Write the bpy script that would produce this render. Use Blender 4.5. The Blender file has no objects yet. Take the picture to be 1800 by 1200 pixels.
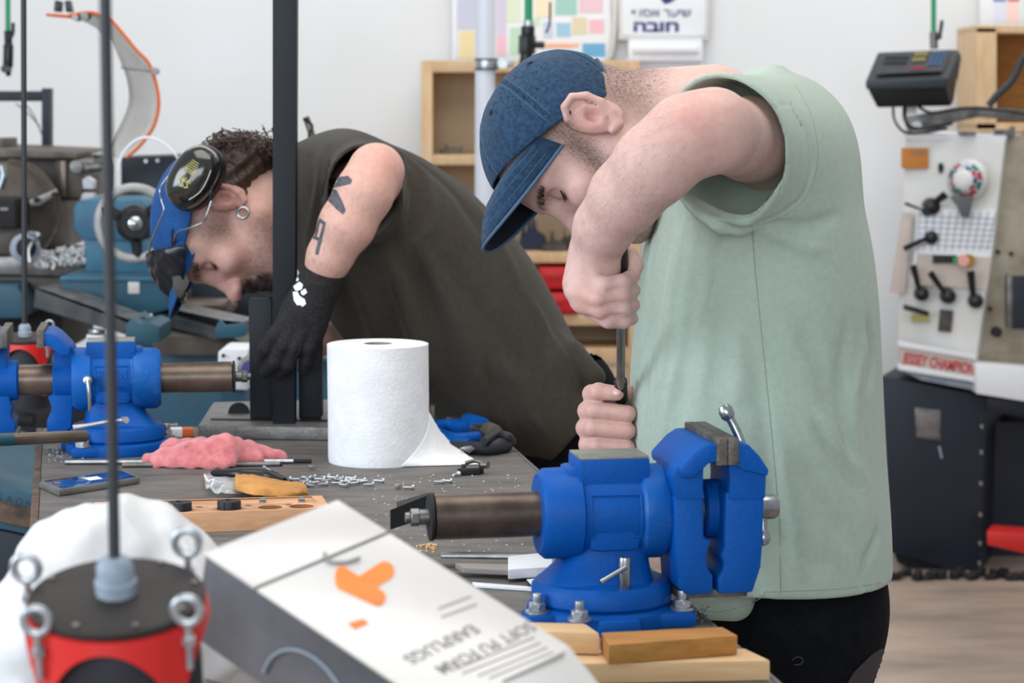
import bpy, bmesh, math, random
import numpy as np
from mathutils import Vector, Matrix, Quaternion
from mathutils.bvhtree import BVHTree
random.seed(7); np.random.seed(7)
S = bpy.context.scene
COL = S.collection
PI = math.pi
# ---------------------------------------------------------------- camera, world, lights, exposure
F = 4200.0; HOR = 180.0; TABZ = 0.90; CZ = TABZ + 0.593
TH = math.atan((600 - HOR) / F)
cd = bpy.data.cameras.new('camera'); cam = bpy.data.objects.new('camera', cd); COL.objects.link(cam)
cam.location = (0, 0, CZ); cam.rotation_euler = (PI/2 - TH, 0, 0)
cd.sensor_width = 36; cd.lens = 36 * F / 1800; cd.clip_start = 0.05; cd.clip_end = 60
cd.dof.use_dof = True; cd.dof.focus_distance = 3.25; cd.dof.aperture_fstop = 8.0
S.camera = cam
w = bpy.data.worlds.new('world'); S.world = w; w.use_nodes = True
w.node_tree.nodes['Background'].inputs[0].default_value = (0.86, 0.93, 1.0, 1)
w.node_tree.nodes['Background'].inputs[1].default_value = 0.50
def area(name, loc, target, sx, sy, power, colr):
    l = bpy.data.lights.new(name, 'AREA'); l.shape = 'RECTANGLE'; l.size = sx; l.size_y = sy
    l.energy = power; l.color = colr
    o = bpy.data.objects.new(name, l); COL.objects.link(o); o.location = loc
    o.rotation_euler = (Vector(target) - Vector(loc)).to_track_quat('-Z', 'Y').to_euler()
    return o
area('ceiling_light_panel', (0.2, 3.2, 3.9), (0.1, 3.7, 0.9), 3.2, 2.0, 78, (1.0, 0.955, 0.88))
area('ceiling_light_panel_rear', (0.5, 7.0, 3.9), (0.4, 7.6, 0.9), 6.5, 1.8, 98, (1.0, 0.97, 0.93))
area('left_window_light', (-3.6, 1.6, 2.1), (0.0, 3.6, 1.1), 2.2, 1.9, 120, (0.80, 0.90, 1.0))
area('front_fill_light', (-0.9, -2.6, 2.3), (0.2, 3.5, 1.1), 4.2, 2.0, 165, (0.84, 0.93, 1.0))  # added cool fill from behind the camera, not a known window
S.view_settings.view_transform = 'Standard'; S.view_settings.look = 'None'
S.view_settings.gamma = 1; S.view_settings.use_curve_mapping = False
S.view_settings.exposure = 0.0
# ---------------------------------------------------------------- pixel -> place
CT, ST = math.cos(TH), math.sin(TH)
def P(px, py, d):
    a = (px - 900) / F; b = -(py - 600) / F
    t = d / (CT + b * ST)
    return Vector((a * t, d, CZ + t * (-ST + b * CT)))
def T(px, py, z=TABZ):
    a = (px - 900) / F; b = -(py - 600) / F
    t = (z - CZ) / (-ST + b * CT)
    return Vector((a * t, t * (CT + b * ST), z))
def R_(px, d): return px * d / F
def srgb(r, g=None, b=None):
    if g is None: r, g, b = ((r >> 16) & 255, (r >> 8) & 255, r & 255)
    f = lambda c: ((c/255)/12.92 if c/255 <= 0.04045 else (((c/255)+0.055)/1.055)**2.4)
    return (f(r), f(g), f(b), 1)
# ---------------------------------------------------------------- objects
WL = {}
def thing(name, label, cat, loc=(0,0,0), rot=(0,0,0), group=None):
    o = bpy.data.objects.new(name, None); COL.objects.link(o); o.empty_display_size = 0.05
    o.location = loc; o.rotation_euler = rot; o['label'] = label; o['category'] = cat
    if group: o['group'] = group
    WL[o.name] = Matrix.Translation(Vector(loc)) @ Vector_rot(rot)
    return o
def Vector_rot(rot):
    from mathutils import Euler
    return Euler(rot).to_matrix().to_4x4()
def tag(o, label, cat, group=None, kind=None):
    o['label'] = label; o['category'] = cat
    if group: o['group'] = group
    if kind: o['kind'] = kind
    return o
def mesh_from(verts, faces, smooth=True):
    me = bpy.data.meshes.new('m'); me.from_pydata([tuple(v) for v in verts], [], faces); me.update()
    if smooth: me.polygons.foreach_set('use_smooth', [True]*len(me.polygons))
    return me
def obj(name, me, mat=None, parent=None, label=None, local=False):
    """link a mesh; verts given in world space unless local=True (then in the thing's own space)"""
    if isinstance(me, bmesh.types.BMesh):
        m = bpy.data.meshes.new(name); me.to_mesh(m); me.free(); me = m
    me.name = name
    o = bpy.data.objects.new(name, me); COL.objects.link(o)
    if mat:
        if isinstance(mat, (list, tuple)):
            for q in mat: me.materials.append(q)
        elif not me.materials: me.materials.append(mat)
    if parent:
        o.parent = parent
        Wm = WL.get(parent.name, Matrix())
        if not local: me.transform(Wm.inverted())
        WL[o.name] = Wm
    elif not local:
        # origin at base centre
        n = len(me.vertices)
        if n:
            co = np.empty(n*3, 'f'); me.vertices.foreach_get('co', co); co = co.reshape(-1,3)
            c = Vector(((co[:,0].min()+co[:,0].max())/2, (co[:,1].min()+co[:,1].max())/2, co[:,2].min()))
            me.transform(Matrix.Translation(-c)); o.location = c
            WL[o.name] = Matrix.Translation(c)
    if label: o['label'] = label
    return o
def struct(name, me, mat, parent=None):
    o = obj(name, me, mat, parent)
    if not parent: o['kind'] = 'structure'
    return o
def dup(o, parent=None, delta=None, **kw):
    c = o.copy(); COL.objects.link(c)
    if parent: c.parent = parent
    if delta is not None: c.location = Vector(c.location) + Vector(delta)
    for ch in [q for q in bpy.data.objects if q.parent == o]: dup(ch, c)
    for k, v in kw.items(): c[k] = v
    return c
# ---------------------------------------------------------------- mesh builders (all return bmesh)
def smooth(bm, ang=35):
    for f in bm.faces: f.smooth = True
    a = math.radians(ang)
    for e in bm.edges:
        if len(e.link_faces) == 2 and e.calc_face_angle(0) > a: e.smooth = False
    return bm
def bev(bm, w, seg=2, ang=30):
    if w <= 0: return smooth(bm)
    bmesh.ops.recalc_face_normals(bm, faces=bm.faces)
    es = [e for e in bm.edges if len(e.link_faces) == 2 and e.calc_face_angle(0) > math.radians(ang)]
    try: bmesh.ops.bevel(bm, geom=es, offset=w, segments=seg, profile=0.6, affect='EDGES', clamp_overlap=True)
    except Exception: pass
    return smooth(bm, 40)
def box(c, s, rot=None, b=0.0, seg=2):
    bm = bmesh.new(); bmesh.ops.create_cube(bm, size=1)
    bmesh.ops.scale(bm, vec=Vector(s), verts=bm.verts)
    bev(bm, b, seg)
    if rot is not None: bmesh.ops.transform(bm, matrix=rot.to_4x4(), verts=bm.verts)
    bmesh.ops.translate(bm, vec=Vector(c), verts=bm.verts)
    return bm
def merge(*bms):
    out = bms[0]
    for b in bms[1:]:
        m = bpy.data.meshes.new('t'); b.to_mesh(m); b.free(); out.from_mesh(m); bpy.data.meshes.remove(m)
    return out
def frame_for(axis):
    a = Vector(axis).normalized()
    return a.to_track_quat('Z', 'Y').to_matrix()
def cyl(p0, p1, r0, r1=None, n=24, b=0.0, cap=True):
    r1 = r0 if r1 is None else r1
    p0, p1 = Vector(p0), Vector(p1); L = (p1-p0).length
    bm = bmesh.new()
    bmesh.ops.create_cone(bm, cap_ends=cap, segments=n, radius1=r0, radius2=r1, depth=L)
    if b: bev(bm, b, 2, 50)
    else: smooth(bm, 50)
    M = Matrix.Translation((p0+p1)/2) @ frame_for(p1-p0).to_4x4()
    bmesh.ops.transform(bm, matrix=M, verts=bm.verts)
    return bm
def revolve(prof, p0, axis=(0,0,1), n=32, cap=True):
    """prof: list of (r, h) along axis from p0"""
    M = Matrix.Translation(Vector(p0)) @ frame_for(axis).to_4x4()
    V = []; Fc = []
    for r, h in prof:
        for i in range(n):
            a = 2*PI*i/n; V.append(M @ Vector((r*math.cos(a), r*math.sin(a), h)))
    for k in range(len(prof)-1):
        for i in range(n):
            j = (i+1) % n; Fc.append((k*n+i, k*n+j, (k+1)*n+j, (k+1)*n+i))
    if cap:
        if prof[0][0] > 1e-5: Fc.append(tuple(range(n-1,-1,-1)))
        if prof[-1][0] > 1e-5: Fc.append(tuple((len(prof)-1)*n+i for i in range(n)))
    bm = bmesh.new(); vs = [bm.verts.new(v) for v in V]
    for f in Fc: bm.faces.new([vs[i] for i in f])
    bmesh.ops.remove_doubles(bm, verts=bm.verts, dist=1e-6)
    bmesh.ops.recalc_face_normals(bm, faces=bm.faces)
    return smooth(bm, 40)
def prism(poly, M, t0, t1, b=0.0, seg=2):
    """polygon in the (u,v) plane of matrix M, extruded along M's z from t0 to t1"""
    bm = bmesh.new()
    lo = [bm.verts.new(M @ Vector((u, v, t0))) for u, v in poly]
    hi = [bm.verts.new(M @ Vector((u, v, t1))) for u, v in poly]
    n = len(poly)
    bm.faces.new(lo[::-1]); bm.faces.new(hi)
    for i in range(n): bm.faces.new((lo[i], lo[(i+1)%n], hi[(i+1)%n], hi[i]))
    bmesh.ops.recalc_face_normals(bm, faces=bm.faces)
    return bev(bm, b, seg) if b else smooth(bm)
XZ = Matrix(((1,0,0,0),(0,0,1,0),(0,1,0,0),(0,0,0,1)))       # (u,v,t) -> (x=u, z=v, y=t)
def spline(pts, per=8, closed=False):
    pts = [Vector(p) for p in pts]; n = len(pts); out = []
    rng = range(n if closed else n-1)
    for i in rng:
        if closed: p0,p1,p2,p3 = pts[(i-1)%n],pts[i],pts[(i+1)%n],pts[(i+2)%n]
        else: p0,p1,p2,p3 = pts[max(i-1,0)],pts[i],pts[i+1],pts[min(i+2,n-1)]
        for k in range(per):
            t = k/per; t2=t*t; t3=t2*t
            out.append(0.5*((2*p1)+(-p0+p2)*t+(2*p0-5*p1+4*p2-p3)*t2+(-p0+3*p1-3*p2+p3)*t3))
    if not closed: out.append(pts[-1])
    return out
def tube(pts, r, n=8, per=8, closed=False, flat=None):
    """swept tube; r a number or list per control point"""
    if len(pts) > 2 or closed: path = spline(pts, per, closed)
    else: path = [Vector(p) for p in pts]
    m = len(path)
    if isinstance(r, (list, tuple)):
        rr = [r[min(int(i/(m-1)*(len(r)-1)), len(r)-2)]*(1-((i/(m-1)*(len(r)-1))%1 if i<m-1 else 1)) + r[min(int(i/(m-1)*(len(r)-1))+1, len(r)-1)]*((i/(m-1)*(len(r)-1))%1 if i<m-1 else 1) for i in range(m)]
    else: rr = [r]*m
    bm = bmesh.new(); rings = []
    up = None
    for i, p in enumerate(path):
        a = path[(i+1)%m] if (i < m-1 or closed) else p; b = path[i-1] if (i > 0 or closed) else p
        t = (a-b).normalized() if (a-b).length > 1e-9 else Vector((0,0,1))
        if up is None:
            up = t.orthogonal().normalized()
        up = (up - t*up.dot(t)); up = up.normalized() if up.length > 1e-6 else t.orthogonal().normalized()
        s = t.cross(up)
        rings.append([bm.verts.new(p + (up*math.cos(2*PI*k/n) + s*math.sin(2*PI*k/n))*rr[i]) for k in range(n)])
    for i in range(m if closed else m-1):
        A, B = rings[i], rings[(i+1)%m]
        for k in range(n): bm.faces.new((A[k], A[(k+1)%n], B[(k+1)%n], B[k]))
    if not closed:
        bm.faces.new(rings[0][::-1]); bm.faces.new(rings[-1])
    bmesh.ops.recalc_face_normals(bm, faces=bm.faces)
    return smooth(bm, 60)
def hexnut(p0, axis, r, h): return bev(cyl(p0, Vector(p0)+Vector(axis).normalized()*h, r, n=6), r*0.08, 1)
def text_mesh(s, size, M, ext=0.0003, font=None, sx=1.0, align='LEFT', bold=0.0):
    c = bpy.data.curves.new('t', 'FONT'); c.body = s; c.size = size; c.extrude = ext; c.align_x = align; c.offset = bold
    c.resolution_u = 3
    if font: c.font = font
    o = bpy.data.objects.new('t', c); COL.objects.link(o)
    dg = bpy.context.evaluated_depsgraph_get(); me = bpy.data.meshes.new_from_object(o.evaluated_get(dg))
    bpy.data.objects.remove(o); me.transform(M @ Matrix.Diagonal((sx,1,1,1)))
    return me
def grid_mesh(f, nu, nv, closed_u=False):
    V = [f(i/(nu-1) if not closed_u else i/nu, j/(nv-1)) for j in range(nv) for i in range(nu)]
    Fc = []
    for j in range(nv-1):
        for i in range(nu if closed_u else nu-1):
            a = j*nu+i; b = j*nu+(i+1)%nu; Fc.append((a, b, b+nu, a+nu))
    return mesh_from(V, Fc)
# ---------------------------------------------------------------- implicit surfaces
class Field:
    def __init__(s, lo, hi, h):
        s.h = h; s.lo = np.array(lo, 'f'); s.n = np.ceil((np.array(hi)-s.lo)/h).astype(int)+1
        s.D = np.full(tuple(s.n), 0.5, 'f')
        s.ax = [s.lo[i] + h*np.arange(s.n[i], dtype='f') for i in range(3)]
    def sl(s, lo, hi, m):
        r = []
        for i in range(3):
            a = int(max(0, math.floor((lo[i]-m-s.lo[i])/s.h))); b = int(min(s.n[i], math.ceil((hi[i]+m-s.lo[i])/s.h)+1))
            if b <= a: return None
            r.append(slice(a, b))
        return tuple(r)
    def xyz(s, r): return s.ax[0][r[0]][:,None,None], s.ax[1][r[1]][None,:,None], s.ax[2][r[2]][None,None,:]
    def op(s, lo, hi, fn, k=0.0, mode='u'):
        r = s.sl(lo, hi, k*1.5 + 3*s.h + 0.004)
        if r is None: return
        x, y, z = s.xyz(r); d = fn(x, y, z).astype('f'); D = s.D[r]
        if mode == 'u':
            if k > 0:
                hh = np.maximum(k-np.abs(D-d), 0)/k; s.D[r] = np.minimum(D, d) - hh*hh*k*0.25
            else: s.D[r] = np.minimum(D, d)
        elif mode == 's':
            d = -d
            if k > 0:
                hh = np.maximum(k-np.abs(D-d), 0)/k; s.D[r] = np.maximum(D, d) + hh*hh*k*0.25
            else: s.D[r] = np.maximum(D, d)
        elif mode == 'i': s.D[r] = np.maximum(D, d)
        elif mode == 'a': s.D[r] = D + d
    def cap(s, a, b, ra, rb=None, k=0.01, mode='u'):
        rb = ra if rb is None else rb
        a = np.array(a, 'f'); b = np.array(b, 'f'); R = max(ra, rb); v = b-a; L2 = max(float(v@v), 1e-12)
        def fn(x, y, z):
            t = np.clip(((x-a[0])*v[0]+(y-a[1])*v[1]+(z-a[2])*v[2])/L2, 0, 1)
            return np.sqrt((x-a[0]-t*v[0])**2+(y-a[1]-t*v[1])**2+(z-a[2]-t*v[2])**2) - (ra+(rb-ra)*t)
        s.op(np.minimum(a,b)-R, np.maximum(a,b)+R, fn, k, mode)
    def chain(s, pts, rad, k=0.01, mode='u'):
        for i in range(len(pts)-1): s.cap(pts[i], pts[i+1], rad[i], rad[i+1], k, mode)
    def ell(s, c, r, M=None, k=0.01, mode='u'):
        c = np.array(c, 'f'); r = np.array(r, 'f'); A = np.eye(3, dtype='f') if M is None else np.array(M, 'f').T  # rows = local axes
        e = np.sqrt(((A*r[:,None])**2).sum(0))
        def fn(x, y, z):
            X, Y, Z = x-c[0], y-c[1], z-c[2]
            q = [(A[i,0]*X+A[i,1]*Y+A[i,2]*Z)/r[i] for i in range(3)]
            k0 = np.sqrt(q[0]**2+q[1]**2+q[2]**2); k1 = np.sqrt((q[0]/r[0])**2+(q[1]/r[1])**2+(q[2]/r[2])**2)
            return k0*(k0-1)/np.maximum(k1, 1e-6)
        s.op(c-e, c+e, fn, k, mode)
    def bump(s, pts, amp, w, rad=None):
        """ridge (amp>0) or groove (amp<0) along a polyline; points world; fades out at both ends"""
        pts = np.array([tuple(p) for p in pts], 'f'); W = w*2.2; n = len(pts)-1
        cl = np.concatenate([[0], np.cumsum(np.linalg.norm(np.diff(pts, axis=0), axis=1))]); cl = cl/max(cl[-1], 1e-9)
        r = s.sl(pts.min(0)-W, pts.max(0)+W, 0)
        if r is None: return
        x, y, z = s.xyz(r); best = np.full(s.D[r].shape, 1e3, 'f'); par = np.zeros_like(best)
        for i in range(n):
            a = pts[i]; v = pts[i+1]-a; L2 = max(float(v@v), 1e-12)
            t = np.clip(((x-a[0])*v[0]+(y-a[1])*v[1]+(z-a[2])*v[2])/L2, 0, 1)
            q = ((x-a[0]-t*v[0])**2+(y-a[1]-t*v[1])**2+(z-a[2]-t*v[2])**2)/(w*w)
            m = q < best; best = np.where(m, q, best); par = np.where(m, cl[i]+t*(cl[i+1]-cl[i]), par)
        s.D[r] += -amp*np.exp(-best)*np.clip(np.minimum(par, 1-par)*4+.15, 0, 1)
    def mesh(s, relax=2):
        D = s.D; neg = D < 0
        c = neg[:-1,:-1,:-1].astype(np.uint8)
        for dx in (0,1):
            for dy in (0,1):
                for dz in (0,1):
                    if dx+dy+dz: c = c + neg[dx:D.shape[0]-1+dx, dy:D.shape[1]-1+dy, dz:D.shape[2]-1+dz]
        act = np.argwhere((c > 0) & (c < 8)); N = len(act)
        idx = -np.ones(c.shape, np.int32); idx[act[:,0], act[:,1], act[:,2]] = np.arange(N)
        off = np.array([(i&1, (i>>1)&1, (i>>2)&1) for i in range(8)])
        val = np.stack([D[act[:,0]+o[0], act[:,1]+o[1], act[:,2]+o[2]] for o in off], 1)
        acc = np.zeros((N,3)); cnt = np.zeros(N)
        for a in range(8):
            for b in range(a+1, 8):
                df = off[b]-off[a]
                if np.abs(df).sum() != 1: continue
                va, vb = val[:,a], val[:,b]; m = (va < 0) != (vb < 0)
                t = np.where(m, va/np.where(m, va-vb, 1), 0)
                acc += np.where(m[:,None], off[a]+t[:,None]*df, 0); cnt += m
        V = (act + acc/cnt[:,None])*s.h + s.lo
        quads = []
        for ax in range(3):
            o1, o2 = (ax+1)%3, (ax+2)%3
            sl0 = [slice(None)]*3; sl1 = [slice(None)]*3; sl0[ax] = slice(0,-1); sl1[ax] = slice(1,None)
            A = neg[tuple(sl0)]; B = neg[tuple(sl1)]
            e = np.argwhere(A != B); e = e[(e[:,o1] > 0) & (e[:,o2] > 0) & (e[:,o1] < c.shape[o1]) & (e[:,o2] < c.shape[o2])]
            d1 = np.zeros(3, int); d1[o1] = 1; d2 = np.zeros(3, int); d2[o2] = 1
            g = lambda q: idx[q[:,0], q[:,1], q[:,2]]
            q = np.stack([g(e-d1-d2), g(e-d2), g(e), g(e-d1)], 1)
            fl = A[e[:,0], e[:,1], e[:,2]]; q = np.where(fl[:,None], q, q[:,::-1]); quads.append(q)
        Q = np.concatenate(quads); Q = Q[(Q >= 0).all(1)]
        for _ in range(relax):
            ac = np.zeros_like(V); ct = np.zeros(len(V))
            for i in range(4):
                a, b = Q[:,i], Q[:,(i+1)%4]
                np.add.at(ac, a, V[b]); np.add.at(ct, a, 1); np.add.at(ac, b, V[a]); np.add.at(ct, b, 1)
            V = V*0.5 + 0.5*ac/np.maximum(ct,1)[:,None]
        return V, Q
def largest(V, Q):
    lab = np.arange(len(V))
    for _ in range(400):
        m = lab[Q].min(1); new = lab.copy()
        for i in range(4): np.minimum.at(new, Q[:,i], m)
        new = new[new]
        if (new == lab).all(): break
        lab = new
    b = np.bincount(lab).argmax(); keep = lab == b; mp = np.cumsum(keep)-1; Qk = Q[keep[Q[:,0]]]
    return V[keep], mp[Qk]
def np_mesh(V, Q, colr=None):
    me = bpy.data.meshes.new('m'); me.vertices.add(len(V)); me.vertices.foreach_set('co', V.astype('f').ravel())
    me.loops.add(Q.size); me.loops.foreach_set('vertex_index', Q.astype(np.int32).ravel())
    me.polygons.add(len(Q)); me.polygons.foreach_set('loop_start', np.arange(0, Q.size, 4, dtype=np.int32))
    me.polygons.foreach_set('use_smooth', np.ones(len(Q), bool)); me.update(calc_edges=True)
    if colr is not None:
        a = me.color_attributes.new('Col', 'FLOAT_COLOR', 'POINT')
        c4 = np.ones((len(V),4), 'f'); c4[:,:3] = colr; a.data.foreach_set('color', c4.ravel())
    return me
def seg_dist(V, pts):
    """distance of every vertex to a polyline"""
    best = np.full(len(V), 9.0)
    for i in range(len(pts)-1):
        a = np.array(pts[i]); v = np.array(pts[i+1])-a; t = np.clip(((V-a)@v)/max(v@v,1e-12), 0, 1)
        best = np.minimum(best, np.linalg.norm(V-a-t[:,None]*v, axis=1))
    return best
def proj(V):
    """pixel coordinates of world points (used only to choose where real marks sit on a surface)"""
    y = V[:,1]; zz = V[:,2]-CZ; dep = y*CT - zz*ST; up = y*ST + zz*CT
    return np.stack([900+F*V[:,0]/dep, 600-F*up/dep], 1)
def bvh_of(V, Q): return BVHTree.FromPolygons([tuple(v) for v in V], [tuple(int(i) for i in q) for q in Q])
def hit(bvh, px, py, lift=0.0005):
    o = Vector((0,0,CZ)); d = (P(px, py, 3.0)-o).normalized()
    loc, nor, i, dist = bvh.ray_cast(o, d)
    if loc is None: return None
    if nor.dot(d) > 0: nor = -nor
    return loc + nor*lift
def decal(bvh, poly, th=0.0006, step=4.0):
    """thin patch laid on a surface: polygon in pixels, triangulated finely and dropped on the mesh"""
    bm = bmesh.new(); vs = [bm.verts.new((x, y, 0)) for x, y in poly]
    f = bm.faces.new(vs); bmesh.ops.triangulate(bm, faces=[f])
    for _ in range(6):
        es = [e for e in bm.edges if e.calc_length() > step]
        if not es: break
        bmesh.ops.subdivide_edges(bm, edges=es, cuts=1); bmesh.ops.triangulate(bm, faces=bm.faces)
    bad = []
    for v in bm.verts:
        h = hit(bvh, v.co.x, v.co.y, th)
        if h is None: bad.append(v)
        else: v.co = h
    bmesh.ops.delete(bm, geom=bad, context='VERTS')
    return smooth(bm, 180)
def surf_line(bvh, pts, r=0.0008, lift=0.0, per=6, n=5):
    """thin cord lying on a surface"""
    sp = spline([Vector((x, y, 0)) for x, y in pts], per) if len(pts) > 2 else [Vector((pts[0][0]*(1-t)+pts[1][0]*t, pts[0][1]*(1-t)+pts[1][1]*t, 0)) for t in np.linspace(0,1,10)]
    q = [hit(bvh, p.x, p.y, lift) for p in sp]; q = [p for p in q if p is not None]
    if len(q) < 2: return bmesh.new()
    return tube(q, r, n=n, per=1)
# ---------------------------------------------------------------- materials
def mat(name, base, rough=0.5, metal=0.0, noise=0.0, nscale=8.0, base2=None, bump=0.0, bscale=60.0, spec=0.5, coat=0.0,
        wave=None, stretch=None, sss=0.0, sheen=0.0, alpha=1.0, trans=0.0, ior=1.45, attr=False, contrast=(0.35,0.65), vary=0.0, detail=6):
    m = bpy.data.materials.new(name); m.use_nodes = True; nt = m.node_tree; N = nt.nodes; L = nt.links
    b = N['Principled BSDF']
    if isinstance(base, int): base = srgb(base)
    if isinstance(base2, int): base2 = srgb(base2)
    b.inputs['Base Color'].default_value = base; b.inputs['Roughness'].default_value = rough; b.inputs['Metallic'].default_value = metal
    b.inputs['Specular IOR Level'].default_value = spec; b.inputs['Coat Weight'].default_value = coat; b.inputs['Coat Roughness'].default_value = 0.15
    b.inputs['Alpha'].default_value = alpha; b.inputs['Transmission Weight'].default_value = trans; b.inputs['IOR'].default_value = ior
    if sss:
        b.inputs['Subsurface Weight'].default_value = sss; b.inputs['Subsurface Radius'].default_value = (1.0, 0.35, 0.2); b.inputs['Subsurface Scale'].default_value = 0.008
    if sheen: b.inputs['Sheen Weight'].default_value = sheen; b.inputs['Sheen Roughness'].default_value = 0.5
    tc = N.new('ShaderNodeTexCoord'); mp = N.new('ShaderNodeMapping'); L.new(tc.outputs['Object'], mp.inputs[0])
    if stretch: mp.inputs['Scale'].default_value = stretch
    src = None
    if attr:
        at = N.new('ShaderNodeAttribute'); at.attribute_name = 'Col'; src = at.outputs['Color']
    if base2 is not None:
        nz = N.new('ShaderNodeTexNoise'); nz.inputs['Scale'].default_value = nscale; nz.inputs['Detail'].default_value = detail; nz.inputs['Roughness'].default_value = 0.6
        L.new(mp.outputs[0], nz.inputs['Vector'])
        mr = N.new('ShaderNodeMapRange'); mr.inputs[1].default_value, mr.inputs[2].default_value = contrast; L.new(nz.outputs[0], mr.inputs[0])
        mx = N.new('ShaderNodeMix'); mx.data_type = 'RGBA'; L.new(mr.outputs[0], mx.inputs[0])
        mx.inputs[6].default_value = base; mx.inputs[7].default_value = base2
        if wave:
            wv = N.new('ShaderNodeTexWave'); wv.inputs['Scale'].default_value = wave[0]; wv.inputs['Distortion'].default_value = wave[1]; wv.inputs['Detail'].default_value = 3
            wv.bands_direction = wave[2] if len(wave) > 2 else 'X'
            L.new(mp.outputs[0], wv.inputs['Vector']); L.new(wv.outputs[0], mr.inputs[0])
        out = mx.outputs[2]
        if src is not None:
            mm = N.new('ShaderNodeMix'); mm.data_type = 'RGBA'; mm.blend_type = 'MULTIPLY'; mm.inputs[0].default_value = 1
            L.new(src, mm.inputs[6]); L.new(out, mm.inputs[7]); src = mm.outputs[2]
        else: src = out
    if vary:
        oi = N.new('ShaderNodeObjectInfo'); hs = N.new('ShaderNodeHueSaturation'); mr2 = N.new('ShaderNodeMapRange')
        mr2.inputs[3].default_value = 1-vary; mr2.inputs[4].default_value = 1+vary
        L.new(oi.outputs['Random'], mr2.inputs[0]); L.new(mr2.outputs[0], hs.inputs['Value'])
        if src is not None: L.new(src, hs.inputs['Color'])
        else: hs.inputs['Color'].default_value = base
        src = hs.outputs[0]
    if src is not None: L.new(src, b.inputs['Base Color'])
    if bump:
        nb = N.new('ShaderNodeTexNoise'); nb.inputs['Scale'].default_value = bscale; nb.inputs['Detail'].default_value = 5
        L.new(mp.outputs[0], nb.inputs['Vector'])
        bp = N.new('ShaderNodeBump'); bp.inputs['Strength'].default_value = min(1, bump); bp.inputs['Distance'].default_value = 0.002
        L.new(nb.outputs[0], bp.inputs['Height']); L.new(bp.outputs[0], b.inputs['Normal'])
    return m
M = {}
M['wall'] = mat('wall_paint', 0xe3e5e8, 0.9, base2=0xdfdfdf, nscale=1.2, bump=0.05)
M['floor'] = mat('concrete_floor', 0xb09c8c, 0.45, base2=0x776860, nscale=1.7, bump=0.1, bscale=20, contrast=(0.3,0.7), stretch=(1,2.2,1))
M['bench'] = mat('bench_top', 0x4f4b49, 0.62, base2=0x77726e, nscale=16, stretch=(0.7,2.2,1), bump=0.5, bscale=130, contrast=(0.3,0.75), detail=12)
M['bench_edge'] = mat('bench_edge', 0x6d5747, 0.75, base2=0x3e342e, nscale=30, bump=0.3)
M['bench_leg'] = mat('bench_leg', 0x23262a, 0.5)
M['blue_paint'] = mat('blue_enamel', 0x0052a4, 0.5, base2=0x004896, nscale=14, bump=0.3, bscale=150, contrast=(0.3,0.8), spec=0.22)
M['blue_worn'] = mat('worn_blue_enamel', 0x0a57a6, 0.5, base2=0x4470aa, nscale=25, bump=0.3, bscale=120, contrast=(0.5,0.8), spec=0.25)
M['brown_steel'] = mat('oiled_steel', 0x75665a, 0.36, 0.55, base2=0x463a34, nscale=9, bump=0.15, bscale=80, stretch=(1,1,1))
M['steel'] = mat('bright_steel', 0xb8bbbe, 0.25, 0.95, base2=0x8d9094, nscale=30)
M['steel_dull'] = mat('dull_steel', 0x8c8a88, 0.42, 0.8, base2=0x5d5a57, nscale=25, bump=0.2, bscale=70)
M['jaw'] = mat('jaw_steel', 0x75706b, 0.5, 0.6, base2=0x4e4a48, nscale=40, bump=0.5, bscale=220)
M['anvil'] = mat('anvil_face', 0x9a9a92, 0.45, 0.5, base2=0x74756c, nscale=20, bump=0.2)
M['black_steel'] = mat('black_steel_section', 0x14171c, 0.5, 0.0, base2=0x1c2229, nscale=6, bump=0.12, bscale=60, stretch=(1,1,0.2), spec=0.3)
M['black_plastic'] = mat('black_plastic', 0x17181b, 0.35)
M['black_rubber'] = mat('black_rubber', 0x22232a, 0.6, bump=0.1)
M['paper'] = mat('crepe_paper', 0xeeeef1, 0.95, base2=0xe4e4e6, nscale=30, bump=0.5, bscale=170)
M['pink'] = mat('pink_microfibre', 0xd98284, 0.95, base2=0xc2686d, nscale=60, bump=1.0, bscale=400, sheen=0.4)
M['wood'] = mat('pale_timber', 0xdcb88c, 0.6, base2=0xcda374, nscale=5, stretch=(2,22,22), bump=0.1, bscale=60, contrast=(0.3,0.7))
M['wood_dark'] = mat('ochre_timber', 0xb9823f, 0.6, base2=0xa06c2f, nscale=6, stretch=(2,14,14), bump=0.15, bscale=60)
M['wood_tray'] = mat('beech_tray', 0xd7a67f, 0.6, base2=0xc8946c, nscale=6, stretch=(2,18,18))
M['wood_inside'] = mat('tray_bore', 0x9b6238, 0.7, base2=0x7f4b29, nscale=20)
M['shelf_wood'] = mat('pine_shelf', 0xd8b994, 0.6, base2=0xc9a57b, nscale=4, stretch=(12,12,2))
M['shelf_back'] = mat('shelf_back', 0xc5b196, 0.8, base2=0xb8a389, nscale=3)
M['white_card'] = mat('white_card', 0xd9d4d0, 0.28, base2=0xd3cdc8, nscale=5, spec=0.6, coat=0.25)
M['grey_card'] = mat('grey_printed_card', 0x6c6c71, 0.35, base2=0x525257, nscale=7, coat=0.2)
M['grey_line'] = mat('grey_print', 0x8c8580, 0.5)
M['orange'] = mat('orange_print', 0xf58a1f, 0.5, base2=0xe97412, nscale=12)
M['grey_text'] = mat('grey_lettering', 0x827c78, 0.5)
M['black_text'] = mat('black_lettering', 0x1c1c1e, 0.5)
M['bag'] = mat('milky_plastic_film', 0xe6e5e4, 0.35, bump=0.3, bscale=30, base2=0xd9d9dc, nscale=12)
M['clear'] = mat('clear_film', 0xf4f6f8, 0.08, alpha=0.35, spec=0.8, bump=0.6, bscale=60)
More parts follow.
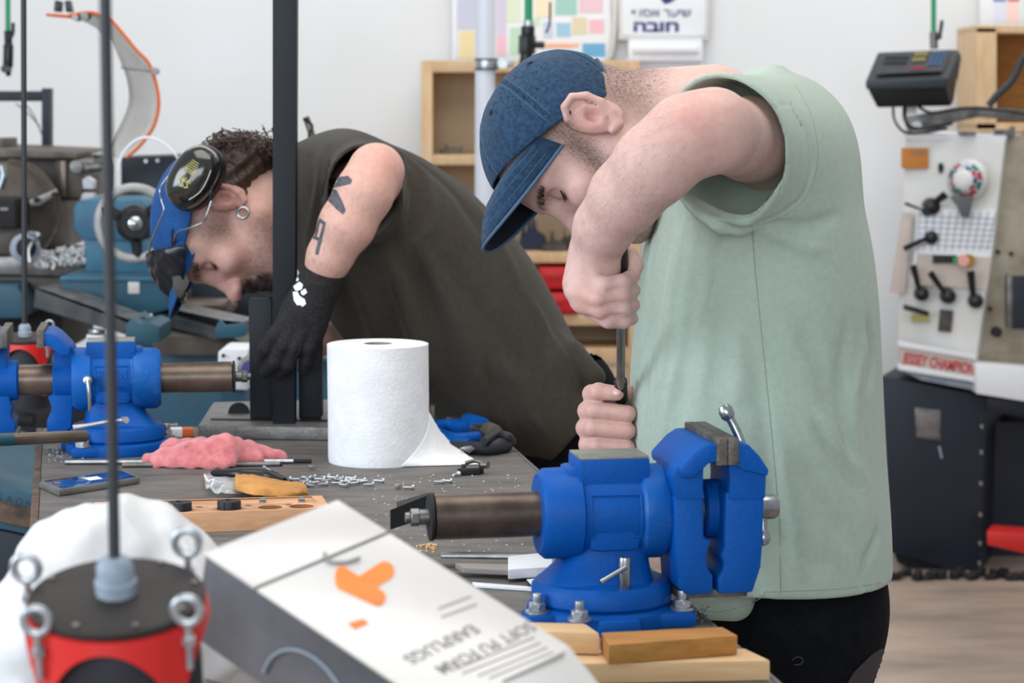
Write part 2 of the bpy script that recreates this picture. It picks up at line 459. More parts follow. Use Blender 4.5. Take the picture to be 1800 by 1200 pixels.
M['brown_paper'] = mat('kraft_paper', 0xc88f4c, 0.85, base2=0x9d6b38, nscale=24, bump=0.3, contrast=(0.45,0.8))
M['teal'] = mat('teal_machine_paint', 0x225468, 0.5, base2=0x1a4353, nscale=6, bump=0.2, bscale=60)
M['teal_light'] = mat('light_blue_machine_paint', 0x39708c, 0.5, base2=0x2b5a75, nscale=8, bump=0.25, bscale=60)
M['teal_dark'] = mat('dark_teal_tray', 0x24495c, 0.5, base2=0x2c5b70, nscale=5, bump=0.2)
M['navy'] = mat('navy_panel', 0x17222e, 0.5, base2=0x111a25, nscale=5)
M['navy2'] = mat('navy_cabinet', 0x101725, 0.45, base2=0x18202f, nscale=3, bump=0.1)
M['cream'] = mat('machine_cream', 0xdad9d6, 0.5, base2=0xcccac6, nscale=5)
M['old_cast'] = mat('old_cast_iron', 0x4c4743, 0.55, 0.4, base2=0x6e655c, nscale=10, bump=0.4, bscale=50)
M['rust_cast'] = mat('brownish_cast_iron', 0x6a625b, 0.5, 0.35, base2=0x4d443d, nscale=8, bump=0.3)
M['dark_gap'] = mat('dark_iron', 0x1b1a1c, 0.7)
M['plate'] = mat('cast_base_plate', 0x6e6c6c, 0.5, 0.45, base2=0x8a8784, nscale=40, bump=0.6, bscale=150)
M['white_frame'] = mat('white_enamel', 0xdedfe2, 0.4)
M['white_plastic'] = mat('white_plastic', 0xe6e8ee, 0.4)
M['orange_trim'] = mat('orange_rubber_trim', 0xd8662b, 0.6)
M['guard'] = mat('clouded_polycarbonate', 0xd5d2cc, 0.3, alpha=0.72, base2=0xc0bbb2, nscale=9)
M['green'] = mat('green_hose', 0x14905f, 0.4)
M['red'] = mat('red_enamel', 0xcf2a26, 0.42, base2=0xc02322, nscale=6)
M['red_plastic'] = mat('red_drawer_plastic', 0xc3161c, 0.4)
M['disc'] = mat('dark_grey_cap', 0x28242300 >> 8, 0.6, base2=0x35302e, nscale=14, bump=0.2, spec=0.3)
M['grey_plastic'] = mat('pale_blue_grey_plastic', 0x9aa5b0, 0.5, base2=0x8792a0, nscale=20)
M['rod'] = mat('black_cord', 0x2b2c30, 0.5, bump=0.2, bscale=300)
M['zinc'] = mat('zinc_plated', 0xc9ccd0, 0.35, 0.8, base2=0xa4a8ad, nscale=60)
M['phone_glass'] = mat('phone_screen', 0x1c3a66, 0.06, base2=0x24528c, nscale=5, coat=1.0)
M['phone_case'] = mat('phone_case', 0x5b5b58, 0.5, base2=0x73726e, nscale=14)
M['white_ink'] = mat('white_ink', 0xe8ebee, 0.6)
M['blue_ink'] = mat('navy_ink', 0x40407e, 0.6)
M['purple_ink'] = mat('purple_ink', 0x403377, 0.6)
M['red_ink'] = mat('red_ink', 0xc0424a, 0.6)
M['sticker_orange'] = mat('orange_sticker', 0xc27a35, 0.6)
M['screen_grey'] = mat('dark_keypad', 0x5a5c5f, 0.4)
M['dro'] = mat('charcoal_plastic', 0x2c3136, 0.5, bump=0.2)
M['beige'] = mat('oily_beige_casting', 0xa79f8f, 0.5, base2=0x827560, nscale=7, bump=0.25)
M['pipe_white'] = mat('white_pipe', 0xd6dae3, 0.35)
M['brass'] = mat('brass', 0xb08a3e, 0.35, 0.8)
def flat(name, c, r=0.6): return mat(name, c, r)
# skin and cloth
M['skin'] = mat('skin', (1,1,1,1), 0.5, base2=0xf2e4e0, nscale=90, attr=True, sss=0.25, bump=0.12, bscale=420, contrast=(0.3,0.8), spec=0.35)
M['hair'] = mat('dark_brown_hair', 0x2b201b, 0.45, base2=0x4a362b, nscale=60)
M['brow'] = mat('eyebrow_hair', 0x33231d, 0.6)
M['eye'] = mat('eyeball', 0xcfc9c4, 0.15)
M['iris'] = mat('iris', 0x30251f, 0.1)
M['green_shirt'] = mat('sage_green_cotton', 0xa8b7a9, 0.95, base2=0xa1b0a2, nscale=120, bump=0.45, bscale=900, sheen=0.25, spec=0.1)
M['green_seam'] = mat('sage_seam', 0x8c9c87, 0.95)
M['olive_shirt'] = mat('charcoal_olive_cotton', 0x403b35, 0.95, base2=0x3a352f, nscale=100, bump=0.45, bscale=900, sheen=0.12, spec=0.1)
M['trousers'] = mat('black_trousers', 0x0e0f12, 0.9, base2=0x15161a, nscale=50, spec=0.1)
M['trousers_panel'] = mat('grey_mesh_panel', 0x3c3536, 0.9)
M['denim'] = mat('washed_blue_cap', 0x233850, 0.95, base2=0x35506c, nscale=160, bump=0.6, bscale=700, sheen=0.12, contrast=(0.4,0.75), spec=0.1)
M['denim_line'] = mat('cap_stitching', 0x4a627c, 0.9)
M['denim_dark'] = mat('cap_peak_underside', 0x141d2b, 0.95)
M['cap_blue'] = mat('royal_blue_cloth', 0x134f8e, 0.85, base2=0x0c3f74, nscale=25, bump=0.4, bscale=300)
M['leather'] = mat('black_leatherette', 0x17191e, 0.3, bump=0.4, bscale=60)
M['gloss_black'] = mat('gloss_olive_black_shell', 0x1f1e1a, 0.12, coat=0.8)
M['gold_ink'] = mat('pale_gold_ink', 0xc8bf7c, 0.5)
M['glove'] = mat('black_knit_glove', 0x242324, 0.85, base2=0x343132, nscale=200, bump=0.8, bscale=500, spec=0.2)
M['tattoo'] = mat('blue_black_ink', 0x3a414a, 0.6, base2=0x59606a, nscale=160)
M['wheel_grey'] = mat('worn_grey_rim', 0xb2b0ae, 0.4, base2=0x98969a, nscale=20)
M['rail_iron'] = mat('dark_grey_rail', 0x5a5c5e, 0.35, 0.4, base2=0x3f4143, nscale=12)
# ---------------------------------------------------------------- helpers placed by measured position
def pp(poly, d, t, b=0.0, seg=2):
    bm = bmesh.new(); d = d if isinstance(d, (list, tuple)) else [d]*len(poly)
    lo = [bm.verts.new(P(x, y, q)) for (x, y), q in zip(poly, d)]; tv = Vector((0, t, 0)) if not isinstance(t, tuple) else Vector(t); hi = [bm.verts.new(v.co + tv) for v in lo]
    n = len(poly); bm.faces.new(lo); bm.faces.new(hi[::-1])
    for i in range(n): bm.faces.new((lo[i], hi[i], hi[(i+1)%n], lo[(i+1)%n]))
    bmesh.ops.recalc_face_normals(bm, faces=bm.faces)
    return bev(bm, b, seg) if b else smooth(bm, 30)
def pb(x0, y0, x1, y1, d, t, b=0.0): return pp([(x0,y0),(x1,y0),(x1,y1),(x0,y1)], d, t, b)
def pcyl(x, y, rpx, d, t, n=28, b=0.0, tilt=(0,1,0)):
    p = P(x, y, d); return cyl(p, p + Vector(tilt).normalized()*t, R_(rpx, d), n=n, b=b)
def base_of(bm_list):
    lo = Vector((1e9,)*3); hi = Vector((-1e9,)*3)
    for b in bm_list:
        for v in b.verts:
            for i in range(3): lo[i] = min(lo[i], v.co[i]); hi[i] = max(hi[i], v.co[i])
    return ((lo.x+hi.x)/2, (lo.y+hi.y)/2, lo.z)
def build(name, label, cat, parts, group=None):
    """parts: list of (name, bmesh, material[, label]) or nested (…, [subparts])"""
    loc = base_of([p[1] for p in parts])
    t = thing(name, label, cat, loc, group=group)
    for p in parts:
        subs = p[-1] if isinstance(p[-1], list) else []
        lab = p[3] if len(p) > 3 and isinstance(p[3], str) else None
        o = obj(p[0], p[1], M[p[2]], t, lab)
        for q in subs: obj(q[0], q[1], M[q[2]], o, q[3] if len(q) > 3 else None)
    return t
# ---------------------------------------------------------------- room shell
struct('floor', box((0, 4.5, -0.05), (9, 9.4, 0.1)), M['floor'])
struct('wall_back', box((0, 8.6, 1.9), (9, 0.2, 4.0)), M['wall'])
struct('baseboard_back', box((0, 8.485, 0.05), (9, 0.03, 0.1), b=0.004), M['cream'])
# ---------------------------------------------------------------- pine shelving on the back wall
DS = 8.12; TS = 0.30
sh = [('side_panel', pb(740, 106, 760, 880, DS, TS, 0.003), 'shelf_wood'),
      ('side_panel', pb(1105, 106, 1125, 880, DS, TS, 0.003), 'shelf_wood'),
      ('back_panel', pb(752, 110, 1115, 880, DS+TS-0.02, 0.015), 'shelf_back')]
for y0, y1 in ((106, 127), (272, 290), (443, 462), (552, 572), (612, 640)):
    sh.append(('shelf_board', pb(758, y0, 1107, y1, DS+0.004, TS-0.03, 0.003), 'shelf_wood'))
sh.append(('cupboard_door', pb(1000, 640, 1104, 860, DS+0.01, 0.02, 0.003), 'shelf_back'))
build('wooden_shelf', 'tall pale pine shelf unit on the back wall between the two men', 'shelf', sh)
for k, (x0, y0, x1, y1) in enumerate(((948, 470, 1014, 508), (955, 514, 1018, 550))):
    build('drawer_bin', ['upper red plastic bin under the shelf of models', 'lower red plastic bin under the shelf of models'][k], 'bin',
          [('bin_body', pb(x0, y0, x1, y1, DS-0.02, 0.22, 0.006), 'red_plastic'), ('label_holder', pb(x0+10, y0+8, x0+40, y0+18, DS-0.026, 0.006, 0.001), 'red')], group='red bins on the pine shelf')
# little dark models on the shelves
def lump(name, label, px, py, wpx, hpx, d, seed, cat='model', group=None, m='dark_gap', spikes=5):
    rnd = random.Random(seed); c = P(px, py, d); c.z = P(px, py, DS).z + 0.001; w_, h_ = R_(wpx, d), R_(hpx, d)
    bms = [bev(prism([(-w_/2,0),(w_/2,0),(w_*0.42,h_*0.3),(w_*0.1,h_*0.42),(-w_*0.3,h_*0.36),(-w_*0.5,h_*0.2)], Matrix.Translation(c) @ XZ, -w_*0.25, w_*0.25), 0.002)]
    for k in range(spikes):
        x = rnd.uniform(-0.42, 0.42)*w_; r = rnd.uniform(0.04, 0.11)*w_; hh = rnd.uniform(0.35, 1.0)*h_*(1-abs(x/w_)*0.9)
        bms.append(cyl(c+Vector((x, rnd.uniform(-0.15,0.15)*w_, 0)), c+Vector((x+rnd.uniform(-.05,.05)*w_, 0, hh)), r, r*0.25, n=8))
    o = obj(name, merge(*bms), M[m]); tag(o, label, cat, group); return o
lump('small_casting', 'small dark casting standing on the upper left pine shelf', 795, 271, 36, 26, DS+0.1, 3, 'casting', None, 'old_cast', 4)
lump('small_casting', 'tiny upright dark piece at left end of the upper pine shelf', 776, 271, 9, 16, DS+0.1, 4, 'casting', None, 'old_cast', 2)
mdl = M['dark_gap']; M['model_blue'] = mat('dark_blue_model', 0x1d2b4d, 0.6, base2=0x262b33, nscale=20); M['model_grey'] = mat('mottled_dark_model', 0x36312f, 0.7, base2=0x5a514b, nscale=40)
lump('tower_model', 'dark blue spired model on the shelf above the red bins', 938, 443, 50, 82, DS+0.12, 11, 'model', None, 'model_blue', 8)
lump('tower_model', 'grey jagged model on the shelf beside the dark blue one', 975, 443, 44, 44, DS+0.06, 12, 'model', None, 'model_grey', 7)
lump('tower_model', 'peaked dark model on the shelf just left of the bare forearm', 1000, 443, 34, 60, DS+0.12, 13, 'model', None, 'model_grey', 5)
lump('tower_model', 'low brown model on the shelf seen between forearm and green shirt', 1072, 443, 60, 38, DS+0.12, 14, 'model', None, 'rust_cast', 6)
# ---------------------------------------------------------------- wall posters
DW = 8.47
def chart(name, label, x0, x1, y0, y1, blocks):
    t = build(name, label, 'poster', [('sheet', pb(x0, y0, x1, y1, DW, 0.012, 0.002), 'white_ink')])
    for i, (a, b_, c, d_, colr) in enumerate(blocks):
        mk = 'chart_%06x' % colr
        if mk not in M: M[mk] = mat('print_tint', colr, 0.6)
        obj('colour_block', pb(a, b_, c, d_, DW-0.002, 0.002), M[mk], t)
    return t
ch = [(805,-40,838,52,0xc3c6d8),(808,55,834,103,0xe3d3a2),(872,-30,890,60,0xcfc8dd),(873,62,890,98,0xe8bccb),(891,-10,915,38,0xd9e2c9),(896,48,918,96,0xb9d8bf),
      (976,-10,1014,26,0x9fcac0),(1018,-10,1060,22,0xe6c3cb),(978,40,1003,64,0x9fc3da),(1006,30,1032,60,0xd9cfae),(1036,34,1062,58,0xeab8c4),(1024,76,1064,100,0x6aa7cc),
      (940,-10,972,30,0xeee1c4),(955,38,972,66,0xc2cbe0),(936,76,1018,84,0xecb193),(920,32,950,44,0xc9e0c6),(845,10,868,40,0xe8dfc0),(1006,84,1022,102,0xd8e6ef)]
cp = chart('wall_chart', 'large pastel chart with rounded corner behind the white pipe', 797, 1074, -60, 108, ch)
obj('rounded_frame', tube([P(1042,112,DW-0.004),P(1062,108,DW-0.004),P(1074,92,DW-0.004),P(1080,40,DW-0.004),P(1081,-60,DW-0.004)], 0.012, n=6), M['cream'], cp)
obj('frame_strip', pb(795, -60, 803, 110, DW-0.008, 0.01, 0.001), M['white_plastic'], cp)
sg = build('hair_sign', 'white sign with dark blue Hebrew lettering and purple disc', 'sign', [('backing', pb(1087,-60,1247,70,DW-0.006,0.014,0.003), 'cream'), ('face', pb(1094,-60,1240,62,DW-0.010,0.006,0.001), 'white_ink')])
def at_wall(px, py, d): return Matrix.Translation(P(px, py, d)) @ Matrix(((1,0,0,0),(0,0,-1,0),(0,1,0,0),(0,0,0,1)))
import os
def find_font(nm):
    try:
        p = os.path.join(bpy.utils.system_resource('DATAFILES'), 'fonts', nm)
        return bpy.data.fonts.load(p) if os.path.exists(p) else None
    except Exception: return None
heb = find_font('NotoSansHebrew-Regular.woff2')
rr = lambda px: px*DW/F
obj('lettering', text_mesh('ףוסא רעיש', rr(25), at_wall(1110, 29, DW-0.0115), 0.0006, heb, 1.16, bold=0.0004), M['blue_ink'], sg)
obj('lettering', text_mesh('הבוח', rr(32), at_wall(1112, 55, DW-0.0115), 0.0006, heb, 1.5, bold=0.0022), M['blue_ink'], sg)
obj('purple_disc', cyl(P(1166, -22, DW-0.010), P(1166, -22, DW-0.0125), rr(29), n=40), M['purple_ink'], sg)
ld = build('leaflet_holder', 'clear white leaflet holder below the Hebrew sign', 'holder', [('tray', pb(1104, 70, 1236, 108, DW-0.04, 0.05, 0.008), 'white_plastic'), ('lip', pb(1112, 82, 1228, 92, DW-0.052, 0.02, 0.004), 'wall'), ('back_plate', pb(1100,100,1236,132,DW,0.012,0.003), 'white_plastic')])
eb = build('emergency_box', 'white box with a round red button between two blue covers', 'switch box', [('box_body', pb(1118, 128, 1234, 176, DW-0.03, 0.05, 0.005), 'white_plastic'),
    ('blue_cover', pb(1124,136,1140,160,DW-0.04,0.012,0.002), 'blue_paint'), ('blue_cover', pb(1196,135,1228,162,DW-0.04,0.012,0.002), 'blue_paint'), ('red_plate', pb(1147,134,1192,170,DW-0.038,0.01,0.003), 'red_plastic'),
    ('red_button', revolve([(0.040,0),(0.042,0.012),(0.030,0.03),(0.0,0.034)], P(1171,150,DW-0.036), (0,-1,0)), 'red')])
# ---------------------------------------------------------------- white pipe, green hose
dp = 7.4
pv = build('white_pipe', 'vertical white pipe with steel clamp in front of the pine shelf', 'pipe', [('pipe', cyl(P(855,-900,dp), P(851,1000,dp), R_(17.5,dp), n=28), 'pipe_white'),
    ('clamp', cyl(P(855,104,dp), P(855,122,dp), R_(20,dp), n=28, b=0.002), 'zinc'), ('clamp_band', merge(cyl(P(855,103,dp), P(855,106,dp), R_(21,dp), n=28), cyl(P(855,120,dp), P(855,123,dp), R_(21,dp), n=28)), 'black_plastic'),
    ('bracket', merge(pb(872,105,903,118,dp-0.01,0.03,0.002), pcyl(884,111,9,dp-0.04,0.04,12)), 'zinc')])
dh = 7.0
build('air_hose', 'green air hose ending in a black coupling above the blue cap', 'hose', [('hose', cyl(P(929,-900,dh), P(929,40,dh), R_(7,dh), n=14), 'green'), ('ferrule', cyl(P(929,36,dh), P(929,48,dh), R_(9,dh), n=16, b=0.001), 'zinc'),
    ('coupling', merge(cyl(P(928,46,dh),P(928,62,dh),R_(12,dh),n=18,b=0.002), cyl(P(927,62,dh),P(926,95,dh),R_(15,dh),n=8,b=0.003), cyl(P(926,92,dh),P(922,125,dh),R_(11,dh),n=18), cyl(P(934,78,dh),P(957,79,dh),R_(6,dh),n=12)), 'black_plastic')])
build('hanging_hook', 'thin dark hook hanging before the pastel chart', 'hook', [('hook_rod', tube([P(967,4,dh),P(966,40,dh),P(960,58,dh)], R_(2,dh), n=6), 'navy')])
# ---------------------------------------------------------------- right side: cubby, poster, hose, display, lathe
build('wooden_cubby', 'pine cubby box on the wall at the right edge', 'shelf', [('side_panel', pb(1716,48,1752,228,8.05,0.35,0.003), 'shelf_wood'), ('top_board', pb(1716,44,1960,58,8.05,0.35,0.003), 'shelf_wood'),
    ('shelf_board', pb(1716,216,1960,232,8.05,0.35,0.003), 'shelf_wood'), ('side_panel', pb(1930,48,1960,228,8.05,0.35,0.003), 'shelf_wood'), ('back_panel', pb(1720,50,1960,230,8.38,0.015), 'wood_dark')])
chart('wall_chart', 'white pastel chart above the right cubby', 1722, 1960, -80, 45, [(1746,5,1768,38,0xd9dceb),(1770,5,1792,38,0xf0d0c8),(1746,-10,1768,3,0x7b88b8),(1771,-10,1792,3,0xd07080),(1796,-10,1820,38,0xcfe3dc)])
build('air_hose', 'green air hose with blue valve above the display', 'hose', [('hose', cyl(P(1641,-900,7.8),P(1641,58,7.8),R_(4.5,7.8),n=12),'green'), ('valve', merge(cyl(P(1641,56,7.8),P(1642,86,7.8),R_(7,7.8),n=12), cyl(P(1636,64,7.8),P(1655,64,7.8),R_(5,7.8),n=10)),'steel_dull'),
    ('valve_lever', tube([P(1646,70,7.78),P(1652,60,7.78),P(1656,36,7.78)], R_(3.2,7.8), n=8), 'navy')])
dd = 7.5
dr = thing('digital_readout', 'dark grey digital readout box on arm over the lathe', 'display', P(1605,188,dd+0.1))
def P3(x, y, d): return P(x, y, d)
def hull(pts, b=0.0):
    bm = bmesh.new(); [bm.verts.new(p) for p in pts]; r = bmesh.ops.convex_hull(bm, input=bm.verts)
    bmesh.ops.dissolve_limit(bm, angle_limit=0.02, verts=bm.verts, edges=bm.edges)
    bmesh.ops.recalc_face_normals(bm, faces=bm.faces); return bev(bm, b) if b else smooth(bm, 20)
obj('housing', hull([P(1521,142,dd),P(1668,136,dd),P(1522,158,dd),P(1666,155,dd),P(1543,92,dd+.12),P(1686,86,dd+.16),P(1690,100,dd+.16),P(1521,150,dd),P(1686,110,dd+.2),P(1545,100,dd+.2),P(1540,150,dd+.2),P(1684,140,dd+.2)], 0.008), M['dro'], dr)
obj('lower_housing', hull([P(1526,158,dd+.01),P(1664,155,dd+.01),P(1542,189,dd+.02),P(1672,186,dd+.04),P(1530,158,dd+.18),P(1684,130,dd+.18),P(1546,189,dd+.16),P(1676,180,dd+.18)], 0.006), M['black_plastic'], dr)
def dpl(u, v, lift=0.0):  # on the sloping top face
    a = P(1530,140,dd+.002)*(1-u)*(1-v)+P(1662,134,dd+.002)*u*(1-v)+P(1547,96,dd+.115)*(1-u)*v+P(1680,91,dd+.15)*u*v
    return a + Vector((0,-0.005-lift,0.012+lift))
def dquad(u0,u1,v0,v1,lift=0.0):
    bm = bmesh.new(); q = [bm.verts.new(dpl(u,v,lift)) for u,v in ((u0,v0),(u1,v0),(u1,v1),(u0,v1))]; bm.faces.new(q)
    bmesh.ops.solidify(bm, geom=bm.faces, thickness=0.002); return smooth(bm, 20)
kp = obj('keypad', dquad(0.05,0.95,0.06,0.93), M['screen_grey'], dr)
M['key_yellow'] = mat('yellow_keys', 0xb3a967, 0.5); M['key_blue'] = mat('blue_keys', 0x557ba6, 0.5)
for i in range(2):
    for j in range(3): obj('yellow_key', dquad(0.48+j*0.06,0.525+j*0.06,0.5+i*0.22,0.64+i*0.22,0.002), M['key_yellow'], kp)
for i in range(4):
    for j in range(3): obj('blue_key', dquad(0.71+j*0.065,0.76+j*0.065,0.3+i*0.15,0.41+i*0.15,0.002), M['key_blue'], kp)
for i in range(2): obj('grey_line', dquad(0.1,0.42,0.45+i*0.2,0.53+i*0.2,0.002), M['dro'], kp)
obj('red_stripe', dquad(0.5,0.7,0.16,0.24,0.002), M['red_ink'], kp)
ar = build('readout_arm', 'grey arm and cables carrying the digital readout', 'arm', [('arm_beam', pp([(1592,205),(1690,190),(1720,186),(1830,196),(1830,214),(1720,206),(1600,232)], 7.65, 0.06, 0.003), 'steel_dull'),
    ('clamp', merge(pb(1592,186,1612,200,7.6,0.05,0.003), pcyl(1612,222,9,7.58,0.06,14)), 'white_plastic'),
    ('cable', merge(tube([P(1570,190,7.55),P(1573,212,7.5),P(1590,232,7.52),P(1620,233,7.52),P(1665,226,7.55)],R_(2.5,7.5),n=6), tube([P(1590,190,7.55),P(1592,212,7.5),P(1608,226,7.5),P(1650,222,7.5),P(1672,216,7.55)],R_(4,7.5),n=6), tube([P(1615,188,7.55),P(1640,198,7.5),P(1700,190,7.55),P(1780,196,7.55),P(1840,206,7.55)],R_(3,7.5),n=6)), 'black_plastic')])
build('flexible_conduit', 'thick dark flexible conduit crossing the right cubby', 'hose', [('conduit', tube([P(1738,186,7.3),P(1752,168,7.3),P(1780,140,7.3),P(1800,100,7.3),P(1830,60,7.3)],R_(6.5,7.3),n=10), 'rod')])
# lathe headstock
dl = 7.6
la = thing('engine_lathe', 'white lathe headstock with black levers and a red lettered nameplate', 'lathe', P(1690, 655, dl+0.3))
obj('headstock', pp([(1592,240),(1768,246),(1742,455),(1712,662),(1577,645),(1580,440)], [dl,dl-.02,dl-.04,dl-.05,dl-.02,dl], (0.22,0.7,0), 0.012), M['cream'], la)
obj('bed_end', pp([(1766,240),(1860,240),(1860,640),(1712,640),(1740,455)], dl+0.02, (0.22,0.7,0), 0.01), M['beige'], la)
obj('top_plate', pp([(1588,232),(1640,236),(1770,238),(1768,250),(1590,246)], dl-0.01, (0.2,0.6,0), 0.004), M['white_frame'], la)
obj('dark_guard', pb(1779,486,1850,578,dl-0.03,0.04,0.003), M['navy'], la); obj('steel_edge', pb(1771,484,1780,576,dl-0.035,0.04,0.002), M['steel_dull'], la)
obj('lower_cover', pp([(1715,640),(1860,652),(1860,715),(1716,692)], dl-0.12, 0.5, 0.006), M['white_frame'], la)
obj('socket', pcyl(1753,584,9,dl-0.01,0.03), M['dark_gap'], la)
for a, b_ in ((1755,443),(1778,446),(1741,543)): obj('bolt', pcyl(a, b_, 3.6, dl+0.005, 0.02, 10), M['dark_gap'], la)
sp_ = obj('selector_plate', pp([(1614,364),(1752,370),(1735,508),(1604,500)], dl-0.045, 0.02, 0.002), M['white_ink'], la)
M['plate_grid'] = mat('grey_chart_lines', 0x9a9aa4, 0.6)
gl = [tube([P(1616+i*13.5,372,dl-.047),P(1612+i*12.3,440,dl-.047)], R_(0.9,dl), n=4) for i in range(11)] + [tube([P(1615,380+j*10,dl-.047),P(1750-j*1.2,384+j*10,dl-.047)], R_(0.8,dl), n=4) for j in range(6)]
obj('printed_grid', merge(*gl), M['plate_grid'], sp_)
M['print_tan'] = mat('tan_print', 0xc5b6ad, 0.6)
obj('lower_print', pp([(1612,445),(1742,452),(1735,506),(1605,500)], dl-0.047, 0.003), M['print_tan'], sp_)
obj('scale_strip', pp([(1588,374),(1604,374),(1590,516),(1566,514)], dl-0.03, 0.02, 0.001), M['print_tan'], la)
os_ = obj('orange_sticker', pb(1586,260,1632,296,dl-0.02,0.02,0.001), M['sticker_orange'], la)
obj('sticker_lettering', text_mesh('ROSH', R_(11,dl), at_wall(1600,272,dl-0.022), 0.0004), M['grey_text'], os_)
obj('keyhole', pp([(1651,288),(1656,286),(1659,294),(1657,303),(1652,304),(1650,296)], dl-0.02, 0.02), M['dark_gap'], la)
ci = M['print_tan']
dial = obj('speed_dial', revolve([(R_(36,dl),0),(R_(38,dl),0.012),(R_(33,dl),0.035),(R_(17,dl),0.075),(R_(9,dl),0.08),(0,0.08)], P(1704,316,dl-0.03), (-0.5,-1,0.05), 40), M['cream'], la)
cols = [0xcf4a5f,0x3f9f92,0xe9e9ee,0xd8506a,0x3467a8,0xe9e9ee,0x4fae9f,0xcc5a77]
axd = Vector((-0.5,-1,0.05)).normalized(); fr = frame_for(axd)
for i in range(8): M['dial_%d' % i] = mat('dial_print', cols[i], 0.4)
for i in range(10):
    a = 2*PI*i/10
    for ring, (r0, r1, h0, h1) in enumerate(((31, 25, .044, .058), (24, 19, .060, .072))):
        bm = bmesh.new(); qs = []
        for (r, h, aa) in ((r0,h0,a),(r0,h0,a+0.5),(r1,h1,a+0.5),(r1,h1,a)):
            qs.append(bm.verts.new(P(1704,316,dl-0.03) + fr @ Vector((R_(r,dl)*math.cos(aa+ring*.3), R_(r,dl)*math.sin(aa+ring*.3), h+0.002))))
        bm.faces.new(qs); bmesh.ops.solidify(bm, geom=bm.faces, thickness=0.003); obj('colour_segment', bm, M['dial_%d' % ((i+ring*3) % 8)], dial)
def lever(x, y, x2, y2, rk, d=dl-0.06, wd=8):
    kn = revolve([(R_(rk*0.8,d),0),(R_(rk,d),0.015),(R_(rk*0.9,d),0.05),(R_(rk*0.4,d),0.062),(0,0.063)], P(x,y,d+0.05), (0,-1,0), 20)
    a, b_ = P(x,y,d+0.01), P(x2,y2,d-0.02); dr_ = (b_-a).normalized(); n_ = Vector((-dr_.z,0,dr_.x))*R_(wd,d)
    arm = hull([a+n_*.6+Vector((0,.01,0)),a-n_*.6+Vector((0,.01,0)),b_+n_,b_-n_,a+n_*.6-Vector((0,.01,0)),a-n_*.6-Vector((0,.01,0)),b_+n_-Vector((0,.018,0)),b_-n_-Vector((0,.018,0))], 0.002)
    o = obj('lever_knob', kn, M['black_plastic'], la); obj('lever_arm', arm, M['black_plastic'], o)
lever(1633, 416, 1588, 437, 13, wd=5); lever(1617, 515, 1604, 466, 13, wd=6); lever(1663, 519, 1634, 478, 14, wd=6); lever(1711, 527, 1705, 476, 14, wd=7); lever(1634, 362, 1662, 341, 16, wd=8); lever(1625,370,1590,357,9,wd=3)
obj('dial_pointer', pp([(1672,345),(1712,344),(1704,383),(1692,381),(1684,362)], dl-0.1, 0.03, 0.003), M['screen_grey'], la)
obj('short_handle', pp([(1591,535),(1634,548),(1632,556),(1589,544)], dl-0.08, 0.03, 0.003), M['black_plastic'], la)
obj('yellow_plate', pb(1603,552,1634,566,dl-0.035,0.02), M['key_yellow'], la)
obj('sight_window', pp([(1654,544),(1676,546),(1672,584),(1650,582)], dl-0.045, 0.03, 0.001), M['model_grey'], la)
obj('threaded_shaft', merge(*[pp([(1641+k*7,448),(1646+k*7,449),(1645+k*7,463),(1640+k*7,462)], dl-0.06, 0.02) for k in range(6)]), M['black_plastic'], la)
obj('teal_button', pcyl(1681,457,6,dl-0.07,0.03,14), M['green'], la); M['pink_lamp'] = mat('pink_lamp', 0xe2a099, 0.3); obj('pink_button', pcyl(1694,458,10,dl-0.08,0.03,18), M['pink_lamp'], la); obj('brass_ring', pcyl(1703,458,11,dl-0.065,0.03,18), M['brass'], la)
npz = obj('nameplate', pp([(1584,608),(1714,630),(1713,662),(1584,640)], dl-0.08, 0.03, 0.001), M['print_tan'], la)
Mn = Matrix.Translation(P(1586,637,dl-0.083)) @ Matrix(((1,0,0,0),(0,0,-1,0),(0,1,0,0),(0,0,0,1))) @ Matrix.Rotation(math.radians(-9.5),4,'Z')
obj('lettering', text_mesh('JESSEY CHAMPION', R_(27,dl), Mn, 0.0005, None, 0.57, bold=0.0012), M['red_ink'], npz)
obj('name_frame', merge(pp([(1580,600),(1716,624),(1716,632),(1580,609)], dl-0.09, 0.04,0.001), pp([(1580,640),(1716,663),(1716,672),(1580,650)], dl-0.09, 0.04,0.001)), M['white_frame'], la)
obj('drip_edge', pp([(1582,650),(1716,675),(1716,686),(1620,668)], dl-0.06, 0.05), M['grey_plastic'], la)
# rust streak and small fittings on top
for q_ in (pcyl(1779,234,6,dl-.02,.05,12), cyl(P(1779,240,dl),P(1779,222,dl),R_(5,dl),n=10), pb(1688,232,1716,238,dl-.03,.04), pb(1750,228,1776,240,dl,.04)): obj('top_fitting', q_, M['steel_dull'], la)
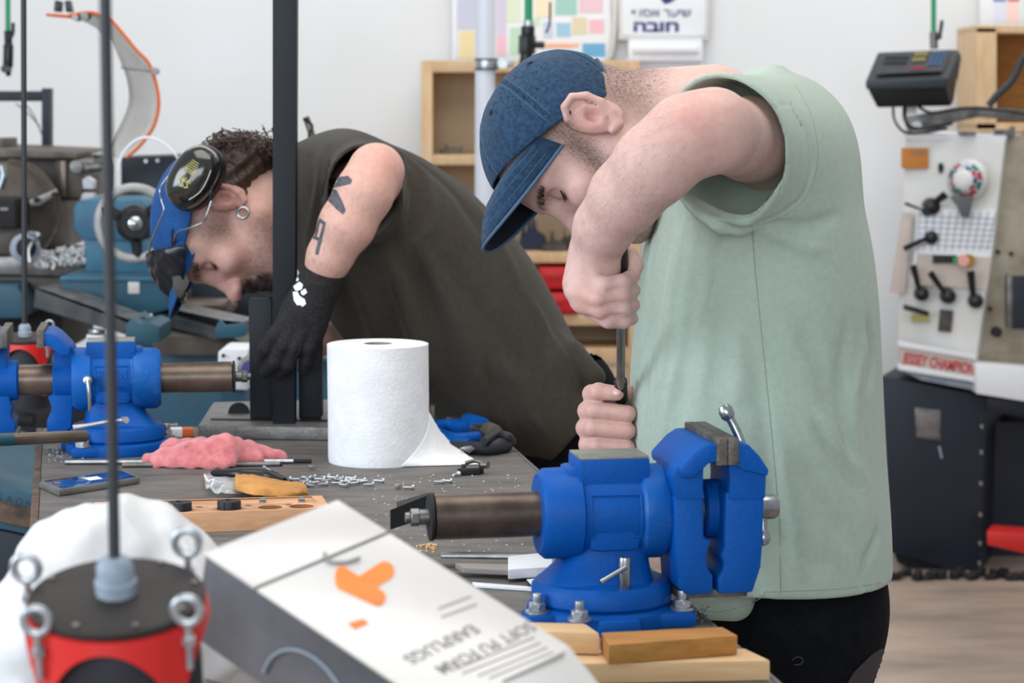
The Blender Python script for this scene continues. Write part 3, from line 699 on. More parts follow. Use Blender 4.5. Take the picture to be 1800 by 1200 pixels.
# cabinet
def floor_d(py): # distance of a floor point at picture row py
    b = -(py-600)/F; t = (0-CZ)/(-ST+b*CT); return t*(CT+b*ST)
dk = 7.55
cb = thing('lathe_cabinet', 'dark navy machine cabinet with small grey plate under the lathe', 'cabinet', P(1640, 990, dk+.3))
skew = (0.24, 0.7, 0)
obj('cabinet_body', pp([(1549,660),(1733,697),(1723,1016),(1566,972)], dk, skew, 0.006), M['navy2'], cb)
obj('front_recess', pp([(1733,740),(1900,748),(1900,1000),(1724,990)], dk+.25, (0.1,0.3,0)), M['navy2'], cb)
obj('top_rail', pp([(1730,697),(1900,715),(1900,748),(1730,722)], dk+.01, skew, 0.004), M['navy2'], cb)
obj('plinth', pp([(1572,974),(1720,1014),(1718,1030),(1578,990)], dk+.04, skew, 0.002), M['dark_gap'], cb)
for k, yy in enumerate((745,790,845,900,950,985)): obj('worn_spot', pp([(1724-k*.8,yy),(1729-k*.8,yy+3),(1727-k*.8,yy+9),(1723-k*.8,yy+6)], dk-.004, 0.004), M['grey_line'], cb)
lp = obj('rating_plate', pp([(1608,716),(1653,721),(1653,774),(1610,768)], dk-.012, 0.02, 0.001), M['steel_dull'], cb)
obj('engraved_line', merge(*[pp([(1613,724+k*7),(1648,728+k*7),(1648,730+k*7),(1613,726+k*7)], dk-.015, 0.003) for k in range(6)]), M['grey_text'], lp)
obj('scratch', pp([(1649,784),(1653,785),(1657,805),(1654,806)], dk-.004, 0.004), M['grey_plastic'], cb)
build('foot_pedal', 'red foot brake bar beside the navy cabinet', 'pedal', [('bar', pp([(1734,933),(1860,942),(1860,980),(1800,973),(1735,958)], 7.4, (0.04,0.12,0), 0.006), 'red')])
build('swarf_pile', 'dark swarf and dirt along the foot of the navy cabinet', 'debris', [('chips', merge(*[box((P(1566+k*6.5,980,7.5).x+random.uniform(-.01,.01), 7.42+random.uniform(-.04,.05), 0.012), (0.03,0.02,random.uniform(.01,.035)), Matrix.Rotation(random.random()*3,3,'Z'), 0.003,1) for k in range(38)]), 'dark_gap')])
for o in bpy.data.objects:
    if o.name.startswith('swarf_pile'): o['kind'] = 'stuff'
# ---------------------------------------------------------------- workbench
c0, c1, c2, c3 = T(76,752), T(852,746), T(1477,1300), T(48,1300)
def lerp(a, b, t): return a*(1-t)+b*t
wb = thing('workbench', 'long worn grey workbench carrying the vises, paper roll and tools', 'workbench', ((c0.x+c2.x)/2, (c0.y+c2.y)/2, 0))
def slab(q, z0, z1, b=0.0):
    bm = bmesh.new(); lo = [bm.verts.new((p.x,p.y,z0)) for p in q]; hi = [bm.verts.new((p.x,p.y,z1)) for p in q]
    bm.faces.new(lo); bm.faces.new(hi[::-1])
    for i in range(4): bm.faces.new((lo[i], hi[i], hi[(i+1)%4], lo[(i+1)%4]))
    bmesh.ops.recalc_face_normals(bm, faces=bm.faces); return bev(bm, b) if b else smooth(bm, 20)
obj('tabletop', slab([c0,c1,c2,c3], TABZ-0.035, TABZ, 0.0015), M['bench'], wb)
el = (c3-c0).normalized(); pe = Vector((el.y,-el.x,0)); pe = pe if pe.x < 0 else -pe
obj('edge_strip', slab([c0+pe*0.012, c0+pe*0.0005, c3+pe*0.0005, c3+pe*0.012], TABZ-0.05, TABZ+0.0005, 0.001), M['bench_edge'], wb)
er = (c2-c1).normalized(); pr = Vector((er.y,-er.x,0)); pr = pr if pr.x > 0 else -pr
obj('edge_strip', slab([c1+pr*0.0005, c1+pr*0.006, c2+pr*0.006, c2+pr*0.0005], TABZ-0.04, TABZ+0.0003, 0.0008), M['bench'], wb)
ctr = (c0+c1+c2+c3)/4
for q in (c0,c1,c2,c3):
    p = lerp(q, ctr, 0.12); obj('leg', box((p.x,p.y,(TABZ-0.035)/2), (0.07,0.07,TABZ-0.036), b=0.004), M['bench_leg'], wb)
m1, m2 = lerp(c0,c3,.5), lerp(c1,c2,.5)
obj('lower_shelf', slab([lerp(c0,ctr,.15),lerp(c1,ctr,.15),lerp(c2,ctr,.15),lerp(c3,ctr,.15)], 0.3, 0.33), M['bench_leg'], wb)
obj('scored_line', tube([T(90,836)+Vector((0,0,.0002)), T(330,834)+Vector((0,0,.0002)), T(560,828)+Vector((0,0,.0002))], 0.0011, n=5), M['bench_edge'], wb)
YAW = math.radians(10)
# ---------------------------------------------------------------- bench vises
VS = 1527.0
def vp(cx, cy): return ((680+cx/2.4-1057)/VS*1.01, (1088-(700+cy/2.4))/VS)
def vpoly(l): return [vp(*q) for q in l]
def make_vise(name, label, opening, loc, yaw, lettering=None, hang=False, sc=1.0, bar_angle=0):
    t = thing(name, label, 'vise', loc, (0,0,yaw)); t.scale = (sc,sc,sc)
    O = lambda n, bm, m, par=None, lab=None: obj(n, bm, M[m], par or t, lab, local=True)
    az = vp(0,475)[1]; X = Vector((1,0,0))
    # swivel base
    O('base_plate', merge(revolve([(0.086,0),(0.088,0.004),(0.086,0.017),(0.080,0.021)], (0.0,0,0)), box((0.072,-0.045,0.009),(0.05,0.045,0.018),b=0.006), box((-0.078,-0.035,0.009),(0.04,0.045,0.018),b=0.006), box((0.0,-0.083,0.009),(0.05,0.035,0.018),b=0.006), box((0.05,0.06,0.009),(0.05,0.045,0.018),b=0.006)), 'blue_paint')
    for bx, by in ((0.083,-0.050),(-0.083,-0.040),(-0.074+0.03,-0.088),(0.055,0.07)):
        nut = O('bolt', merge(cyl((bx,by,0.018),(bx,by,0.0205),0.0135,n=24), hexnut((bx,by,0.0205),(0,0,1),0.0105,0.009), cyl((bx,by,0.029),(bx,by,0.040),0.0055,n=14,b=0.001)), 'zinc')
    O('swivel_disc', revolve([(0.078,0.0215),(0.081,0.025),(0.081,0.041),(0.076,0.047),(0.05,0.049)], (0.0,0,0), n=48), 'blue_paint')
    # pedestal: flared web under the barrel
    ped = bmesh.new(); rings = []
    for k, (z, xl, xr, hw) in enumerate([(0.044,-0.075,0.058,0.055),(0.052,-0.066,0.056,0.048),(0.068,-0.050,0.053,0.040),(0.085,-0.035,0.051,0.036),(0.105,-0.025,0.050,0.036)]):
        n = 24; cx_ = (xl+xr)/2; a_ = (xr-xl)/2
        rings.append([ped.verts.new((cx_+a_*math.copysign(abs(math.cos(2*PI*i/n))**0.55, math.cos(2*PI*i/n)), hw*math.copysign(abs(math.sin(2*PI*i/n))**0.6, math.sin(2*PI*i/n)), z)) for i in range(n)])
    for a_, b_ in zip(rings, rings[1:]):
        for i in range(24): ped.faces.new((a_[i], a_[(i+1)%24], b_[(i+1)%24], b_[i]))
    bmesh.ops.recalc_face_normals(ped, faces=ped.faces)
    O('pedestal', smooth(ped, 50), 'blue_paint')
    # swivel lock
    lk = O('lock_bolt', merge(cyl((0.013,-0.064,0.047),(0.013,-0.064,0.083),0.0068,n=18,b=0.001)), 'steel')
    O('lock_lever', tube([(0.013,-0.071,0.073),(-0.01,-0.076,0.062),(-0.018,-0.078,0.058)],[0.003,0.003,0.0042],n=8), 'steel', lk)
    # barrel
    O('barrel', revolve([(0.046,-0.075),(0.052,-0.068),(0.053,-0.030),(0.049,-0.027),(0.049,0.0)], (0,0,az), X), 'blue_worn' if hang else 'blue_paint')
    O('barrel_middle', merge(revolve([(0.048,-0.028),(0.050,-0.020),(0.050,0.040),(0.048,0.045)], (0,0,az), X), box((0.006,0,az-0.012),(0.062,0.094,0.055),b=0.012)), 'blue_paint')
    O('front_ring', revolve([(0.049,0.038),(0.0545,0.043),(0.0545,0.066),(0.049,0.074)], (0,0,az), X), 'blue_worn')
    pnl = [(-0.022,-0.022),(0.036,-0.022),(0.036,0.026),(-0.022,0.026)]
    for sgn in (1,-1):
        fr_ = []
        for i in range(4):
            (u0,v0),(u1,v1) = pnl[i], pnl[(i+1)%4]
            pts = []
            for k in range(7):
                u = u0+(u1-u0)*k/6; v = v0+(v1-v0)*k/6; yy = math.sqrt(max(0.0505**2-v*v,0)); pts.append((u, -sgn*yy, az+v))
            fr_.append(tube(pts, 0.0013, n=6, per=1))
        O('raised_panel', merge(*fr_), 'blue_paint')
    if lettering:
        for s_, u, v, sz in ((lettering[0],0.017,0.006,0.019),(lettering[1],0.017,-0.015,0.011)):
            me = text_mesh(s_, sz, Matrix.Identity(4), 0.001, None, 1.0, 'CENTER', 0.0003)
            for q in me.vertices:
                x, y, z = q.co; hh = v+y; q.co = (-(x)+0.008, math.sqrt(max(0.051**2-hh*hh,0))+z, az+hh)
            obj('lettering', me, M['blue_paint'], t, None, local=True)
    # anvil
    O('anvil', merge(box((0.008,0,az+0.050),(0.082,0.066,0.032),b=0.003), box((0.002,0,az+0.040),(0.095,0.05,0.03),b=0.006)), 'blue_paint')
    O('anvil_face', box((0.008,0,az+0.0668),(0.080,0.064,0.003),b=0.001), 'anvil')
    # slide tube, end washer and nut
    O('slide_tube', revolve([(0.022,-0.196),(0.0262,-0.195),(0.0262,0.12+opening),(0.02,0.12+opening)], (0,0,az), X, 40), 'brown_steel')
    O('end_washer', revolve([(0.0225,-0.2015),(0.0275,-0.2005),(0.0275,-0.197),(0.0225,-0.1965)], (0,0,az), X, 40), 'dark_gap')
    O('screw_end', merge(cyl((-0.212,0,az),(-0.2,0,az),0.009,n=16), hexnut((-0.222,0,az),X,0.0105,0.010), cyl((-0.228,0,az),(-0.222,0,az),0.006,n=14,b=0.001)), 'steel_dull')
    # jaws
    hw = 0.072
    def jaw(poly, poly2, collar, nm, dx, mirror):
        sh_ = lambda pl: [(x+dx, z) for x, z in pl]
        up = merge(prism(sh_(head_r if mirror else head_l), XZ, -hw, hw, 0.004), prism(sh_([(x, min(z, vp(0,226)[1])) for x, z in poly]), XZ, -0.062, 0.026, 0.004)); lo = prism(sh_(poly2), XZ, -0.060, 0.024, 0.004)
        cl = revolve([(0.030,collar[0]+dx),(0.0345,collar[0]+0.003+dx),(0.0345,collar[1]-0.004+dx),(0.030,collar[1]+dx)], (0,0,az), X)
        return O(nm, merge(up, lo, cl), 'blue_paint')
    fj = [vp(1150,300),vp(1172,258),vp(1240,190),vp(1283,162),vp(1340,162),vp(1344,238),vp(1300,240),vp(1284,262),vp(1282,350),vp(1290,395),vp(1170,395)]
    fj2 = [vp(1165,380),vp(1286,380),vp(1290,560),vp(1322,570),vp(1300,640),vp(1308,690),vp(1330,720),vp(1330,798),vp(1225,800),vp(1180,770),vp(1165,560)]
    rj = [vp(1384,162),vp(1420,160),vp(1465,168),vp(1510,215),vp(1550,275),vp(1546,400),vp(1392,400),vp(1396,330),vp(1390,240),vp(1384,236)]
    rj2 = [vp(1380,370),vp(1546,370),vp(1543,560),vp(1535,690),vp(1500,800),vp(1352,800),vp(1348,735),vp(1372,700),vp(1376,670),vp(1362,640),vp(1378,600)]
    head_l = [vp(1172,262),vp(1240,190),vp(1283,162),vp(1340,162),vp(1344,238),vp(1298,240),vp(1284,256),vp(1230,300),vp(1180,300)]
    head_r = [vp(1384,162),vp(1420,160),vp(1465,168),vp(1510,215),vp(1550,275),vp(1546,300),vp(1440,270),vp(1390,240),vp(1384,236)]
    jaw(fj, fj2, (vp(1165,0)[0], vp(1290,0)[0]), 'fixed_jaw', 0, False)
    jaw(rj, rj2, (vp(1325,0)[0], vp(1545,0)[0]), 'sliding_jaw', opening, True)
    x0 = vp(1338,0)[0]; x1 = vp(1384,0)[0]; zt_ = vp(0,150)[1]
    for xa, dx in ((x0+0.003,0),(x1+0.0035,opening)):
        jp = O('jaw_plate', box((xa+dx, 0, zt_-0.012),(0.0125, 0.150, 0.030), b=0.001), 'jaw')
    for xa, dx in ((vp(1330,0)[0]-0.018,0),(vp(1410,0)[0],opening)): O('lower_jaw_plate', box((xa+dx,0,vp(0,805)[1]),(0.042,0.1,0.009),b=0.001), 'jaw')
    # spindle and handle bar
    sx_ = vp(1546,0)[0]+opening
    O('spindle', revolve([(0.0135,-0.01),(0.0145,0.0),(0.0145,0.028),(0.012,0.0325),(0.0,0.0325)], (sx_,0,az), X, 28), 'steel')
    hx = sx_+0.014; R3 = Matrix.Rotation(bar_angle, 4, 'X')
    hb = [Vector((-0.034,0.030,0.105)), Vector((-0.022,0.024,0.080)), Vector((-0.004,0.004,0.020)), Vector((0,-0.0,-0.000)), Vector((0.0,-0.006,-0.032))]
    if hang: hb = [Vector((0,0,0.055)),Vector((0,0,0)),Vector((0,0,-0.09))]
    pts = [Vector((hx,0,az)) + (R3 @ q) for q in hb]
    h = O('handle_bar', tube(pts, 0.0052, n=12), 'steel')
    for e, p_ in ((pts[0], pts[1]), (pts[-1], pts[-2])):
        dn = (e-p_).normalized(); O('handle_knob', revolve([(0.0055,-0.006),(0.0085,-0.002),(0.0088,0.006),(0.006,0.0115),(0,0.013)], e, dn, 18), 'steel', h)
    return t
vz = T(1057, 1086)
make_vise('bench_vise', 'near blue bench vise on the workbench with a brown steel slide tube pointing left', 0.0, vz, YAW)
lv = T(207, 792)
v2 = make_vise('bench_vise', 'far blue bench vise at the left bench corner with jaws standing open', 0.047, lv, YAW + math.radians(178), ('IRWIN','RECORD'), True, 1.0, math.radians(20))
# pivot lever on the swivel of the left vise seen in front
lvt = v2
def loc2(px, py, d): return P(px, py, d)
dlv = lv.y - 0.12
a_ = obj('side_pin', merge(cyl(P(154,668,dlv+.06), P(154,668,dlv), R_(8,dlv), n=16, b=0.001)), M['steel'], None); a_.parent = lvt
a_.matrix_world = a_.matrix_world
for o_ in (a_,):
    pass
def world_part(name, bm, m, par):
    o = obj(name, bm, M[m]); mw = Matrix.Translation(o.location); o.parent = par
    pm = Matrix.Translation(par.location) @ par.rotation_euler.to_matrix().to_4x4() @ Matrix.Diagonal((*par.scale,1))
    o.matrix_parent_inverse = pm.inverted(); return o
bpy.data.objects.remove(a_)
sp2 = world_part('side_pin', cyl(P(154,668,dlv+.06), P(154,668,dlv), R_(8,dlv), n=16, b=0.001), 'steel', lvt)
world_part('side_lever', tube([P(154,668,dlv-.003),P(157,695,dlv-.006),P(158,722,dlv-.003)],[.0045,.0035,.003],n=8), 'steel', lvt)
world_part('lock_lever', merge(tube([P(130,752,dlv),P(150,748,dlv),P(190,741,dlv),P(217,738,dlv)],[.007,.004,.0035,.003],n=8), cyl(P(216,738,dlv+.004),P(222,738,dlv-.004),.0058,n=12)), 'zinc', lvt)
world_part('bolt', merge(hexnut(T(146,803)+Vector((0,0,.018)),(0,0,1),.013,.011), cyl(T(146,803)+Vector((0,0,.029)),T(146,803)+Vector((0,0,.036)),.006,n=12)), 'zinc', lvt)
# steel angle offcut clipped behind the tube end of the near vise
q0 = 2.86
build('steel_angle', 'short black steel angle behind the tube end of the near vise', 'steel angle', [('leg_plate', hull([P(686,896,q0-.06),P(762,866,q0+.02),P(762,905,q0+.02),P(686,930,q0-.06),P(688,896,q0-.056),P(764,866,q0+.024),P(764,905,q0+.024),P(688,930,q0-.056)]), 'black_steel'),
    ('leg_plate', hull([P(697,882,q0),P(750,866,q0+.05),P(766,880,q0+.03),P(700,900,q0-.03),P(697,885,q0),P(750,869,q0+.05),P(766,884,q0+.03),P(700,904,q0-.03)]), 'black_steel')])
# ---------------------------------------------------------------- paper roll
rc = T(665, 823) + Vector((0,0.0835,0)); rc = Vector((P(665.5, 820, rc.y).x, rc.y, TABZ)); RR = R_(89.5, rc.y); RH = P(665, 604, rc.y).z - TABZ
pr_ = thing('paper_roll', 'large white roll of crepe paper standing on the workbench', 'paper roll', rc)
a0 = math.radians(-28)
def rollf(u, v):
    a = 2*PI*u; r = RR*(1+0.004*math.sin(5*a+v*4)) ; z = RH*v
    if v < 0.03: r *= 0.985
    return Vector((r*math.cos(a), r*math.sin(a), z))
obj('roll_side', grid_mesh(rollf, 96, 24, True), M['paper'], pr_, local=True)
obj('roll_top', revolve([(RR*0.998,RH-0.0005),(RR*0.97,RH+0.0008),(0.024,RH+0.0008),(0.0235,RH-0.002)], (0,0,0), (0,0,1), 72, cap=False), M['paper'], pr_, local=True)
obj('core', revolve([(0.0235,RH+0.0006),(0.0222,RH+0.0006),(0.0222,0.02),(0.0,0.019)], (0,0,0), (0,0,1), 36, cap=False), M['grey_line'], pr_, local=True)
obj('paper_layers', merge(*[tube([(rad*math.cos(k*PI/12), rad*math.sin(k*PI/12), RH+0.0009) for k in range(24)], 0.0005, n=4, per=2, closed=True) for rad in (0.035,0.047,0.058,0.069)]), M['white_frame'], pr_, local=True)
# loose end: leaves the roll at its right side and tapers to a torn point on the bench
V = []; Fc = []; nu, nv = 30, 14
tip = T(846, 817) + Vector((0,0,0.001)); tip2 = T(788, 787) + Vector((0,0,0.012))
for i in range(nu):
    u = i/(nu-1)
    for j in range(nv):
        v = j/(nv-1)
        a = math.radians(8) ; a_s = math.radians(-62)
        base = rc + Vector((RR*math.cos(a_s*(1-v)+a*v)*1.004, RR*math.sin(a_s*(1-v)+a*v)*1.004, 0.0015 + v*0.079))
        e = lerp(tip, tip2, v); e = e + Vector((random.uniform(-.002,.002), 0, 0))
        p = lerp(base, e, u); p.z = max(TABZ+0.0012, base.z*(1-u)**1.25 + e.z*(1-(1-u)**1.25)) ; p.z += 0.003*math.sin(u*3.1)*math.sin(v*9) * (1 if p.z > TABZ+0.006 else 0)
        V.append(p)
for i in range(nu-1):
    for j in range(nv-1):
        a = i*nv+j; Fc.append((a, a+1, a+nv+1, a+nv))
ls = obj('loose_end', mesh_from(V, Fc), M['paper'], pr_); md = ls.modifiers.new('t', 'SOLIDIFY'); md.thickness = 0.0006
# grey smudges on the roll
bm = bmesh.new()
# ---------------------------------------------------------------- clamps behind the roll
dC = T(830, 790).y
def tw(px, py, z): # a point at height z above bench seen at pixel
    return T(px, py, TABZ+z)
cl = build('screw_clamp', 'blue screw clamp with threaded rod lying behind the paper roll', 'clamp', [
    ('frame', merge(tube([tw(752,752,.012),tw(790,748,.012),tw(818,752,.012),tw(832,748,.02)],[.012,.013,.013,.015],n=10), tube([tw(765,760,.012),tw(800,771,.012),tw(840,768,.012)],.011,n=10)), 'blue_paint'),
    ('collar', merge(cyl(tw(822,742,.018),tw(848,750,.022),.017,n=16,b=.003)), 'blue_paint'),
    ('screw', cyl(tw(834,752,.018), tw(862,760,.02), .0095, n=18), 'brown_steel'),
    ('thread', merge(*[cyl(tw(836+k*4,752.6+k*1.2,.018), tw(838+k*4,753.2+k*1.2,.018), .0105, n=16) for k in range(6)]), 'old_cast'),
    ('pad', cyl(tw(858,757,.02), tw(869,762,.02), .016, n=20, b=.003), 'old_cast'),
    ('tommy_bar', tube([tw(786,737,.02),tw(800,738,.02),tw(820,743,.02)],.006,n=8), 'brown_steel')])
build('clamp_handle', 'black and blue tubular clamp arm lying at the right bench edge', 'clamp', [
    ('arm', tube([tw(784,785,.01),tw(820,787,.01),tw(860,788,.011),tw(889,780,.014)],[.009,.011,.013,.015],n=12), 'black_rubber'),
    ('grip_end', merge(tube([tw(850,775,.028),tw(872,764,.03),tw(892,768,.027),tw(899,776,.016)],[.007,.008,.009,.009],n=10)), 'black_rubber'),
    ('painted_arm', tube([tw(764,762,.014),tw(790,776,.013),tw(826,781,.012)],[.009,.010,.010],n=10), 'blue_paint')])
build('wood_offcut', 'small upright wood offcut just right of the paper roll', 'wood piece', [('block', pb(755,714,764,768,dC+0.04,0.03,0.001), 'brown_steel')])
build('small_bracket', 'small black metal fitting at the torn paper tip', 'fitting', [('body', merge(box(tw(824,828,.006),(0.035,.012,.010),Matrix.Rotation(.2,3,'Z'),.002), box(tw(815,824,.007),(.008,.02,.014),b=.002), box(tw(846,823,.008),(.008,.018,.016),b=.002)), 'dark_gap'),
    ('screw_head', cyl(tw(848,816,.016), tw(858,817,.016), .006, n=12), 'steel_dull'), ('clip', tube([tw(818,814,.016),tw(835,810,.02),tw(850,815,.016)],.0035,n=6), 'steel_dull')])
build('torn_paper', 'crumpled corner of paper beside the black clamp arm', 'paper', [('sheet', hull([tw(800,790,.002),tw(828,783,.02),tw(842,793,.004),tw(824,797,.002),tw(815,785,.018)]), 'paper')])
# ---------------------------------------------------------------- loose screws
def screw(px, py, ang, L=0.014, label='', group=None, m='zinc', r=0.0021):
    p = T(px, py); d = Vector((math.cos(ang), math.sin(ang), 0))
    t = thing('machine_screw', label, 'screw', p, group=group)
    h = r*1.95
    obj('shank', cyl(p+Vector((0,0,h))-d*L/2, p+Vector((0,0,h*0.8))+d*L/2, r, n=10), M[m], t)
    obj('head', cyl(p+Vector((0,0,h))+d*L/2, p+Vector((0,0,h))+d*(L/2+0.0035), h, n=12, b=0.0006), M[m], t)
    return t
sc_pts = [(520,846),(532,850),(545,843),(553,852),(560,846),(566,855),(575,848),(583,843),(590,853),(598,847),(607,850),(615,844),(622,853),(631,848),(538,843),(548,857),(570,842),(603,856),(618,848),(594,844),(526,853),(638,850)]
for i, (x, y) in enumerate(sc_pts): screw(x, y, random.uniform(-0.9, 0.9)+(PI if i%3 == 0 else 0), label='zinc screw in the loose heap between kraft paper and paper roll', group='heap of zinc screws')
solo = [(547,824,-1.1,'zinc screw lying alone left of the paper roll foot'),(646,856,.5,'zinc screw at the right tip of the heap below the roll'),(664,849,.1,'zinc screw under the middle of the paper roll'),(698,858,-1.2,'short pale screw right of the heap, left of a pair'),
        (716,861,.3,'short dark screw below the right side of the roll'),(770,851,.4,'paired screw on bare bench, left one of two touching'),(783,849,.0,'paired screw on bare bench, right one of two touching'),(801,838,1.0,'white zinc screw just below the black fitting')]
for x, y, a, lb in solo: screw(x, y, a, label=lb)
build('long_bolt', 'thin bright bolt leaning on the black tool by the kraft paper', 'bolt', [('shank', cyl(tw(468,824,.014), tw(487,835,.008), .0032, n=12), 'steel'), ('head', cyl(tw(464,822,.015), tw(468,824,.014), .0042, n=12), 'steel')])
# ---------------------------------------------------------------- pink cloth
def cloth(name, label, x0, x1, yb, wpx_top, hfun, matn, cat):
    pass
lo_ = T(242, 812); hi_ = T(508, 812)
fz = Field((lo_.x-0.02, lo_.y-0.09, TABZ-0.004), (hi_.x+0.02, lo_.y+0.13, TABZ+0.08), 0.0022)
def tp(px, py, z): return T(px, py, TABZ+z)
for a, b_, ra, rb in ((tp(262,806,.010),tp(330,800,.018),.011,.020),(tp(330,800,.018),tp(398,792,.024),.022,.026),(tp(398,792,.024),tp(440,795,.016),.024,.016),(tp(440,797,.014),tp(496,803,.008),.018,.010),
                     (tp(280,815,.005),tp(400,816,.006),.012,.012),(tp(300,790,.016),tp(390,784,.018),.018,.018),(tp(405,803,.012),tp(452,806,.010),.012,.012),(tp(300,819,.003),tp(380,819,.004),.007,.008)):
    fz.cap(a, b_, ra, rb, k=0.014)
for pts, am, wd in (([tp(290,818,.008),tp(330,802,.034),tp(385,780,.048)],-.005,.005),([tp(262,812,.01),tp(300,792,.034),tp(345,775,.040)],.003,.004),([tp(408,818,.006),tp(415,800,.026),tp(442,786,.034)],-.010,.005),([tp(402,783,.046),tp(406,800,.032),tp(402,816,.012)],-.008,.004),
                    ([tp(440,818,.004),tp(447,803,.022),tp(470,795,.022)],-.005,.004),([tp(325,820,.006),tp(360,804,.034),tp(402,790,.044)],.003,.004),([tp(470,818,.004),tp(478,803,.018),tp(462,792,.024)],-.004,.004)):
    fz.bump(pts, am*1.5, wd)
fz.op(fz.lo, fz.lo+fz.h*fz.n, lambda x,y,z: TABZ+0.0006-z + 0*x + 0*y, 0, 'i')
rg = fz.sl(fz.lo, fz.lo+fz.h*fz.n, 0); x_, y_, z_ = fz.xyz(rg)
fz.D[rg] += 0.0016*np.sin(x_*95+z_*60)*np.sin(y_*80+x_*30) + 0.0012*np.sin(x_*230+y_*150)
Vc, Qc = fz.mesh(1); tag(obj('cleaning_cloth', np_mesh(Vc, Qc), M['pink']), 'crumpled pink microfibre cloth beside the left vise', 'cloth')
# ---------------------------------------------------------------- rods, phone, plastic bag tool, kraft paper
for k, (a, b_, m, lb) in enumerate((((115,817),(516,815),'steel','long thin steel rod lying before the pink cloth, upper one'),((215,822),(492,820),'steel_dull','long grey steel rod lying before the pink cloth, lower one'))):
    p, q = T(*a)+Vector((0,0,.0045)), T(*b_)+Vector((0,0,.0045)); build('steel_rod', lb, 'rod', [('shaft', cyl(p, q, .004, n=14), m), ('threaded_end', cyl(q, q+(q-p).normalized()*.03*(1-k), .0035, n=12) if k == 0 else cyl(q, q+(q-p).normalized()*.004, .0036, n=12), 'dark_gap')])
ph = [T(68,858), T(218,838), T(247,850), T(104,873)]
def rslab(q, z0, z1, b):
    return slab(q, z0, z1, b)
pt = thing('smartphone', 'smartphone with blue screen lying at the left bench edge', 'phone', (sum((p for p in ph), Vector())/4).to_tuple())
obj('case', rslab(ph, TABZ+0.0003, TABZ+0.011, .004), M['phone_case'], pt)
cph = sum((p for p in ph), Vector())/4
inn = [lerp(p, cph, .09) for p in ph]; obj('screen', rslab(inn, TABZ+.010, TABZ+.0116, .0003), M['phone_glass'], pt)
obj('notification', slab([lerp(inn[0],inn[1],.45)*.7+lerp(inn[3],inn[2],.45)*.3, lerp(inn[0],inn[1],.62)*.7+lerp(inn[3],inn[2],.62)*.3, lerp(inn[0],inn[1],.62)*.35+lerp(inn[3],inn[2],.62)*.65, lerp(inn[0],inn[1],.45)*.35+lerp(inn[3],inn[2],.45)*.65], TABZ+.0114, TABZ+.0119), M['white_ink'], pt)
build('hand_tool', 'black handled tool half covered by kraft paper', 'tool', [('handle', tube([tw(375,832,.008),tw(420,833,.012),tw(470,836,.010),tw(500,846,.006)],[.006,.010,.010,.006],n=10), 'black_plastic'), ('blade', hull([tw(360,846,.004),tw(415,852,.004),tw(415,862,.002),tw(385,850,.001),tw(362,838,.008)]), 'zinc')])
zb = [(357,832),(372,835),(420,838),(440,862),(400,868),(378,866),(362,858)]
bm = bmesh.new(); top = [bm.verts.new(T(x, y, TABZ+.004+.012*abs(math.sin(i*1.9)))) for i, (x, y) in enumerate(zb)]; cc = bm.verts.new(T(395,848,TABZ+.018))
for i in range(len(top)): bm.faces.new((top[i], top[(i+1)%len(top)], cc))
bmesh.ops.subdivide_edges(bm, edges=bm.edges, cuts=3, use_grid_fill=True)
for v in bm.verts: v.co.z += random.uniform(-.0025,.0025)
zo = obj('zip_bag', smooth(bm, 180), M['clear']); tag(zo, 'crinkled clear plastic bag beside the kraft paper', 'bag'); zo.modifiers.new('s','SOLIDIFY').thickness = .0004
build('bag_seam_strip', 'folded white edge of clear bag left of the kraft paper', 'strip', [('strip', tube([tw(360,835,.012),tw(366,845,.014),tw(376,842,.014),tw(372,855,.01),tw(380,866,.004)], .0016, n=5), 'white_plastic')])
kp_ = [[(414,834,.018),(450,836,.018),(500,846,.012),(532,850,.010),(540,862,.004)],[(413,848,.026),(450,852,.030),(496,857,.026),(530,862,.020),(541,868,.008)],[(415,861,.016),(440,869,.020),(478,872,.018),(512,874,.014),(539,874,.004)]]
VK = []; 
for row in kp_: VK.append(spline([T(x, y, TABZ+z) for x, y, z in row], 6))
VV = []; 
for i in range(len(VK[0])):
    VV.append(spline([VK[0][i], VK[1][i], VK[2][i]], 6))
nk = len(VV[0]); Vq = [p + Vector((0,0,random.uniform(-.0008,.0012))) for r_ in VV for p in r_]
ko = obj('kraft_paper', mesh_from(Vq, [(i*nk+j,(i+1)*nk+j,(i+1)*nk+j+1,i*nk+j+1) for i in range(len(VV)-1) for j in range(nk-1)]), M['brown_paper']); tag(ko, 'creased piece of brown kraft paper on the wooden die tray', 'paper'); ko.modifiers.new('s','SOLIDIFY').thickness = .0012
build('match_box', 'small striped orange and white packet between left vise and pink cloth', 'packet', [('packet', box(T(306,771)+Vector((0,.03,.008)), (.06,.03,.014), Matrix.Rotation(YAW,3,'Z'), .001), 'orange_trim'), ('band', box(T(306,771)+Vector((0,.03,.008)), (.02,.031,.0146), Matrix.Rotation(YAW,3,'Z'), .001), 'white_ink')])
build('small_spanner', 'short steel spanner lying by the left vise base', 'spanner', [('shaft', tube([tw(268,748,.006),tw(285,749,.006),tw(312,748,.006)],[.007,.004,.005],n=8),'steel_dull')])
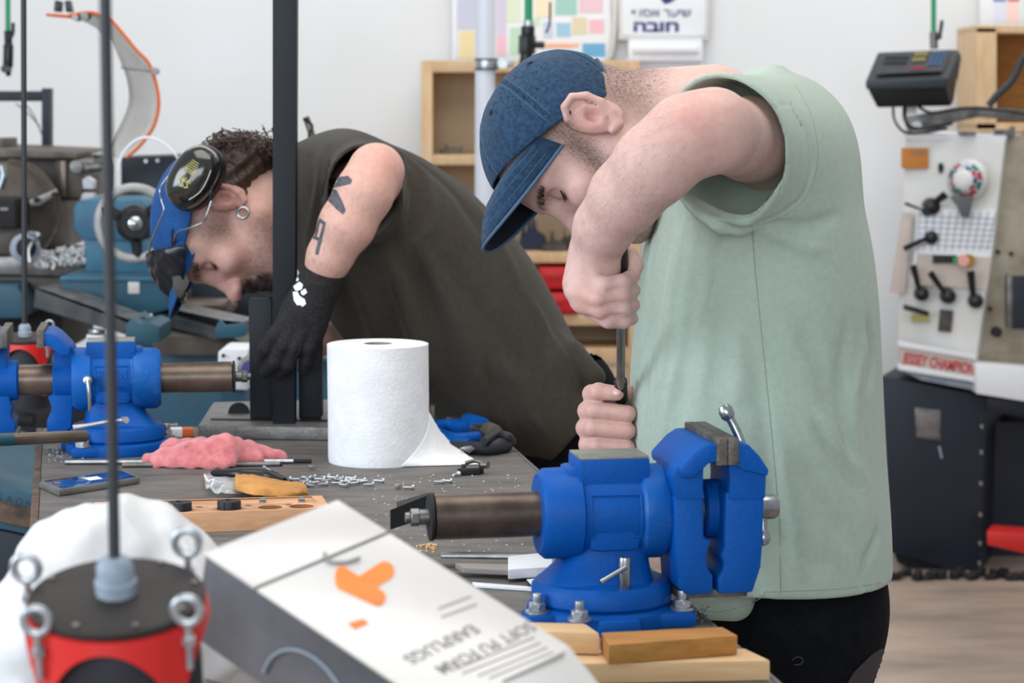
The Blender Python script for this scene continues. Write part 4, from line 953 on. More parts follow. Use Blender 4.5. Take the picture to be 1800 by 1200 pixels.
# ---------------------------------------------------------------- wooden die tray
trz = 0.030
A, B, C_, D_ = T(168,878,TABZ+trz), T(551,865,TABZ+trz), T(570,893,TABZ+trz), T(195,903,TABZ+trz)
tcen = (A+B+C_+D_)/4
tu = ((B-A)+(C_-D_)).normalized(); tv = Vector((-tu.y, tu.x, 0)); TL = 0.300; TWd = 0.066
tc_ = T(372, 886, TABZ+trz); 
TM = Matrix(((tu.x,tv.x,0,tc_.x),(tu.y,tv.y,0,tc_.y),(0,0,1,tc_.z),(0,0,0,1)))
tL = (T(571,884,TABZ+trz)-T(168,884,TABZ+trz)).length
tr = thing('die_tray', 'beech wooden tray with round bores holding black threading dies', 'tray', (tc_.x, tc_.y, TABZ))
hw_, hd_ = tL/2, 0.055
holes_x = [(-0.148),(-0.088),(-0.036)+0.002,0.022,0.078]
def t_local(px, py): 
    q = T(px, py, TABZ+trz)-Vector((tc_.x,tc_.y,TABZ+trz)); return (q.dot(tu), q.dot(tv))
spots = [(t_local(x, 890)[0], -.0335) for x in (228,315,402,475,531)]
rb = 0.0172
body = box((0,0,0), (2*hw_, 2*hd_, trz-0.001), b=0.0012)
bmesh.ops.transform(body, matrix=TM @ Matrix.Translation((0,0,-trz/2-.0005)), verts=body.verts)
bo = obj('tray_body', body, M['wood_tray'], tr)
cut = merge(*[cyl(TM @ Vector((u, v, -0.018)), TM @ Vector((u, v, 0.004)), rb, n=32) for u, v in spots], *[cyl(TM @ Vector((u+0.028, v+0.02, -0.012)), TM @ Vector((u+0.028, v+0.02, 0.004)), 0.005, n=16) for u, v in spots[:-1]])
g0 = t_local(190,872); g1 = t_local(545,866); gb = box((( g0[0]+g1[0])/2, hd_-0.012, 0), (g1[0]-g0[0], 0.014, 0.02)); bmesh.ops.transform(gb, matrix=TM, verts=gb.verts); cut = merge(cut, gb)
cutm = bpy.data.meshes.new('cut'); cut.to_mesh(cutm); cut.free(); cuto = bpy.data.objects.new('cut', cutm); COL.objects.link(cuto)
cutm.materials.append(M['wood_inside']); bo.data.materials.append(M['wood_inside'])
bpy.context.view_layer.update(); cuto.matrix_world = Matrix.Identity(4)
mdb = bo.modifiers.new('b','BOOLEAN'); mdb.object = cuto; mdb.operation = 'DIFFERENCE'; mdb.solver = 'EXACT'; mdb.material_mode = 'TRANSFER'
bpy.context.view_layer.update(); dg = bpy.context.evaluated_depsgraph_get(); nm = bpy.data.meshes.new_from_object(bo.evaluated_get(dg)); bo.modifiers.clear(); bo.data = nm
bpy.data.objects.remove(cuto)
dlab = ['leftmost black round threading die, half hidden by the hanging cord', 'middle black round threading die in the beech tray', 'right-hand black round threading die in the beech tray']
for (u, v), lb in zip(spots[:3], dlab):
    c = TM @ Vector((u, v, -0.0175)); t = thing('threading_die', lb, 'die', c, group='black dies in the wooden tray')
    prof = [(0.0157,0),(0.0165,0.001),(0.0165,0.0155),(0.0160,0.0158),(0.0160,0.0172),(0.0165,0.0175),(0.0165,0.0268),(0.0155,0.028),(0.006,0.028),(0.0052,0.026),(0.0052,0.012),(0,0.012)]
    obj('body', revolve(prof, c, (0,0,1), 40), M['black_rubber'], t)
    obj('slot', merge(box(c+Vector((0.0166*math.cos(-1.9),0.0166*math.sin(-1.9),0.021)), (0.002,0.0012,0.012), Matrix.Rotation(-1.9+PI/2,3,'Z')), box(c+Vector((0.0166*math.cos(-1.1),0.0166*math.sin(-1.1),0.021)), (0.002,0.0012,0.012), Matrix.Rotation(-1.1+PI/2,3,'Z'))), M['dark_gap'], t)
    obj('flute', merge(*[cyl(c+Vector((0.0095*math.cos(k*PI/2+.4),0.0095*math.sin(k*PI/2+.4),0.0275)), c+Vector((0.0095*math.cos(k*PI/2+.4),0.0095*math.sin(k*PI/2+.4),0.0283)), 0.0024, n=12) for k in range(4)]), M['dark_gap'], t)
for k, (x, y) in enumerate(((462,880),(530,879))):
    build('set_screw', ['grub screw in the tray top left of the last bore','grub screw in the tray top above the last bore'][k], 'screw', [('head', cyl(T(x,y,TABZ+trz), T(x,y,TABZ+trz+.002), .005, n=16), 'steel_dull'), ('slot', box(T(x,y,TABZ+trz+.0021), (.008,.001,.0008)), 'dark_gap')])
# ---------------------------------------------------------------- caliper
cal = build('caliper', 'white and grey sliding measuring tool lying left of the near vise base', 'caliper', [
    ('beam', slab([T(775,990),T(985,993),T(985,1001),T(775,998)], TABZ+.012, TABZ+.016,.0008), 'steel'),
    ('grey_scale', slab([T(800,1006),T(893,1008),T(893,1019),T(815,1015)], TABZ+.006, TABZ+.0125,.0008), 'grey_line'),
    ('slider', slab([T(893,1000),T(985,990),T(985,1018),T(893,1024)], TABZ+.004, TABZ+.017,.002), 'white_plastic'),
    ('jaw_arm', hull([T(925,1018,TABZ+.004),T(958,1014,TABZ+.004),T(965,1046,TABZ+.004),T(945,1040,TABZ+.004),T(925,1018,TABZ+.014),T(958,1014,TABZ+.014),T(965,1046,TABZ+.014),T(945,1040,TABZ+.014)], .001), 'white_plastic'),
    ('lower_edge', slab([T(830,1028),T(935,1036),T(935,1040),T(835,1033)], TABZ+.0005, TABZ+.004,.0005), 'white_plastic'),
    ('thumb_screw', merge(cyl(tw(972,986,.018),tw(984,985,.018),.0045,n=14,b=.001), cyl(tw(984,985,.018),tw(998,986,.018),.0028,n=12)), 'steel')])
# ---------------------------------------------------------------- timber blocks by the near vise
def block(label, pix, z0, h, m, nm='timber_block', grp=None, b=.002):
    q = [T(x, y, TABZ+z0+h) for x, y in pix]
    q = [Vector((p.x,p.y,0)) for p in q]
    o = obj(nm, slab(q, TABZ+z0, TABZ+z0+h, b), M[m]); tag(o, label, 'block', grp); return o
block('long pale pine plank with a knot, under the other blocks', [(930,1142),(1310,1139),(1354,1160),(900,1168)], 0.0006, .0215, 'wood', 'pine_plank')
block('pale rounded pine block left of the ochre block', [(905,1091),(1030,1094),(1056,1112),(890,1106)], 0.0226, .024, 'wood', b=.005)
block('ochre wooden block lying on the pine plank, right of the pale block', [(1056,1111),(1270,1101),(1297,1116),(1070,1133)], 0.0226, .0205, 'wood_dark', b=.002)
kn = T(1300,1175,TABZ+.012); 
# sawdust and filings
def crumbs(name, label, n, xr, yr, s, m, cat='sawdust'):
    bs = []
    for _ in range(n):
        x = random.uniform(*xr); y = random.uniform(*yr); p = T(x, y)
        q = s*random.uniform(.4,1.5); bs.append(box(p+Vector((0,0,q*.4)), (q*1.6,q,q*.7), Matrix.Rotation(random.random()*3,3,'Z')))
    o = obj(name, merge(*bs), M[m]); tag(o, label, cat, kind='stuff'); return o
crumbs('metal_filings', 'bright metal filings scattered on the bench right of the near vise', 160, (1195,1250), (1062,1098), .0016, 'steel', 'filings')
crumbs('metal_filings', 'grey filings scattered round the foot of the left vise', 150, (84,150), (786,812), .0016, 'zinc', 'filings')
crumbs('wood_dust', 'fine pale dust and crumbs over the bare middle of the bench', 240, (640,990), (835,975), .0012, 'white_frame')
crumbs('wood_shavings', 'small tan shavings near the tube end of the near vise', 26, (730,770), (958,972), .003, 'wood')
# ---------------------------------------------------------------- far left machines
def octa(x0, y0, x1, y1, d, t, c=8, b=0.0):
    return pp([(x0+c,y0),(x1-c,y0),(x1,y0+c),(x1,y1-c),(x1-c,y1),(x0+c,y1),(x0,y1-c),(x0,y0+c)], d, t, b)
def arc_pts(cx, cy, rx, ry, a0, a1, n, d):
    return [P(cx+rx*math.cos(a0+(a1-a0)*i/(n-1)), cy+ry*math.sin(a0+(a1-a0)*i/(n-1)), d) for i in range(n)]
dm = 6.6
ol = thing('old_lathe', 'old brown lathe with a large round faceplate at the far left', 'lathe', P(60, 500, dm+.3))
O = lambda n, bm, m, par=None: obj(n, bm, M[m], par or ol)
O('head_casting', pp([(-80,272),(140,275),(148,300),(146,352),(95,356),(95,445),(-80,450)], dm+.1, 0.5, 0.02), 'rust_cast')
O('top_rail', pp([(-80,258),(10,262),(136,268),(136,279),(-80,276)], dm, 0.6, 0.004), 'old_cast')
O('top_block', pb(-20,243,5,262,dm+.1,.2,.004), 'old_cast')
O('rust_column', pb(96,280,146,348,dm+.02,.15,.01), 'old_cast'); O('brown_strip', pb(106,282,116,346,dm,.03,.003), 'brown_steel')
O('faceplate', revolve([(R_(84,dm),0),(R_(88,dm),.008),(R_(88,dm),.03),(R_(84,dm),.035)], P(18,372,dm-.05), (0.28,-1,0), 56), 'rust_cast')
O('faceplate_rim', tube(arc_pts(18,372,86,90,-1.6,1.9,16,dm-.09), R_(2.2,dm), n=6), 'old_cast')
O('clamp_jaw', hull([P(50,352,dm-.18),P(100,330,dm-.18),P(103,340,dm-.18),P(70,362,dm-.18),P(52,364,dm-.18),P(50,352,dm-.08),P(100,330,dm-.08),P(103,340,dm-.08),P(52,364,dm-.08)], .006), 'steel_dull')
for x, y in ((63,352),(95,342)): O('jaw_bolt', pcyl(x,y,5,dm-.2,.04,12), 'dark_gap')
O('tool_holder', pp([(-60,348),(26,350),(28,400),(-60,402)], dm-.25, .2, .006), 'dark_gap'); O('holder_slot', pb(0,365,14,370,dm-.256,.01,.001), 'grey_line')
O('brown_block', pp([(-60,400),(36,398),(38,420),(22,448),(-60,450)], dm-.15, .25, .008), 'rust_cast')
O('steel_lever', tube([P(2,290,dm-.2),P(6,310,dm-.2),P(0,330,dm-.2)],.012,n=8), 'steel')
hwl = O('handwheel', merge(revolve([(R_(20,dm),0),(R_(25,dm),.01),(R_(25,dm),.035),(R_(20,dm),.04)], P(46,435,dm-.28), (0.1,-1,0), 36)), 'grey_plastic')
O('wheel_hub', revolve([(R_(17,dm),0),(R_(15,dm),.012),(R_(6,dm),.02),(0,.02)], P(46,435,dm-.325), (0.1,-1,0), 28), 'dark_gap', hwl)
O('crank', tube([P(52,410,dm-.36),P(68,414,dm-.38),P(58,425,dm-.36),P(50,440,dm-.37),P(52,462,dm-.38)], [R_(4,dm),R_(5,dm),R_(3,dm),R_(4,dm),R_(5,dm)], n=10), 'steel', hwl)
O('knuckle_joint', merge(pcyl(134,293,12,dm-.08,.1,20,.004), cyl(P(140,296,dm-.05),P(188,292,dm-.05),R_(11,dm),R_(8,dm),n=16), cyl(P(150,286,dm-.05),P(166,284,dm-.05),R_(8,dm),n=12)), 'steel_dull')
O('white_bracket', pp([(144,316),(152,310),(164,318),(164,332),(146,332)], dm, .05, .003), 'white_frame'); O('white_bracket', pp([(146,338),(164,340),(164,350),(140,352)], dm, .05, .003), 'white_frame')
O('bed', pp([(-80,452),(148,448),(150,468),(110,486),(-80,482)], dm-.2, .5, .008), 'steel_dull'); O('bed_front', pp([(-80,482),(112,486),(104,520),(-80,540)], dm-.15, .5, .006), 'old_cast')
O('apron', pp([(-80,500),(30,500),(45,525),(40,560),(-80,560)], dm-.3, .3, .01), 'teal_dark')
O('lower_stand', pp([(-80,535),(110,520),(110,620),(-80,640)], dm-.05, .5, .01), 'dark_gap')
cr = []
for _ in range(230):
    x = random.uniform(62,150); y = random.uniform(440,470)-(6 if x > 95 else 0); p = P(x, y, dm-.28+random.uniform(0,.1)); q = random.uniform(.002,.007)
    cr.append(box(p, (q*2.2,q,q*.6), Matrix.Rotation(random.random()*3,3,'Y')@Matrix.Rotation(random.random()*3,3,'X')))
so = obj('swarf', merge(*cr), M['white_frame']); tag(so, 'curly white plastic swarf heaped on the old lathe bed', 'swarf', kind='stuff')
# teal lathe
dt = 6.1
tl = thing('teal_lathe', 'teal blue lathe saddle with a large grey handwheel behind the earmuffed man', 'lathe', P(200, 740, dt+.3))
O = lambda n, bm, m, par=None: obj(n, bm, M[m], par or tl)
O('head_box', pp([(128,362),(142,351),(250,350),(262,362),(262,415),(240,425),(146,422),(128,404)], dt+.05, .3, .012), 'teal_light')
O('neck_column', pp([(145,418),(255,420),(268,470),(268,486),(150,480),(150,440)], dt+.06, .25, .006), 'teal_light')
O('base_box', pp([(105,488),(120,480),(292,480),(296,545),(262,552),(232,548),(170,545),(106,538)], dt+.0, .35, .006), 'teal')
O('base_box_top', pp([(105,486),(292,488),(292,494),(105,493)], dt-.015, .35, .003), 'teal_light')
O('white_tag', pb(225,495,245,516,dt-.004,.006,.001), 'white_card')
hwc = P(236,392,dt-.12); axw = Vector((0.22,-1,0.02))
rw = R_(61,dt)
hw_ = O('handwheel', merge(tube([hwc + frame_for(axw) @ Vector((rw*math.cos(k*PI/12), rw*math.sin(k*PI/12), 0)) for k in range(24)], R_(8,dt), n=10, per=2, closed=True)), 'wheel_grey')
O('wheel_spoke', merge(*[cyl(hwc, hwc+frame_for(axw)@Vector((rw*math.cos(a),rw*math.sin(a),0)), R_(13,dt), R_(8,dt), n=10) for a in (0.6,2.7,4.8)]), 'dark_gap', hw_)
O('wheel_hub', revolve([(R_(32,dt),-.03),(R_(31,dt),.02),(R_(24,dt),.035),(0,.035)], hwc, axw, 36), 'black_plastic', hw_)
O('hub_nut', revolve([(R_(12,dt),.034),(R_(12,dt),.045),(R_(5,dt),.05),(0,.05)], hwc, axw, 24), 'steel', hw_)
O('grip', cyl(hwc+frame_for(axw)@Vector((rw*.8,rw*.5,0)), hwc+frame_for(axw)@Vector((rw*.8,rw*.5,.09)), R_(5,dt), n=12, b=.002), 'steel', hw_)
def rail(poly, d0, d1, m): # slanted bar
    return hull([P(x, y, d0 if i in (0,3) else d1) for i, (x, y) in enumerate(poly)] + [P(x, y, d0 if i in (0,3) else d1)+Vector((0.02,.10,0)) for i, (x, y) in enumerate(poly)], .004)
O('slide_rail', rail([(62,508),(222,566),(218,588),(58,540)], 6.1, 5.6, ''), 'rail_iron'); O('rail_top', rail([(62,504),(220,560),(238,562),(90,505)], 6.1, 5.6, ''), 'steel_dull')
O('rail_end', pp([(220,572),(232,558),(245,570),(262,566),(280,574),(280,602),(220,604)], 5.58, .2, .004), 'teal'); 
O('slide_rail', rail([(268,545),(382,578),(380,600),(266,566)], 6.2, 5.75, ''), 'rail_iron'); O('rail_top', rail([(270,536),(390,562),(428,566),(300,536)], 6.2, 5.75, ''), 'steel_dull')
O('rail_end', pp([(378,576),(386,562),(396,572),(430,568),(430,592),(378,596)], 5.73, .2, .004), 'teal')
O('way_cover', pp([(268,592),(400,588),(432,606),(430,626),(268,624)], 5.9, .4, .004), 'rust_cast')
O('saddle_clutter', merge(pb(298,528,400,545,6.2,.1,.01), pcyl(404,541,8,6.15,.08,16), pb(296,512,330,530,6.25,.08,.006)), 'brown_steel')
O('rear_casting', pp([(285,484),(300,474),(484,474),(484,600),(285,600)], 6.45, .12, .008), 'navy'); O('chip_tray', pp([(232,598),(440,610),(620,640),(620,800),(225,800)], 6.0, .5, .01), 'teal_dark'); O('tray_lip', pp([(232,596),(440,608),(620,636),(620,644),(440,618),(232,606)], 5.97, .5, .003), 'teal')
O('tray_front', pp([(-80,690),(230,690),(230,900),(-80,900)], 6.05, .3, .01), 'dark_gap')
O('feed_screw', merge(cyl(P(0,735,5.9),P(60,738,5.9),R_(12,5.9),n=14), pcyl(45,705,14,5.85,.1,18)), 'dark_gap')
mcv = O('motor_cover', pp([(212,276),(306,273),(372,276),(372,420),(212,420)], 6.75, .25, .008), 'navy'); O('cover_screw', pcyl(256,283,3.5,6.74,.02,12), 'steel', mcv); O('cover_screw', pcyl(277,282,3.5,6.74,.02,12), 'steel', mcv)
build('round_cap', 'small white round cap on the teal lathe', 'cap', [('cap', cyl(P(171,604,5.7),P(171,588,5.7),R_(19,5.7),n=28,b=.003), 'white_plastic'), ('lid', cyl(P(171,586,5.7),P(171,579,5.7),R_(15,5.7),n=28,b=.002), 'steel')])
wm = build('motor_housing', 'pale enamel box with round socket left of the upright black tube', 'motor housing', [('housing', pp([(383,618),(392,613),(436,614),(436,686),(388,684),(382,678)], 5.2, .15, .008), 'white_frame'), ('socket_ring', merge(pcyl(436,648,20,5.12,.1,28,.004)), 'steel_dull'), ('socket', pcyl(438,648,14,5.08,.12,24,.003), 'blue_ink'), ('stand', box((P(412,650,5.27).x, 5.27, P(412,684,5.27).z/2), (.05,.05,P(412,684,5.27).z)), 'teal_dark'),
     ('bolt', pcyl(392,625,3,5.19,.02,10), 'dark_gap'), ('bolt', pcyl(420,630,3,5.19,.02,10), 'dark_gap'), ('bolt', pcyl(392,675,3,5.19,.02,10), 'dark_gap')])
# guard with orange trim
dg_ = 6.3
outer = [(122,27),(160,22),(192,34),(215,58),(238,86),(262,112),(275,150),(279,185),(271,220),(255,245),(240,262),(222,277)]
inner = [(128,30),(152,38),(176,52),(198,74),(212,104),(222,130),(228,158),(227,185),(217,212),(204,236),(188,262),(160,272)]
og = spline([P(x, y, dg_) for x, y in outer], 5); ig = spline([P(x, y, dg_+.28) for x, y in inner], 5)
gd = thing('splash_guard', 'curved clear splash guard with orange edge on the back wall side', 'guard', P(222,277,dg_))
n_ = len(og); gv = []
for i in range(n_):
    for j in range(5): gv.append(lerp(og[i], ig[i], j/4))
go = obj('curved_sheet', mesh_from(gv, [(i*5+j,(i+1)*5+j,(i+1)*5+j+1,i*5+j+1) for i in range(n_-1) for j in range(4)]), M['guard'], gd); go.modifiers.new('s','SOLIDIFY').thickness = .003
obj('orange_edge', tube([P(x, y, dg_) for x, y in outer], R_(3.0,dg_), n=8), M['orange_trim'], gd)
obj('inner_edge', tube([P(x, y, dg_+.28) for x, y in inner], R_(1.4,dg_), n=6), M['grey_line'], gd)
obj('support_rod', tube([P(213,118,dg_-.01),P(240,122,dg_-.01),P(276,124,dg_-.01)], R_(2.5,dg_), n=6), M['grey_line'], gd); obj('rod_joint', pcyl(272,125,6,dg_-.02,.03,14), M['steel_dull'], gd)
obj('orange_bar', pp([(80,23),(124,26),(124,32),(80,28)], dg_, .05, .003), M['orange_trim'], gd)
obj('pivot', merge(pcyl(132,31,6,dg_-.02,.05,12), pcyl(148,28,7,dg_-.02,.05,12)), M['steel_dull'], gd)
build('guard_bracket', 'two black clips above the orange bar of the guard', 'bracket', [('clip', pp([(96,0),(107,2),(106,21),(94,20)], dg_, .04, .003), 'black_plastic'), ('clip', pp([(113,2),(122,0),(126,21),(115,21)], dg_, .04, .003), 'black_plastic')])
build('white_tube', 'thin white curved tube between guard and ear defender', 'tube', [('tube', tube([P(207,300,6.0),P(216,270,6.0),P(240,246,6.0),P(270,243,6.0),P(300,262,6.0),P(320,290,6.0)], [R_(2.5,6),R_(2.5,6),R_(2,6),R_(1.5,6)], n=8), 'white_plastic')])
build('blue_steel_frame', 'dark blue square steel frame standing against the wall at top left', 'frame', [('rail', pp([(-80,160),(84,160),(84,178),(-80,178)], 7.2, .06, .002), 'navy_frame' if 'navy_frame' in M else 'navy'), ('post', pb(73,155,87,262,7.19,.06,.002), 'navy'), ('wire', merge(tube([P(44,182,7.15),P(60,205,7.15),P(75,240,7.15)],R_(1.2,7),n=5), tube([P(28,182,7.15),P(50,200,7.15),P(70,222,7.15)],R_(1.2,7),n=5)), 'rod')])
build('air_hose', 'green air hose with navy valve and black fitting at top left', 'hose', [('hose', cyl(P(12,-900,6.9),P(14,56,6.9),R_(4.5,6.9),n=12), 'green'), ('valve', merge(cyl(P(14,54,6.9),P(15,80,6.9),R_(7,6.9),n=12), tube([P(14,70,6.88),P(22,60,6.88),P(23,40,6.88)],R_(3.5,6.9),n=8)), 'navy'), ('fitting', merge(cyl(P(15,78,6.9),P(14,118,6.9),R_(9,6.9),n=12,b=.003), pcyl(8,121,7,6.86,.05,14), cyl(P(14,116,6.9),P(15,134,6.9),R_(7,6.9),R_(4,6.9),n=12)), 'black_plastic')])
# teal bench at lower left
tbn = build('teal_cabinet', 'teal metal cabinet with brown strip standing left of the workbench', 'cabinet', [('body', pp([(-200,795),(62,868),(60,1300),(-200,1300)], 4.6, .6, .006), 'teal_dark'), ('brown_strip', pp([(-200,835),(62,902),(62,930),(-200,875)], 4.57, .04, .003), 'bench_edge'), ('lower_panel', pp([(-200,890),(60,945),(60,1300),(-200,1300)], 4.58, .04, .003), 'navy')])
obj('lettering', text_mesh('G.A.G.M. DAG', R_(20,4.5), Matrix.Translation(P(-10,878,4.565)) @ Matrix(((1,0,0,0),(0,0,-1,0),(0,1,0,0),(0,0,0,1))) @ Matrix.Rotation(math.radians(-14),4,'Z'), .0006), M['black_text'], tbn)
build('steel_pipe', 'brown steel pipe with a teal end passing under the far vise', 'pipe', [('pipe', cyl(P(20,772,3.62),P(150,766,3.72),R_(11,3.65),n=20,b=.001), 'brown_steel'), ('teal_end', cyl(P(-60,775,3.56),P(20,772,3.62),R_(11.5,3.6),n=20), 'teal')])
# ---------------------------------------------------------------- square tubes on the base plate
pl = T(365,768); 
q = [T(372,712,TABZ+.028), T(600,712,TABZ+.028), T(600,772,TABZ+.0285), T(355,768,TABZ+.0285)]
bp_ = build('cast_base_plate', 'pitted grey cast base plate under the upright black tubes', 'base plate', [('plate', slab([T(375,728),T(620,722),T(600,775),T(348,771)], TABZ+.0006, TABZ+.024, .004), 'plate'), ('slot', cyl(T(420,726,TABZ+.0242),T(420,726,TABZ+.0248),.02,n=28), 'dark_gap'), ('groove', slab([T(372,759),T(610,762),T(610,765),T(370,762)], TABZ+.0242, TABZ+.0252), 'dark_gap')])
dq = T(499,768).y - 0.005
def pbz(x0, x1, ytop, ybot, d, t, zbot, b):  # upright section standing at height zbot
    a, c = P(x0,ytop,d), P(x1,ytop,d); return box(((a.x+c.x)/2, d+t/2, (zbot+a.z)/2), (c.x-a.x, t, a.z-zbot), b=b)
build('square_tube', 'tall upright black square steel tube in front of the face of the gloved man', 'steel tube', [('tube', hull([P(479,-200,dq),P(522,-200,dq),P(518,766,dq),P(479,766,dq),P(479,-200,dq)+Vector((0,.04,0)),P(522,-200,dq)+Vector((0,.04,0)),P(518,766,dq)+Vector((0,.04,0)),P(479,766,dq)+Vector((0,.04,0))],.0018), 'black_steel')])
zb_ = TABZ+.025
build('steel_channel', 'short black steel section left of the tall tube', 'steel section', [('section', pbz(437,477,526,744,dq+.045,.05,zb_+.004,.002), 'black_steel'), ('open_top', pbz(440,474,523,530,dq+.05,.04,P(440,530,dq+.05).z,.001), 'navy'), ('foot', pbz(440,474,730,740,dq+.05,.04,zb_,.001), 'dark_gap')])
build('steel_channel', 'short black steel section right of the tall tube, beside the paper roll', 'steel section', [('section', pbz(524,564,600,744,dq+.045,.05,zb_+.004,.002), 'black_steel'), ('foot', pbz(527,561,730,740,dq+.05,.04,zb_,.001), 'dark_gap')])
build('drill_bit', 'grey twisted drill bit pointing up behind the olive shirt', 'drill bit', [('stand_post', cyl((P(556,262,5.4).x,5.42,0.0),(P(556,262,5.4).x,5.42,P(556,268,5.42).z),.008,n=10), 'dark_gap'), ('bit', tube([P(553,262,5.4),P(549,240,5.4),P(541,215,5.4),P(537,206,5.4)], R_(6,5.4), n=8), 'steel_dull'), ('flute', tube([P(559,262,5.4),P(543,240,5.38),P(549,222,5.4),P(535,208,5.38)], R_(2.5,5.4), n=6), 'dark_gap')])
# ---------------------------------------------------------------- foreground: pendants, bag, earplug box
def pendant(name, label, cx, cy, rpx, d, tilt, rodtop, rodr, body=True, group=None):
    c = P(cx, cy, d); R = R_(rpx, d); k = R/0.0665
    t = thing(name, label, 'pendant socket', c - Vector((0,0,0.16*k)), group=group)
    up = (Matrix.Rotation(tilt, 3, 'X') @ Vector((0,0,1))); fr = frame_for(up)
    # make frame: X right
    ex = Vector((1,0,0)); ey = up.cross(ex).normalized(); L_ = lambda x, y, z: c + ex*x*k + ey*y*k + up*z*k
    O2 = lambda n, bm, m, par=None: obj(n, bm, M[m], par or t)
    O2('cap', revolve([(0.0665*k,-0.006*k),(0.0675*k,-.002*k),(0.0665*k,0),(0.060*k,0.0015*k),(0.0,0.002*k)], c, up, 56), 'disc')
    for a in (0.3,1.1,1.9,2.7,3.6,4.35,5.1,5.8): O2('cap_screw', cyl(L_(.060*math.cos(a),.060*math.sin(a),0.0005), L_(.060*math.cos(a),.060*math.sin(a),.003), .0028*k, n=12), 'steel_dull')
    O2('cord_gland', merge(revolve([(.016*k,0),(.0165*k,.012*k),(.0145*k,.014*k),(.0145*k,.024*k),(.011*k,.030*k),(.006*k,.032*k)], c, up, 10)), 'grey_plastic')
    gt = L_(0,0,.030)
    O2('cord', tube([gt, lerp(gt, rodtop, .3), lerp(gt, rodtop, .7), rodtop], rodr, n=14), 'rod')
    # red housing: four legs with arched openings
    n = 96; rin, rout = .0655, .069
    V = []; Fc = []
    for i in range(n+1):
        a = 2*PI*i/n; ph_ = ((a + PI/4) % (PI/2))/(PI/2)          # 0..1 inside each quadrant
        arch = math.sin(PI*ph_)**0.55
        zb2 = -.006 - .075*(1-arch) - 0.010
        if abs(ph_) < .06 or abs(ph_-1) < .06: zb2 = -.13
        for r, z in ((rin,-.0065),(rout,-.0065),(rout+.002,zb2),(rin+.001,zb2)): V.append(L_(r*math.cos(a), r*math.sin(a), z))
    for i in range(n):
        for q_ in range(4): Fc.append((i*4+q_, (i+1)*4+q_, (i+1)*4+(q_+1)%4, i*4+(q_+1)%4))
    bmr = bmesh.new(); vs = [bmr.verts.new(v) for v in V]; [bmr.faces.new([vs[i] for i in f]) for f in Fc]; bmesh.ops.remove_doubles(bmr, verts=bmr.verts, dist=1e-6); bmesh.ops.recalc_face_normals(bmr, faces=bmr.faces)
    O2('red_housing', smooth(bmr, 50), 'red')
    O2('inner_body', revolve([(.062*k,0),(.062*k,.12*k),(.05*k,.155*k),(0,.155*k)][::1], L_(0,0,-.0065)-up*.156*k, up, 40), 'black_rubber')
    for a, zo_ in ((math.radians(50),0.0), (math.radians(166),-.004), (math.radians(226),-.014), (math.radians(-36),-.010)):
        x, y = .0735*math.cos(a), .0735*math.sin(a)
        nm = O2('eye_bolt', merge(tube([L_(x + .0095*math.cos(q_*PI/6), y, .018+zo_+.0105*math.sin(q_*PI/6)) for q_ in range(12)], .0034*k, n=8, per=3, closed=True), cyl(L_(x,y,.008+zo_), L_(x,y,-.03+zo_), .0030*k, n=12), cyl(L_(x,y,-.004+zo_), L_(x,y,-.010+zo_), .0055*k, n=6)), 'zinc')
    return t
pendant('pendant_socket', 'large red and black pendant socket hanging in the blurred foreground', 205, 1045, 156, 1.72, math.radians(14), P(170,-900,1.70), R_(10.5,1.72))
pendant('pendant_socket', 'small red and black pendant socket hanging beyond the open jaws of the far vise', 44, 592, 50, 4.7, math.radians(5), P(39,-900,4.7), R_(5,4.7))
# white film bag
fb = Field(tuple(P(-60,1200,1.9)-Vector((.02,.05,.1))), tuple(P(480,870,2.3)+Vector((.02,.25,.04))), 0.006)
def g(px, py, d): return P(px, py, d)
for a, b_, ra, rb in ((g(160,1000,2.15),g(230,960,2.2),.045,.035),(g(90,1090,2.1),g(150,980,2.15),.06,.045),(g(60,1150,2.1),g(40,1230,2.1),.045,.06),(g(230,960,2.2),g(300,1010,2.2),.033,.04),(g(300,1010,2.2),g(330,1120,2.15),.03,.05),(g(160,1100,2.2),g(260,1100,2.2),.09,.09)):
    fb.cap(a, b_, ra, rb, k=.04)
rg = fb.sl(fb.lo, fb.lo+fb.h*fb.n, 0); x_, y_, z_ = fb.xyz(rg)
fb.D[rg] += .004*np.sin(x_*60+z_*45)+.0035*np.sin(x_*95-z_*70+y_*40)*np.sin(z_*60+x_*30)+.0015*np.sin(x_*210+z_*160)
fb.op(fb.lo, fb.lo+fb.h*fb.n, lambda x,y,z: TABZ+0.001-z + 0*x + 0*y, 0, 'i')
Vb, Qb = largest(*fb.mesh(1)); tag(obj('plastic_bag', np_mesh(Vb, Qb), M['bag']), 'crumpled milky white plastic bag behind the large pendant socket', 'bag')
# earplug box
A_ = P(595,880,1.98); u_ = (P(1003,1137,1.83) - A_).normalized()
best = min((abs((P(360,973,dd_)-A_).dot(u_)), dd_) for dd_ in np.linspace(1.6,2.1,1001)); B_ = P(360,973,best[1])
v_ = (B_-A_); BW = v_.length; v_ = v_.normalized(); v_ = (v_ - u_*v_.dot(u_)).normalized(); n_ = u_.cross(v_); n_ = n_ if n_.z > 0 else -n_
BT = .13; fd_ = None
BM = Matrix((( u_.x, v_.x, n_.x, A_.x),(u_.y, v_.y, n_.y, A_.y),(u_.z, v_.z, n_.z, A_.z),(0,0,0,1)))
def inv_box(px, py):  # a picture point on the box top -> (u, v)
    o = Vector((0,0,CZ)); d_ = (P(px, py, 2.0)-o); t_ = (A_-o).dot(n_)/d_.dot(n_); q_ = o+d_*t_-A_; return q_.dot(u_), q_.dot(v_)
fold = inv_box(570,955)[0]
BL = inv_box(1003,1138)[0]
